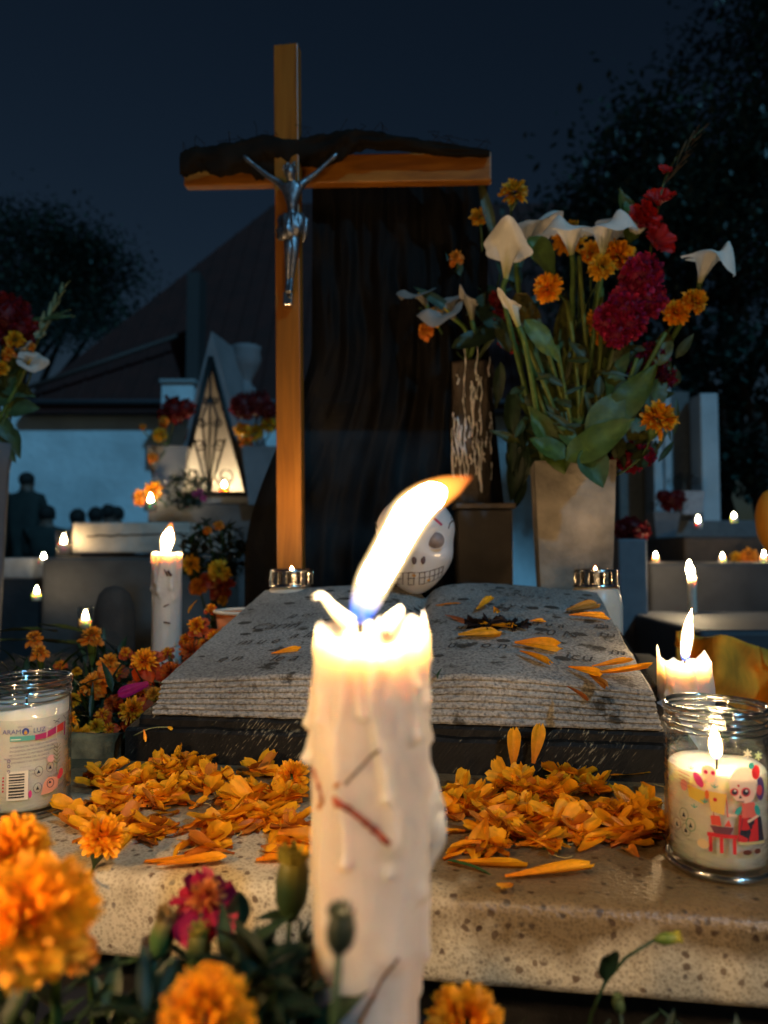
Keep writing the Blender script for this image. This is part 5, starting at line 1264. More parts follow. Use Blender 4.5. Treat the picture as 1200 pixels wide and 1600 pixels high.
one('broad orange petal at the front touching the left of the candle', G(400, 1350) + V((0, 0, .002)), (1, .2, .05), UPZ, .040, .020, .05, .3)
one('second broad orange petal left of the candle, pointing back', G(420, 1340) + V((0, 0, .003)), (.7, .8, .1), UPZ, .040, .018, .05, .3)
one('orange petal lying flat by itself behind the right heap near the base', G(955, 1222) + V((0, 0, .006)), (1, .05, .05), UPZ, .036, .014, .02, .3)
one('orange petal hanging below the flat one behind the right heap', G(1003, 1232) + V((0, 0, .006)), (-.05, -1, -.1), UPZ, .024, .010)
one('small orange petal right beside the edge of the foreground candle', G(640, 1315) + V((0, 0, .002)), (1, .2, .1), UPZ, .020, .010)
one('orange petal fallen at the feet of the right jar', G(962, 1320) + V((0, 0, .002)), (1, .4, .05), UPZ, .034, .012)
one('forked orange petal at the front of the right heap', G(905, 1335) + V((0, 0, .002)), (1, .8, .1), UPZ, .026, .014)
PB = 'petals lying on the stone book'
def onb(px, py, ang, ln, wd, lb, c0=OR0, c1=OR1, lift=.002, tilt=.05):
    h = page_hit(px, py); lx, ly, _ = L(h)
    d2 = EX * math.cos(ang) + EY * math.sin(ang) + V((0, 0, .15 * math.sin(ang) + tilt)); k9 = (px * 7 + py) % 10 / 10
    mb = MB(); petal(mb, h + V((0, 0, lift + wd * .15)), d2, (.1 + .5 * (k9 - .5), -.55 - .3 * k9, .85), ln * .92, wd * .8, -.12 + .35 * k9, .07, c0, c1, 12, 4, .5 + .5 * k9, .22, seed=px * .37, rag=.22)
    tag(mb.build('marigold_petal', PET), lb, 'petal', PB)
onb(424, 1026, .45, .034, .008, 'thin yellow orange petal alone on the left page')
onb(804, 1012, -.25, .052, .020, 'largest orange petal on the right page')
onb(812, 1026, -.85, .045, .012, 'curled orange petal under the largest one on the right page', lift=.004)
onb(888, 1048, -.9, .046, .012, 'orange petal pointing down, left of the fan near the right page edge')
onb(925, 1050, .35, .046, .010, 'upper orange petal of the fan near the right page edge', lift=.004)
onb(920, 1058, .05, .060, .010, 'lowest long petal of the fan running to the right page edge')
onb(920, 1062, -1.3, .040, .014, 'dull orange petal in the middle of the fan', (.4, .12, .01), (.55, .2, .02), .003)
onb(886, 1078, -1.1, .034, .008, 'small brownish petal below the fan near the front of the page', (.35, .09, .02), (.5, .15, .03))
onb(885, 960, .3, .045, .020, 'dull yellow petal near the upper right of the page', (.3, .14, .02), (.42, .22, .03))
onb(890, 970, .0, .050, .012, 'curled orange petal just below the dull yellow one', lift=.005)
onb(735, 975, -1.0, .045, .014, 'orange petal touching the crumpled black flower')
onb(716, 1000, .1, .050, .022, 'wide golden petal in front of the crumpled black flower', YE0, OR1)
onb(750, 985, -.5, .050, .010, 'slim golden petal beside the wide one', YE0, OR1, .006)
onb(695, 965, -.9, .050, .008, 'thin pinkish brown petal strip on the right page', (.3, .09, .04), (.4, .14, .06))
onb(745, 960, .9, .035, .014, 'yellowish petal standing behind the black flower', YE0, YE1, .004, .3)
onb(778, 970, -1.7, .040, .012, 'orange petal draped over the black flower', lift=.012)
onb(680, 950, .0, .040, .009, 'brown orange strip right behind the candle rim', (.35, .12, .01), (.5, .2, .02))
onb(828, 975, .2, .020, .008, 'tiny orange petal right of the black flower')
# crumpled black flower
h = page_hit(780, 985); mb = MB(); random.seed(6)
for i in range(34):
    dd = V((U(-1.4, 1.4), U(-1, 1), U(.0, .6))); petal(mb, h + V((U(-.022, .022), U(-.012, .012), .004)), dd, UPZ, U(.012, .028), U(.005, .009), U(-.5, .3), .15, (.012, .008, .007), (.03, .016, .014), 5, 2, .5, .4, seed=i, rag=.4)
tag(mb.build('burnt_flower', PET), 'crumpled black burnt flower in the middle of the right page', 'burnt flower')
mb = MB(); h = page_hit(684, 1062); leaf(mb, h + V((0, 0, .001)), V((.2, -.1, 1)), .012, .006, (.02, .06, .03)); leaf(mb, h + V((0, 0, .003)), V((-.6, -.1, .6)), .008, .004, (.02, .06, .03))
tag(mb.build('green_sprig', LEAF), 'tiny green sprig at the front edge of the right page', 'sprig')
GT = 'dry curled petal threads on the ledge'
random.seed(61)
for i in range(26):
    px, py = (U(180, 480), U(1215, 1345)) if i % 2 else (U(690, 1040), U(1210, 1350)); c = G(px, py) + V((0, 0, U(.001, .006))); a = U(0, 6.3); mb = MB(); q = []
    for k_ in range(10):
        a += U(-.2, .75) * (1 if i % 3 else -1); c = c + V((math.cos(a), math.sin(a), U(-.1, .25))) * .0022; c.z = max(c.z, SZ + .0008); q.append(c.copy())
    tube(mb, q, .0004, 5, (.42, .32, .12)); tag(mb.build('petal_thread', LEAF), 'thin dry yellowish thread lying among the orange petals on the ledge', 'thread', GT)
for (px, py, an, lb) in ((215, 1222, .3, 'dark green leaf half buried in the left petal heap'), (700, 1352, -.5, 'thin green blade just right of the foreground candle'), (850, 1335, .8, 'small green leaf under the front of the right petal heap')):
    mb = MB(); leaf(mb, G(px, py) + V((0, 0, .010 if px < 300 else .003)), V((math.cos(an), math.sin(an), .08)), .032, .010 if px != 700 else .004, (.03, .09, .02)); tag(mb.build('leaf', LEAF), lb, 'leaf')
mb = MB(); c = G(1040, 1200); tube(mb, ctr([(*G(985, 1215),), (*P(1005, 1190, .70),), (*P(993, 1165, .70),)], 5), .0005, 5, (.3, .25, .12)); tag(mb.build('dry_stem', LEAF), 'thin dry stem looping up against the black base right of the heap', 'stem')
mb = MB(); q = [P(208, 1150, .765), P(235, 1138, .76), P(262, 1136, .758)]; tube(mb, ctr([tuple(a) for a in q], 5), .0006, 5, (.25, .25, .10)); petal(mb, q[-1], V((1, -.2, -.3)), V((0, -1, .3)), .006, .004, .1, .1, YE0, YE1, 4, 2); petal(mb, P(225, 1140, .76), V((.3, -.2, -1)), V((0, -1, .3)), .012, .004, .2, .1, OR0, OR1, 4, 2)
tag(mb.build('dry_stem', LEAF), 'thin dry stem with tiny yellow petal on the left corner of the black base', 'stem')

# ------------------------------------------------------------------ stone vase and the big bouquet
dV = 1.22
STV = mat('sandy_vase_stone', (.22, .20, .165), .85, .5, 16, .8, 90, detail=12)
tvb = P(906, 1058, dV); vt = P(900, 721, dV)
vs_t = thing('vase', 'square tapered sandy stone vase holding the large bouquet behind the book', 'vase', (vt.x + .004, dV, SZ))
def sqvase(parent, cx, cy, z0, z1, w0, w1, m, th=.008, name='vase_body', yaw=GY):
    mb = MB(); vs = []
    e1 = V((math.cos(yaw), math.sin(yaw), 0)); e2 = V((-math.sin(yaw), math.cos(yaw), 0)); nz_ = 16
    for (k_, inn) in [(i / nz_, 0) for i in range(nz_ + 1)] + [(1, th), (.8, th)]:
        h_ = (w0 + (w1 - w0) * k_) / 2 - inn; z = z0 + (z1 - z0) * k_
        for (a, b) in ((-1, -1), (-.92, -1), (0, -1), (.92, -1), (1, -.92) if False else (1, -1), (1, 0), (1, 1), (0, 1), (-1, 1), (-1, 0)):
            q = V((cx, cy, z)) + e1 * a * h_ + e2 * b * h_; vs.append(q + V((1, 1, 0)) * .001 * noise.noise(q * 40))
    W = 10; rows = nz_ + 3
    mb.add(vs, [(j * W + i, j * W + (i + 1) % W, (j + 1) * W + (i + 1) % W, (j + 1) * W + i) for j in range(rows - 1) for i in range(W)] + [tuple((rows - 1) * W + i for i in range(W))])
    return mb.build(name, m, parent, False)
sqvase(vs_t, vt.x + .004, dV + .05, SZ, vt.z, S(96, dV), S(124, dV), STV)
MOUTH = V((vt.x, dV + .05, vt.z - .03))
def calla(label, c, d, ln, rr, tipdir, foot, open_=1.0, yel=.3, group='white calla lilies in the big bouquet', dim=1.0, droop=.12):
    c = V(c); d, s, u = frame(V(d)); td = V(tipdir); ta = math.atan2(td.dot(u), td.dot(s))
    t = thing('calla_lily', label, 'calla lily', foot, group); mb = MB(); vs = []; cs = []; nu, nv = 20, 32
    for i in range(nu + 1):
        f = i / nu
        for j in range(nv + 1):
            a = ta - PI + 2 * PI * j / nv * .97 + .09; tt = math.cos((a - ta))           # 1 at the tip side
            base = ln * (.52 + .30 * (tt + 1) / 2 + .38 * max(0, tt) ** 6)
            r = .0035 + rr * open_ * f ** 1.9 * (.62 + .25 * max(0, tt)) + .16 * rr * f
            z = base * (f - .22 * open_ * max(0, f - .72) / .28 * (1 - .6 * max(0, tt) ** 3) * .8) * 1.1 
            if f > .75: r += rr * .30 * open_ * (f - .75) / .25; z -= ln * .10 * open_ * ((f - .75) / .25) ** 2
            z -= ln * droop * max(0, tt) ** 3 * (max(0, f - .6) / .4) ** 1.5
            wv = .09 * rr * math.sin(a * 5 + f * 3) * f
            vs.append(c + d * z + (s * math.cos(a) + u * math.sin(a)) * (r + wv))
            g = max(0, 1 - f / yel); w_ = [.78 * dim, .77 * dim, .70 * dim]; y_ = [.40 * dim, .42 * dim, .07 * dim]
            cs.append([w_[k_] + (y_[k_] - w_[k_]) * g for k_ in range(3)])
    mb.add(vs, [(i * (nv + 1) + j, i * (nv + 1) + j + 1, (i + 1) * (nv + 1) + j + 1, (i + 1) * (nv + 1) + j) for i in range(nu) for j in range(nv)], cs)
    mb.build('spathe', PETW, t)
    mb = MB(); tube(mb, [c + d * ln * .12, c + d * ln * .4, c + d * ln * .58], [.0028, .0032, .002], 8, (.65, .38, .03)); mb.build('spadix', PET, t)
    mb = MB(); tube(mb, ctr([(*(c + d * .004),), (*(c - d * .03),), (*(c * .55 + V(foot) * .45 - d * .02),), (*foot,)], 6), .0045, 10, (.07, .13, .025)); mb.build('stem', LEAF, t)
    return t
PETW = mat('calla_tissue', (1, 1, 1), .5, .08, 60, .25, 120, attr=True, trans=.3, spec=.35)
for _n in (PETW,):
    for nd in _n.node_tree.nodes:
        if nd.type == 'MAP_RANGE' and abs(nd.inputs[3].default_value - .86) < 1e-6: nd.inputs[3].default_value = .92; nd.inputs[4].default_value = 1.02
dB = 1.2
fm = lambda dx=0, dy=0: MOUTH + V((dx, dy, U(-.02, 0)))
random.seed(71)
calla('leftmost open white calla drooping over the left of the big bouquet', P(790, 440, dB), (.05, -.25, 1), .095, .032, (-.3, -1, -.4), fm(-.03), 1.0, .45)
calla('white calla behind the leftmost one, its lip turned up right', P(814, 400, dB + .05), (.25, -.1, 1), .080, .036, (1, -.5, .3), fm(-.025, .02), 1.0, .3)
calla('white calla at the top left centre of the big bouquet, wide open', P(893, 402, dB), (-.15, -.35, 1), .078, .036, (-1, -.8, .1), fm(0), .95, .35, droop=.5)
calla('white calla at the top right centre, overlapping the wide open one', P(942, 402, dB - .03), (.0, -.4, 1), .084, .036, (.7, -.9, .1), fm(.01), .95, .5, droop=.6)
calla('white calla behind the top of the big bouquet, lip pointing right', P(952, 388, dB + .05), (.35, -.1, 1), .072, .034, (1, -.5, -.1), fm(.01, .02), .9, .3, droop=.4)
calla('white calla standing far out to the right of the big bouquet', P(1092, 446, dB), (.30, -.35, 1), .092, .036, (1, -.7, -.2), fm(.035), .95, .25, droop=.85)
calla('slim half closed yellowish calla bud low on the left of the bouquet', P(812, 515, dB - .05), (-.35, -.1, 1), .066, .014, (-1, -.5, .4), fm(-.035, -.01), .55, .75)
def cockscomb(label, blobs, d, foot, c0=(.22, .004, .035), c1=(.42, .012, .075), group=None, n=200):
    t = thing('cockscomb', label, 'cockscomb', foot, group)
    mb = MB(); cen = V((0, 0, 0))
    for (px, py, rp) in blobs:
        c = P(px, py, d + U(-.01, .01)); cen += c; r = S(rp, d)
        blob(mb, c, r * .82, 16, c0, .25, 3)
        for i in range(n):
            f = (i + .5) / n; th_ = math.acos(1 - 2 * f); az = i * 2.39996; dd = V((math.sin(th_) * math.cos(az), math.sin(th_) * math.sin(az), math.cos(th_)))
            if dd.y > .5: continue
            kf = U(.6, 1.2); rr = r * (.92 + .28 * noise.noise(dd * 4 + V((px, py, 0)) * .1))
            petal(mb, c + dd * rr * .7, (dd + V((U(-1, 1), U(-1, 1), U(-1, 1))) * .35).normalized(), V((U(-1, 1), U(-1, 1), U(-1, 1))), rr * .42, rr * .34, U(-.3, .3), .2, [x * kf for x in c0], [x * kf for x in c1], 3, 1, .4, .6, seed=i, rag=.5)
    mb.build('velvet_crest', PET, t, kind='stuff')
    c = cen / len(blobs); mb = MB(); stem(mb, c, foot, .005, (.06, .09, .03), .04); mb.build('stem', LEAF, t); return t
cockscomb('large magenta cockscomb in the middle right of the big bouquet', [(1002, 432, 34), (1012, 468, 30), (975, 478, 30), (955, 500, 28), (965, 522, 22), (985, 505, 26)], dB - .05, fm(.01))
cockscomb('dark magenta cockscomb half in shadow below the large one', [(1020, 560, 26), (1035, 590, 20), (1000, 590, 24)], dB + .03, fm(.02, .01), (.10, .004, .02), (.20, .008, .035))
cockscomb('small magenta cockscomb hanging out at the right of the vase rim', [(985, 715, 24), (1008, 712, 16), (965, 712, 18)], dB + .06, fm(.03), (.20, .003, .02), (.34, .008, .04))
GM = 'orange marigolds in the big bouquet'
for (px, py, rp, dd, di, st, lb) in (
    (858, 450, 26, dB, (-.8, -.6, .2), 'orange', 'orange marigold seen side on, below the calla leaves at left'),
    (940, 418, 22, dB - .06, (-.1, -1, .2), 'yellow', 'round golden marigold facing the camera under the top callas'),
    (966, 402, 30, dB - .02, (.5, -.7, .5), 'orange', 'wide orange marigold right behind the round golden one'),
    (888, 372, 28, dB + .03, (-.4, -.8, .2), 'orange', 'orange marigold showing below the wide open calla'),
    (925, 395, 20, dB + .04, (-.2, -.8, .2), 'orange', 'small orange marigold between the two top callas'),
    (1084, 471, 22, dB - .02, (.3, -.9, .3), 'orange', 'bright orange marigold at the tip of the right side spray'),
    (1056, 490, 22, dB, (-.1, -.9, .3), 'orange', 'orange marigold left of the bright one on the right side spray'),
    (936, 500, 22, dB + .02, (-.6, -.7, .3), 'orange', 'orange marigold peeking from the left of the magenta cockscomb'),
    (938, 525, 16, dB + .01, (-.3, -.7, -.3), 'orange', 'small orange marigold directly under the magenta cockscomb'),
    (1028, 656, 31, dB - .06, (.1, -.6, .7), 'orange', 'ragged orange marigold low on the right above the small cockscomb')):
    marigold(lb, P(px, py, dd), S(rp, dd), di, 0, st, 110, 0, GM, stem_to=fm(U(-.03, .03), U(-.01, .02)), sr=.002, long_calyx=1.1)
# gladiolus
def gladiolus(label, pts, d, foot, flor, c0, c1, group=None, green=(.10, .07, .035)):
    t = thing('gladiolus', label, 'gladiolus', foot, group); q = [P(a, b, d) for a, b in pts]
    mb = MB(); tube(mb, ctr([tuple(foot)] + [tuple(a) for a in q], 6), [.0045 * (1 - .85 * i / (6 * len(q))) for i in range(6 * len(q) + 1)], 8, (.06, .10, .03)); mb.build('stem', LEAF, t)
    mb = MB(); n_ = len(q)
    top = q[-1]; a0 = q[-3] if n_ > 2 else q[0]
    for i in range(9):
        f = i / 9; p = a0.lerp(top, f); dv = (top - a0).normalized(); leaf(mb, p, dv + V((.25 * (-1) ** i, U(-.2, .1), 0)), .055 * (1 - .5 * f), .013 * (1 - .5 * f), green, nu=6, droop=0)
    mb.build('bud_spike', LEAF, t)
    for i, (px, py, rp) in enumerate(flor):
        mb = MB(); c = P(px, py, d - .01); dr_ = V((U(-.5, .5), -.7, U(.2, .7)))
        dv, s, u = frame(dr_)
        for k_ in range(6):
            a = k_ * PI / 3 + i; petal(mb, c - dv * .01, dv * .9 + (s * math.cos(a) + u * math.sin(a)) * .8, dv, S(rp, d) * 1.5, S(rp, d) * 1.0, -.2, .10, c0, c1, 6, 3, .3, .35, seed=k_ + i)
        mb.build('floret', PET, t)
gladiolus('red gladiolus with a tall brown bud spike at the upper right of the bouquet', [(985, 520), (1015, 400), (1036, 290), (1062, 240), (1098, 200)], dB + .02, fm(.02), [(1003, 348, 24), (1030, 312, 20), (1026, 378, 24), (1012, 330, 16), (1040, 262, 10)], (.34, .006, .006), (.50, .012, .008))
# leaves of the bouquet
bl = thing('bouquet_greenery', 'broad dark green leaves filling the large stone vase', 'greenery', MOUTH)
random.seed(88)
for (px, py, ang, ln, wd, dd) in ((845, 400, -1.0, 70, 46, 1.21), (822, 500, -1.2, 90, 40, 1.25), (845, 530, -.9, 80, 34, 1.18), (870, 590, 1.4, 120, 40, 1.22), (900, 600, 1.9, 100, 50, 1.24), (965, 560, 1.2, 120, 44, 1.2), (985, 620, .9, 110, 48, 1.17),
    (950, 650, 1.0, 100, 56, 1.15), (1000, 600, .5, 80, 50, 1.22), (930, 690, .6, 110, 56, 1.14), (905, 690, 2.3, 100, 50, 1.16), (860, 690, 2.0, 110, 50, 1.17), (925, 560, 1.7, 130, 36, 1.26), (880, 520, 1.5, 110, 34, 1.26), (860, 700, 2.6, 60, 40, 1.14), (840, 640, 2.2, 80, 40, 1.25),
    (985, 345, 1.55, 70, 36, 1.26), (975, 330, 1.9, 60, 30, 1.27), (840, 560, 2.1, 110, 34, 1.24), (1010, 660, .7, 80, 44, 1.19), (960, 610, 1.9, 90, 40, 1.2), (1040, 540, 1.2, 70, 30, 1.2), (895, 640, 1.2, 120, 44, 1.2), (1030, 610, 1.0, 60, 36, 1.2)):
    b = P(px - math.cos(ang) * ln / 2, py + math.sin(ang) * ln / 2, dd)
    mb = MB(); leaf(mb, b, V((math.cos(ang), U(-.35, .35), math.sin(ang))), S(ln, dd) * 1.1, S(wd, dd), (U(.06, .10), U(.085, .12), .016), fold=U(.1, .5), droop=U(-.1, .25), nu=9, up=V((U(-.3, .3), -1, .4)), wav=.10); mb.build('leaf', LEAF, bl)
mb = MB(); leaf(mb, P(912, 700, 1.135), V((.42, -.15, -1)), S(70, 1.13), S(50, 1.13), (.03, .075, .022), fold=.4, droop=0, up=V((0, -1, .2))); mb.build('leaf', LEAF, bl)
for (px, py, px2, py2) in ((815, 520, 880, 680), (855, 545, 885, 640), (905, 400, 918, 560), (918, 560, 905, 690), (870, 540, 900, 700), (955, 560, 930, 700), (995, 560, 940, 690), (835, 600, 870, 710), (1040, 520, 950, 690), (885, 470, 905, 690), (940, 450, 925, 690)):
    mb = MB(); stem(mb, P(px, py, 1.19), P(px2, py2, 1.21), .0038, (.13, .17, .03), .04); mb.build('stalk', LEAF, bl)
mb = MB()
for i in range(170):
    px, py = random.gauss(925, 55), U(540, 735); b = P(px, py, U(1.16, 1.32)); a = random.gauss(1.57, .8); leaf(mb, b, V((math.cos(a), U(-.5, .5), math.sin(a))), U(.03, .07), U(.006, .022), (.035, .045, .010), nu=5, up=V((0, -1, .3)))
mb.build('filler_leaves', LEAF, bl, kind='stuff')

# ------------------------------------------------------------------ second bouquet, wax-streaked vase on its plinth
dW = 1.36
pl = P(740, 793, dW)
pt = thing('plinth', 'dark square stone plinth right of the skull', 'plinth', (P(760, 900, dW).x, dW + .04, SZ))
mb = MB(); a, b = P(716, 915, dW), P(801, 796, dW); box(mb, a.x, b.x, dW, dW + .10, SZ, b.z); bevel(mb.build('block', mat('brown_black_stone', (.040, .033, .028), .6, .3, 20, .3, 60), pt, False), .003)
mb = MB(); a, b = P(712, 796, dW), P(806, 786, dW); box(mb, a.x, b.x, dW - .005, dW + .105, b.z - .010, b.z); bevel(mb.build('cap', mat('plinth_cap', (.10, .08, .065), .6, .3, 30), pt, False), .002)
vw = thing('vase', 'dark rough vase streaked with white wax standing on the square plinth', 'vase', (P(740, 786, dW).x, dW + .05, P(740, 786, dW).z))
zb_, zt_ = P(740, 786, dW).z, P(740, 560, dW).z; cxw = P(741, 700, dW).x
mb = MB(); prf = [(S(30, dW) * (1 + .25 * f) , f * (zt_ - zb_)) for f in [i / 40 for i in range(41)]] + [(S(30, dW), (zt_ - zb_)), (S(28, dW), (zt_ - zb_) * .8), (.001, (zt_ - zb_) * .8)]
def rgh(q, r, z): return r * (1 + .10 * noise.noise(V((math.cos(q) * 3, math.sin(q) * 3, z * 18))) + .05 * noise.noise(V((math.cos(q) * 12, math.sin(q) * 12, z * 60)))), z
lathe(mb, prf, 80, V((cxw, dW + .05, zb_)), fn=rgh); mb.build('vase_body', mat('dark_bark_vase', (.05, .038, .028), .75, .5, 30, 1, 50), vw)
random.seed(14)
for i in range(44):
    q0 = U(-PI * .9, -PI * .1); z = U(.02, .24) if i > 12 else U(.05, .16); ln = U(.015, .09); mb = MB(); pts = []
    if i <= 12: q0 = random.gauss(-PI / 2 + .1, .35)
    for k_ in range(9):
        zz = z + ln * k_ / 8; qq = q0 + .05 * math.sin(k_ * .8 + i) ; r = rgh(qq, S(30, dW) * (1 + .25 * zz / (zt_ - zb_)), zz)[0] + .0005
        pts.append(V((cxw + r * math.cos(qq), dW + .05 + r * math.sin(qq), zb_ + zz)))
    tube(mb, pts, [U(.0003, .0022) for _ in pts], 6); mb.build('wax_drip', WAXD, vw)
M2 = V((cxw, dW + .05, zt_ - .02)); GB2 = 'flowers in the wax-streaked vase'
f2 = lambda: M2 + V((U(-.02, .02), U(-.02, .02), 0))
for (px, py, rp, dd, di, st, lb) in (
    (803, 302, 25, 1.34, (0, -.8, .5), 'yellow', 'golden marigold highest on the dim left bouquet, right of the crossbar end'),
    (749, 339, 16, 1.34, (-.2, -.8, .3), 'yellow', 'small golden marigold just below the right crossbar end'),
    (712, 402, 13, 1.36, (-.2, -.8, .3), 'brown', 'dim small marigold against the black veil, highest left'),
    (680, 498, 18, 1.36, (-.3, -.8, .3), 'yellow', 'dim yellow marigold low on the left of the dim bouquet'),
    (664, 516, 14, 1.36, (-.3, -.8, .1), 'brown', 'dim orange marigold lowest on the left of the dim bouquet')):
    marigold(lb, P(px, py, dd), S(rp, dd), di, 0, st, 80, 0, GB2, stem_to=f2(), sr=.002, long_calyx=1.1)
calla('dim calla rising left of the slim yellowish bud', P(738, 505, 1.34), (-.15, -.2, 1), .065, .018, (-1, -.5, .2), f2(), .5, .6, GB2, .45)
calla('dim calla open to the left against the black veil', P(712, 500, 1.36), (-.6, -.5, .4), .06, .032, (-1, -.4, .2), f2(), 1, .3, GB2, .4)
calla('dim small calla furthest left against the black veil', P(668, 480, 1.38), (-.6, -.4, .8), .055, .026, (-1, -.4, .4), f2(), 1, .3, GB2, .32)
cockscomb('dark red cockscomb between the dim bouquet and the big one', [(788, 500, 22), (800, 530, 22), (778, 468, 14)], 1.36, f2(), (.12, .003, .005), (.22, .008, .008), GB2, 110)
b2 = thing('bouquet_greenery', 'dim dark leaves spilling from the wax-streaked vase', 'greenery', M2); random.seed(90)
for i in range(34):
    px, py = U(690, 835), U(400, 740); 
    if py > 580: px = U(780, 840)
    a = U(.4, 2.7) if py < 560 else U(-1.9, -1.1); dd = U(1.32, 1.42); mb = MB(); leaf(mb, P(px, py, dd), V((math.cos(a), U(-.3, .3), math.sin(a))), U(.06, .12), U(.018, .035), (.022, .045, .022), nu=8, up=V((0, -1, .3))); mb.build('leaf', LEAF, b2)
mb = MB(); leaf(mb, P(775, 380, 1.33), V((-.25, 0, 1)), S(130, 1.33), S(16, 1.33), (.06, .065, .02), droop=.0, up=V((0, -1, 0))); mb.build('leaf', LEAF, b2)

# ------------------------------------------------------------------ bouquet in the white vase at the left edge
dL = 1.7
vl_ = thing('vase', 'tall white stone vase cut off by the left edge of the picture', 'vase', (P(-18, 700, dL).x, dL, SZ - .2))
mb = MB(); zt_ = P(0, 694, dL).z
def flut(q, r, z): return r * (1 + .03 * math.cos(q * 8)), z
lathe(mb, [(.03, SZ - .2), (.034, SZ), (.045, zt_ - .06), (.056, zt_), (.052, zt_), (.04, zt_ - .06), (.001, zt_ - .06)], 48, V((P(-18, 700, dL).x, dL, 0)), fn=flut); mb.build('vase_body', mat('pale_vase', (.14, .13, .135), .7, .15, 12), vl_)
M3 = V((P(-15, 700, dL).x, dL, zt_ - .02)); GB3 = 'flowers in the white vase at the left edge'; f3 = lambda: M3 + V((U(-.02, .02), U(-.02, .02), 0))
random.seed(19)
cockscomb('dark red cockscomb at the far left edge', [(8, 500, 42), (32, 515, 26), (-20, 500, 36)], dL, f3(), (.09, .004, .010), (.16, .008, .016), GB3, 160)
for (px, py, rp, st, lb) in ((24, 531, 15, 'yellow', 'golden marigold below the dark red cockscomb at the left edge'), (2, 576, 13, 'yellow', 'golden marigold lowest at the far left edge'), (14, 552, 12, 'brown', 'brown orange marigold between two golden ones at the left edge'), (50, 541, 6, 'brown', 'tiny orange marigold by the white blossoms at the left edge')):
    marigold(lb, P(px, py, dL - .04), S(rp, dL), (.2, -.8, .4), 0, st, 80, 0, GB3, stem_to=f3(), sr=.002, long_calyx=1)
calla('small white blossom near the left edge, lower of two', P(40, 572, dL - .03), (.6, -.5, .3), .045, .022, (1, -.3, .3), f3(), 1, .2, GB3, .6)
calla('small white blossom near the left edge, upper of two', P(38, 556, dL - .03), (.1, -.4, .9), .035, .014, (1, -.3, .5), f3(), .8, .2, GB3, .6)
gladiolus('green gladiolus bud spike pointing up right at the left edge', [(30, 600), (60, 530), (80, 490), (103, 443)], dL, f3(), [(62, 522, 8), (70, 505, 6)], (.14, .18, .10), (.3, .34, .22), GB3, (.10, .16, .10))
b3 = thing('bouquet_greenery', 'dark leaves in the white vase at the left edge', 'greenery', M3)
for (px, py, a, ln, wd) in ((10, 600, -.3, 60, 30), (22, 640, .1, 50, 34), (20, 625, 1.2, 60, 30), (5, 650, -.9, 60, 26), (30, 668, -1.3, 50, 20), (0, 630, .5, 60, 36), (10, 680, -1.0, 50, 22), (70, 500, .15, 60, 7), (75, 505, .5, 50, 7), (50, 500, .05, 55, 7), (15, 590, .9, 70, 30)):
    mb = MB(); leaf(mb, P(px - 10, py, dL), V((math.cos(a), -.2, math.sin(a))), S(ln, dL), S(wd, dL), (.035, .065, .025), up=V((0, -1, .3))); mb.build('leaf', LEAF, b3)

# ------------------------------------------------------------------ triangular niche tomb
dT = 4.2
def zc(py, d): return P(600, py, d).z
def xc(px, d): return P(px, 860, d).x
tn = thing('niche_tomb', 'tall triangular white tomb niche with an iron grille, candle lit inside', 'niche tomb', (xc(330, dT), dT, 0))
apx, apz = xc(326, dT), zc(517, dT); bl_, br_ = xc(262, dT), xc(402, dT); bz = zc(786, dT)
oax, oaz = xc(326, dT), zc(558, dT); obl, obr, obz = xc(279, dT), xc(386, dT), zc(772, dT)
mb = MB(); y0, y1, yb = dT, dT + .10, dT + .42
fo = [V((bl_, y0, bz)), V((br_, y0, bz)), V((apx, y0, apz))]; fi = [V((obl, y0, obz)), V((obr, y0, obz)), V((oax, y0, oaz))]
inn = [v + V((0, .30, 0)) for v in fi]; bo = [V((bl_ + .03, yb, bz)), V((br_ + .10, yb, bz)), V((apx + .07, yb, apz + .0))]
vs = fo + fi + inn + bo
mb.add(vs, [(0, 1, 4, 3), (1, 2, 5, 4), (2, 0, 3, 5), (3, 4, 7, 6), (4, 5, 8, 7), (5, 3, 6, 8), (6, 7, 8), (1, 10, 11, 2), (0, 2, 11, 9), (9, 11, 10), (0, 9, 10, 1)])
mb.build('niche_wall', WSTONE, tn, False)
mb = MB(); W3 = lambda u, v: V((oax + u, y0 - .004, v))
for i in range(3): tube(mb, [fi[i] + V((0, -.004, 0)), fi[(i + 1) % 3] + V((0, -.004, 0))], .016, 6)
fr_ = mb.build('grille_frame', IRON, tn)
def bar(pts, r=.007, name='grille_bar'):
    mb = MB(); tube(mb, [V((x, y0 - .008, z)) for x, z in pts], r, 6); mb.build(name, IRON, tn)
h_ = oaz - obz
bar([(oax, obz), (oax, oaz)]); bar([(oax, obz), (oax - .09, obz + h_ * .40)]); bar([(oax, obz), (oax + .09, obz + h_ * .40)]); bar([(oax, obz), (oax - .045, obz + h_ * .55), (oax, obz + h_ * .72)]); bar([(oax, obz), (oax + .045, obz + h_ * .55), (oax, obz + h_ * .72)])
def scroll(cx, cz, r, s, ph):
    q = []
    for i in range(26):
        a = ph + s * i * .36; rr = r * (1 - i / 30); q.append((cx + rr * math.cos(a), cz + rr * math.sin(a)))
    bar(q, .0055, 'grille_scroll')
for (dx, hz, r) in ((.09, .13, .06), (.055, .36, .038), (.045, .52, .030), (.028, .68, .022)):
    scroll(oax + dx, obz + h_ * hz, r, 1, PI); scroll(oax - dx, obz + h_ * hz, r, -1, 0)
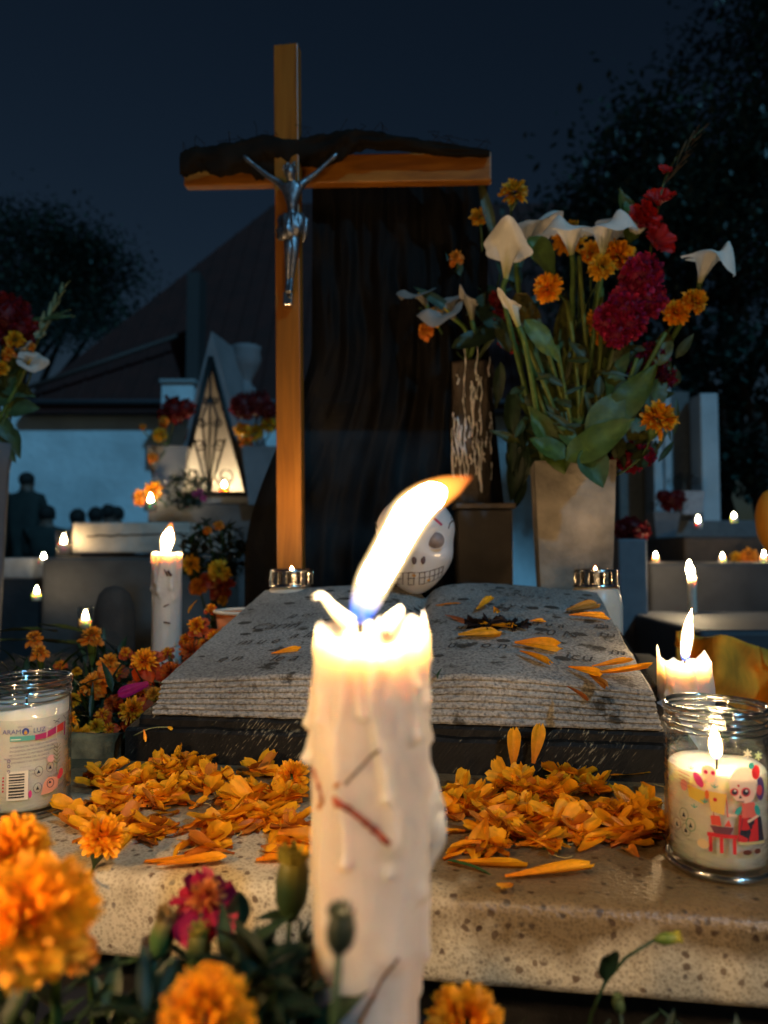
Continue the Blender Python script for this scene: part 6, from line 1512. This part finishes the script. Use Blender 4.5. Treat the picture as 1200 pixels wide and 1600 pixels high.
def glass_cup(label, px, py_b, hpx, wpx, d, bright=CORE_BG, group='small glass candles on the tombs', wax=(.8, .7, .5), z=None, glass=True):
    b = P(px, py_b, d); r = S(wpx / 2, d); h = S(hpx, d)
    t = thing('glass_candle', label, 'glass candle', b, group)
    if glass:
        mb = MB(); lathe(mb, [(.001, .001), (r * .7, .001), (r * .82, .01 * 0 + h * .05), (r * .85, h * .5), (r, h * .78), (r * .96, h), (r * .90, h), (r * .93, h * .78), (r * .8, h * .5), (r * .76, h * .06), (.001, h * .05)], 24, b); mb.build('glass_cup', GLASS, t)
    mb = MB(); lathe(mb, [(.001, h * .06), (r * .74, h * .07), (r * .78, h * .48), (.001, h * .48)], 24, b); mb.build('wax_fill', WAXJ, t)
    k_ = h * .34; fr = r * .30
    mb = MB(); q = ctr([(b.x, b.y, b.z + h * .50, fr * .4), (b.x, b.y, b.z + h * .56, fr), (b.x, b.y, b.z + h * .66, fr * .8), (b.x, b.y, b.z + h * .84, fr * .1)], 4)
    tube(mb, [a[:3] for a in q], [a[3] for a in q], 10); mb.build('flame', bright, t)
    return t
LOWC = emit('low_jar_flame', (1, .68, .34), 150); NICHEC = emit('niche_flame', (1, .68, .34), 1500)
glass_cup('glass candle burning inside the triangular niche', 350, 771, 22, 20, dT + .14, NICHEC)
# stepped tomb under it
ts = thing('tomb', 'grey plastered stepped tomb carrying the triangular niche', 'tomb', (xc(280, 3.9), 3.9, 0))
mb = MB(); box(mb, xc(228, 4.0), xc(440, 4.0), 4.02, 5.2, .0, zc(788, 4.02)); bevel(mb.build('tomb_body', GSTONE, ts, False), .01)
ts2 = thing('tomb', 'low pale cracked tomb lit by the glass candle at its left end', 'tomb', (xc(200, 3.0), 3.0, 0))
mb = MB(); x0, x1 = xc(112, 3.0), xc(296, 3.0); box(mb, x0, x1, 3.0, 3.9, zc(864, 3), zc(816, 3)); o = mb.build('top_slab', mat('cracked_plaster', (.42, .36, .30), .85, .35, 7, .6, 20), ts2, False); bevel(o, .008)
mb = MB(); q = []
for i in range(16): q.append(V((xc(135 + i * 10, 3.0), 2.9985, zc(838 - i * .3 + 3 * noise.noise(V((i * .9, 0, 0))), 3))))
tube(mb, q, .003, 5); mb.build('crack', IRON, ts2)
mb = MB(); box(mb, x0 - .1, x1 + .3, 2.96 + .12, 3.95, 0, zc(865, 3) - .003); mb.build('tomb_body', GSTONE, ts2, False)
ts3 = thing('tomb', 'large dark grey tomb slab behind the tall slim candle', 'tomb', (xc(160, 2.45), 2.45, 0))
mb = MB(); box(mb, xc(66, 2.45), xc(330, 2.45), 2.45, 2.93, 0, zc(872, 2.45)); bevel(mb.build('tomb_body', mat('slate_tomb', (.05, .048, .046), .8, .6, 5, .3, 40), ts3, False), .01)
ts4 = thing('tomb', 'dark low tomb at the far left with a pale corner stone', 'tomb', (xc(0, 3.2), 3.2, 0))
mb = MB(); box(mb, xc(-200, 3.2), xc(62, 3.2), 3.2, 4.4, 0, zc(905, 3.2)); mb.build('tomb_body', DSTONE, ts4, False)
mb = MB(); box(mb, xc(-30, 3.1), xc(24, 3.1), 3.25, 3.5, zc(905, 3.2), zc(872, 3.2)); bevel(mb.build('corner_stone', mat('pale_corner', (.22, .22, .22), .8), ts4, False), .01)
glass_cup('glass candle at the left end of the pale cracked tomb', 99, 868, 38, 25, 2.93, LOWC)
glass_cup('glass candle standing high on the stepped tomb left of the niche', 235, 800, 33, 24, 3.86, CORE_BG)
glass_cup('tiny candle on the dark tomb at the far left, upper one', 68, 884, 24, 20, 3.1, CORE_BG, glass=False)
glass_cup('tiny candle low at the far left below the upper one', 57, 940, 28, 18, 2.3, CORE_BG, glass=False)
t = glass_cup('pale blue glass candle low in front of the slate tomb', 133, 985, 36, 24, 1.9, LOWC)
# clay stump
mb = MB(); c = P(178, 985, 1.75); lathe(mb, [(.001, .105), (.022, .10), (.036, .085), (.045, .05), (.047, 0), (.045, -.2), (.04, -.4)], 28, c, fn=lambda q, r, z: (r * (1 + .12 * noise.noise(V((math.cos(q) * 2, math.sin(q) * 2, z * 15)))), z))
tag(mb.build('clay_post', mat('brown_clay', (.05, .032, .022), .85, .4, 12, .6, 30)), 'rounded brown clay post left of the tall slim candle', 'post')
# urn / statue right of niche
ur = thing('urn', 'pale weathered urn standing behind the right slope of the niche', 'urn', P(383, 620, 4.6)); c = P(384, 615, 4.6); s_ = S(1, 4.6)
mb = MB(); lathe(mb, [(16 * s_, 0), (16 * s_, 8 * s_), (9 * s_, 14 * s_), (9 * s_, 22 * s_), (20 * s_, 40 * s_), (24 * s_, 55 * s_), (22 * s_, 68 * s_), (24 * s_, 74 * s_), (18 * s_, 76 * s_)], 28, c); mb.build('urn_body', WSTONE, ur)
mb = MB(); box(mb, c.x - 19 * s_, c.x + 19 * s_, c.y - .05, c.y + .12, zc(720, 4.6), c.z); box(mb, c.x - 26 * s_, c.x + 40 * s_, c.y - .02, c.y + .3, 0, zc(720, 4.6) - .003); mb.build('pedestal', WSTONE, ur, False)
for (px, lb, d_) in ((405, 'pale tapered planter right of the niche with red cockscomb', 3.9), (258, 'pale planter left of the niche in shadow', 4.05)):
    pp = thing('planter', lb, 'planter', P(px, 790, d_)); sqvase(pp, P(px, 790, d_).x, d_ + .1, zc(788, d_), zc(697, d_), S(40, d_), S(62, d_), WSTONE, .01, 'planter_body', .1)
random.seed(23)
cockscomb('dark red cockscomb left of the triangular niche', [(272, 642, 22), (290, 638, 16), (258, 650, 12)], 4.05, P(262, 700, 4.1), (.13, .006, .006), (.22, .01, .01), None, 90)
cockscomb('dull red cockscomb right of the triangular niche', [(380, 635, 22), (402, 632, 22), (418, 640, 14)], 3.95, P(402, 700, 4.0), (.10, .010, .012), (.16, .018, .02), None, 90)
GN = 'marigolds round the niche tomb'
for (px, py, rp, st, lb) in ((250, 680, 13, 'yellow', 'golden marigold left of the niche below the red cockscomb'), (222, 667, 6, 'brown', 'tiny marigold sticking out furthest left of the niche'), (238, 714, 9, 'brown', 'brown marigold lowest left of the niche'), (256, 658, 9, 'brown', 'orange marigold touching the red cockscomb left of the niche'), (240, 765, 16, 'orange', 'orange marigold behind the high glass candle'), (218, 776, 14, 'brown', 'brownish marigold left of the high glass candle'),
    (378, 672, 14, 'yellow', 'golden marigold right of the niche, leftmost of the row'), (398, 676, 16, 'yellow', 'golden marigold right of the niche, middle of the row'), (420, 664, 14, 'yellow', 'golden marigold right of the niche, nearest the cross'), (384, 690, 11, 'brown', 'brown marigold under the golden row right of the niche')):
    marigold(lb, P(px, py, 3.97), S(rp, 3.97), (0, -.8, .4), 0, st, 50, 0, GN, stem_to=P(262 if px < 300 else 402, 700 if py < 740 else 790, 4.05), sr=.004, long_calyx=1)
def bush(label, px, py, wpx, hpx, d, n, col, base_z, name='shrub', extra=None):
    c = P(px, py, d); t = thing(name, label, name, (c.x, c.y, base_z)); mb = MB(); ws, hs = S(wpx / 2, d), S(hpx / 2, d)
    for i in range(n):
        a, b_ = U(0, 2 * PI), U(-1, 1); rr = U(.3, 1) ** .5; p = c + V((math.cos(a) * ws * rr * math.sqrt(1 - b_ * b_), math.sin(a) * ws * .7 * rr, b_ * hs * rr))
        leaf(mb, p, V((U(-1, 1), U(-1, 1), U(-.3, 1))), min(ws, hs) * U(.22, .42), min(ws, hs) * .16, [x * U(.6, 1.4) for x in col], nu=3)
    mb.build('foliage', LEAF, t, kind='stuff')
    mb = MB(); tube(mb, [V((c.x, c.y, base_z)), c], .01, 6, (.05, .04, .03)); mb.build('trunk', LEAF, t)
    return t
bush('dark green bush with pink blossoms at the foot of the niche', 290, 768, 78, 64, 3.75, 500, (.020, .045, .028), zc(795, 3.8))
for i, (px, py) in enumerate(((312, 768), (318, 779), (305, 772))):
    mb = MB(); bloom_petals(mb, P(px, py, 3.68), (0, -1, .2), S(6, 3.68), 24, (.5, .05, .2), (.7, .12, .35)); tag(mb.build('pink_blossom', PET), 'tiny pink blossom on the dark bush before the niche', 'blossom', 'pink blossoms on the bush')
# bouquet on the ground between the tall candle and the book (dim, blurred)
gb = bush('dim green spray of leaves behind the paper cup', 335, 870, 110, 110, 1.9, 500, (.030, .045, .020), .3)
GD = 'dim marigolds between the tall candle and the cross'
for (px, py, rp, st, lb) in ((343, 892, 19, 'yellow', 'dim yellow marigold in the middle of the spray behind the cup'), (298, 882, 16, 'yellow', 'dim yellow marigold left in the spray behind the cup'), (308, 915, 15, 'brown', 'dim orange marigold low left in the spray behind the cup'), (345, 918, 20, 'dark', 'dim dark red marigold low in the spray behind the cup'),
    (322, 905, 12, 'dark', 'dim red marigold between the two yellow ones behind the cup'), (348, 938, 9, 'yellow', 'small yellow marigold just above the paper cup'), (324, 828, 7, 'brown', 'tiny dim orange marigold high in the spray, left'), (342, 820, 8, 'brown', 'tiny dim orange marigold high in the spray, right')):
    marigold(lb, P(px, py, 1.8), S(rp, 1.8), (0, -.8, .4), 0, st, 60, 0, GD, stem_to=P(335, 1010, 1.95), sr=.002)
mb = MB(); leaf(mb, P(294, 958, 1.1), V((.5, -.2, 1)), .026, .006, (.45, .22, .02)); tag(mb.build('yellow_leaf', LEAF), 'narrow yellow leaf right of the tall slim candle', 'leaf')

# ------------------------------------------------------------------ right background
cl_ = thing('mausoleum', 'small pale mausoleum with two white pillars at the right back', 'mausoleum', (xc(1075, 5.2), 5.2, 0))
COLM = mat('pale_blue_plaster', (.42, .47, .50), .8, .15, 4, .3, 20)
for (x0, x1, y0_, y1_) in ((1024, 1039, 600, 812), (1041, 1053, 600, 812), (1099, 1128, 614, 816)):
    mb = MB(); box(mb, xc(x0, 5), xc(x1, 5), 5.0, 5.18, zc(y1_, 5), zc(y0_, 5)); bevel(mb.build('pillar', COLM, cl_, False), .01)
mb = MB(); box(mb, xc(985, 5), xc(1101, 5), 5.2, 6.2, 0, zc(612, 5.2)); mb.build('wall', mat('grey_wall', (.10, .11, .11), .8, .2), cl_, False)
mb = MB(); box(mb, xc(1131, 5), xc(1137, 5), 5.2, 6.2, 0, zc(630, 5.2)); mb.build('side_wall', mat('olive_wall', (.10, .11, .08), .8, .2), cl_, False)
mb = MB(); box(mb, xc(1010, 5), xc(1155, 5), 4.75, 5.19, 0, zc(815, 5) - .002); bevel(mb.build('step', mat('step_stone', (.10, .11, .12), .8), cl_, False), .01)
bx_ = thing('tomb_block', 'plain grey square block beside the stone vase', 'tomb block', (xc(989, 2.2), 2.2, 0)); mb = MB(); box(mb, xc(966, 2.2), xc(1012, 2.2), 2.2, 2.32, 0, zc(842, 2.2)); bevel(mb.build('block', mat('grey_blue_block', (.13, .135, .15), .7, .1), bx_, False), .006)
random.seed(29)
cockscomb('dark red cockscomb above the plain grey square block', [(985, 825, 20), (1000, 830, 16), (970, 828, 14)], 2.26, P(988, 850, 2.28), (.12, .006, .008), (.20, .01, .012), None, 90)
for (px, py_t, py_b, w0, w1, d_, lb, cc) in ((1084, 767, 803, 30, 38, 4.6, 'white square planter under reddish flowers at right', (.26, .29, .34)), (1046, 800, 858, 26, 42, 3.4, 'grey tapered vase with red flowers at the right back', (.12, .125, .14))):
    pp = thing('planter', lb, 'planter', P(px, py_b, d_)); sqvase(pp, P(px, py_b, d_).x, d_ + .08, zc(py_b, d_), zc(py_t, d_), S(w0, d_), S(w1, d_), mat('planter_paint', cc, .7, .15), .01, 'planter_body', 0)
bush('brown green flowers above the white square planter', 1068, 752, 60, 26, 4.66, 240, (.05, .035, .02), zc(780, 4.6))
cockscomb('dark red flowers in the grey tapered vase at the right back', [(1048, 782, 17), (1034, 775, 10), (1060, 778, 12)], 3.45, P(1046, 810, 3.48), (.09, .006, .008), (.15, .01, .012), None, 70)
bush('dim leafy flowers around the dark red ones at the right back', 1045, 790, 66, 34, 3.5, 200, (.06, .05, .015), zc(820, 3.5))
tm = thing('tomb', 'dark brown low tomb at the right back behind a row of candles', 'tomb', (xc(1130, 3.0), 3.0, 0)); mb = MB(); box(mb, xc(1072, 3), xc(1230, 3), 3.02, 4.3, 0, zc(838, 3)); bevel(mb.build('tomb_body', mat('brown_tomb', (.03, .02, .015), .8, .3), tm, False), .015)
tm = thing('tomb', 'wide dark slate tomb at the right, lit by the single thin candle', 'tomb', (xc(1120, 2.5), 2.5, 0)); mb = MB(); box(mb, xc(1014, 2.5), xc(1300, 2.5), 2.5, 2.98, 0, zc(880, 2.5)); bevel(mb.build('tomb_body', mat('slate_tomb_dark', (.028, .028, .032), .8, .6, 6), tm, False), .012)
tm = thing('tomb', 'low blue grey tomb slab behind the short right candle', 'tomb', (xc(1150, 1.7), 1.7, 0)); mb = MB(); box(mb, xc(1090, 1.75), xc(1500, 1.75), 1.75, 2.3, 0, zc(985, 1.75)); bevel(mb.build('tomb_body', mat('blue_grey_tomb', (.045, .05, .06), .7, .3, 6), tm, False), .012)
for (px, py, d_, lb, h_) in ((1025, 882, 2.7, 'tiny candle at the left end of the slate tomb row', 24), (1091, 828, 3.9, 'round glowing candle on the step below the white pillar', 26), (1147, 818, 4.0, 'small candle highest at the right back beside the pillar foot', 20), (1129, 881, 2.7, 'tiny candle in the middle of the slate tomb row', 20), (1194, 882, 2.7, 'tiny candle at the right end of the slate tomb row', 26)):
    glass_cup(lb, px, py, h_, 14, d_, CORE_BG, 'tiny candles at the right back', glass=False)
t, sf, bs, H, r = small_candle('thin white candle burning alone on the wide slate tomb', 1081, 902, 925, 12, 2.25, .001, 6, na=20, nz=20, zbase=.3)
mb = MB(); q = ctr([(*P(1080, 902, 2.25), .003), (*P(1079, 893, 2.25), .010), (*P(1077, 885, 2.25), .007), (*P(1077, 876, 2.25), .001)], 4); tube(mb, [a[:3] for a in q], [a[3] for a in q], 12); mb.build('flame', CORE_BG, t)
marigold('blurred orange marigold on the brown tomb at the right', P(1170, 868, 2.9), S(15, 2.9), (0, -.7, .7), 0, 'brown', 50, 0, None, stem_to=P(1172, 885, 2.95), sr=.003, long_calyx=.8)
marigold('blurred golden marigold by the right end of the brown tomb', P(1150, 872, 2.92), S(11, 2.9), (0, -.7, .7), 0, 'yellow', 50, 0, None, stem_to=P(1150, 885, 2.97), sr=.003, long_calyx=.8)

# ------------------------------------------------------------------ people by the chapel wall
CL1, CL2, SKN, HAIR = mat('dark_jacket', (.014, .022, .020), .85, .3, 8), mat('blue_shirt', (.035, .06, .09), .85, .2), mat('skin', (.12, .07, .05), .6), mat('dark_hair', (.008, .007, .006), .8)
def person(label, px, py_head, d, sitting, cloth, yaw=0, s=1.0):
    h = P(px, py_head, d); ht = 1.68 * s
    z0 = (h.z - (1.68 * s if not sitting else 1.27 * s)); foot = V((h.x, d, z0))
    t = thing('person', label, 'person', (foot.x, foot.y, z0))
    q = Matrix.Rotation(yaw, 3, 'Z')
    B = lambda x, y, z: foot + q @ V((x * s, y * s, z * s))
    if not sitting:
        J = {'pel': (B(0, 0, .93), (.18, .13)), 'wai': (B(0, 0, 1.08), (.18, .13)), 'che': (B(0, 0, 1.28), (.215, .14)), 'nk': (B(0, .0, 1.45), .075), 'hd': (B(0, -.02, 1.55), (.088, .10)), 'tp': (B(0, -.01, 1.62), (.066, .08)),
             'ls': (B(-.19, 0, 1.37), .065), 'le': (B(-.26, -.02, 1.10), .048), 'lw': (B(-.12, -.22, 1.04), .034), 'lh': (B(-.06, -.28, 1.05), .030), 'rs': (B(.19, 0, 1.37), .065), 're': (B(.26, -.02, 1.10), .048), 'rw': (B(.12, -.22, 1.04), .034), 'rh': (B(.06, -.28, 1.05), .030),
             'lk': (B(-.10, -.02, .50), .065), 'la': (B(-.10, .02, .08), .045), 'lf': (B(-.10, -.14, .04), .04), 'rk': (B(.10, -.02, .50), .065), 'ra': (B(.10, .02, .08), .045), 'rf': (B(.10, -.14, .04), .04)}
    else:
        J = {'pel': (B(0, 0, .50), (.17, .13)), 'wai': (B(0, 0, .66), (.15, .12)), 'che': (B(0, -.02, .88), (.18, .13)), 'nk': (B(0, -.03, 1.03), .06), 'hd': (B(0, -.05, 1.14), (.078, .092)), 'tp': (B(0, -.04, 1.21), (.066, .08)),
             'ls': (B(-.19, -.02, .96), .065), 'le': (B(-.25, -.10, .72), .05), 'lw': (B(-.12, -.32, .64), .036), 'lh': (B(-.08, -.40, .62), .03), 'rs': (B(.19, -.02, .96), .065), 're': (B(.25, -.10, .72), .05), 'rw': (B(.12, -.32, .64), .036), 'rh': (B(.08, -.40, .62), .03),
             'lk': (B(-.11, -.45, .50), .07), 'la': (B(-.11, -.45, .08), .045), 'lf': (B(-.11, -.58, .04), .04), 'rk': (B(.11, -.45, .50), .07), 'ra': (B(.11, -.45, .08), .045), 'rf': (B(.11, -.58, .04), .04)}
    E2 = [('pel', 'wai'), ('wai', 'che'), ('che', 'nk'), ('nk', 'hd'), ('hd', 'tp'), ('che', 'ls'), ('ls', 'le'), ('le', 'lw'), ('lw', 'lh'), ('che', 'rs'), ('rs', 're'), ('re', 'rw'), ('rw', 'rh'), ('pel', 'lk'), ('lk', 'la'), ('la', 'lf'), ('pel', 'rk'), ('rk', 'ra'), ('ra', 'rf')]
    b = skinned('body', J, E2, [cloth, SKN], t, 'pel'); nkz = J['nk'][0].z; hc = J['hd'][0]
    hands = [J['lh'][0], J['rh'][0]]
    for p in b.data.polygons:
        if p.center.z > nkz or min((p.center - h_).length for h_ in hands) < .06: p.material_index = 1
    mb = MB(); fw = q @ V((0, -1, 0)); blob(mb, hc - fw * .02 + V((0, 0, .045 * s)), .103 * s, 16, amp=.10, sq=(.92, 1, .95)); mb.build('hair', HAIR, t)
    for k_ in (-1, 1):
        mb = MB(); blob(mb, hc + q @ V((.082 * k_ * s, 0, -.01)), .022, 8, amp=0, sq=(.4, .8, 1.2)); mb.build('ear', SKN, t)
    if sitting:
        c = thing('stool', 'low seat under the ' + ' '.join(label.replace('person', 'one').split()[:11]), 'stool', (foot.x, foot.y, z0)); bm_ = MB(); box(bm_, foot.x - .2, foot.x + .2, foot.y - .15, foot.y + .2, z0 + .34, z0 + .38); bm_.build('seat', DSTONE, c, False)
        for sx in (-.16, .16):
            for sy in (-.11, .16):
                bm_ = MB(); tube(bm_, [V((foot.x + sx, foot.y + sy, z0)), V((foot.x + sx, foot.y + sy, z0 + .34))], .018, 6); bm_.build('leg', DSTONE, c)
    return t
person('person in dark jacket standing tallest before the chapel wall, back turned', 42, 739, 9.2, False, CL1, PI, 1.0)
person('person in dark clothes seated just left of the standing one', 4, 768, 9.4, True, CL1, PI, 1.15)
person('person in dark clothes seated at the right knee of the standing one', 73, 790, 8.6, True, CL1, PI + .2)
person('person in a blue shirt seated left of the pale cracked tomb', 120, 796, 8.8, True, CL2, PI)
person('person seated behind the pale cracked tomb, only the head showing, leftmost', 148, 793, 9.2, True, CL2, PI)
person('person seated behind the pale cracked tomb, middle head', 168, 789, 9.5, True, CL1, PI)
person('person seated behind the pale cracked tomb, rightmost head', 183, 792, 9.8, True, CL1, PI + .3)

# ------------------------------------------------------------------ candles standing just outside the view, on the soil in front of the ledge
for i, (x, y, zt__, lb) in enumerate(((-.30, .16, .70, 'short white candle burning on the soil, left of the view'), (.34, .10, .66, 'short white candle burning on the soil, right of the view'))):
    random.seed(200 + i); base = V((x, y, .352))
    t, sf, bs = candle('candle', lb, base, .024, zt__ - .352, lambda q: .002 * math.sin(q * 3 + i), [(U(0, 6.3), .15, .24, U(.1, .2), .0016) for _ in range(10)], na=60, nz=50)
    b = V((x, y, zt__)); flame(t, [(b.x, b.y, b.z - .002, .003), (b.x, b.y, b.z + .008, .007), (b.x, b.y, b.z + .022, .008), (b.x, b.y, b.z + .040, .004), (b.x + .002, b.y, b.z + .055, .0006)], CORE_FRONT[i], .1, .85, .75)
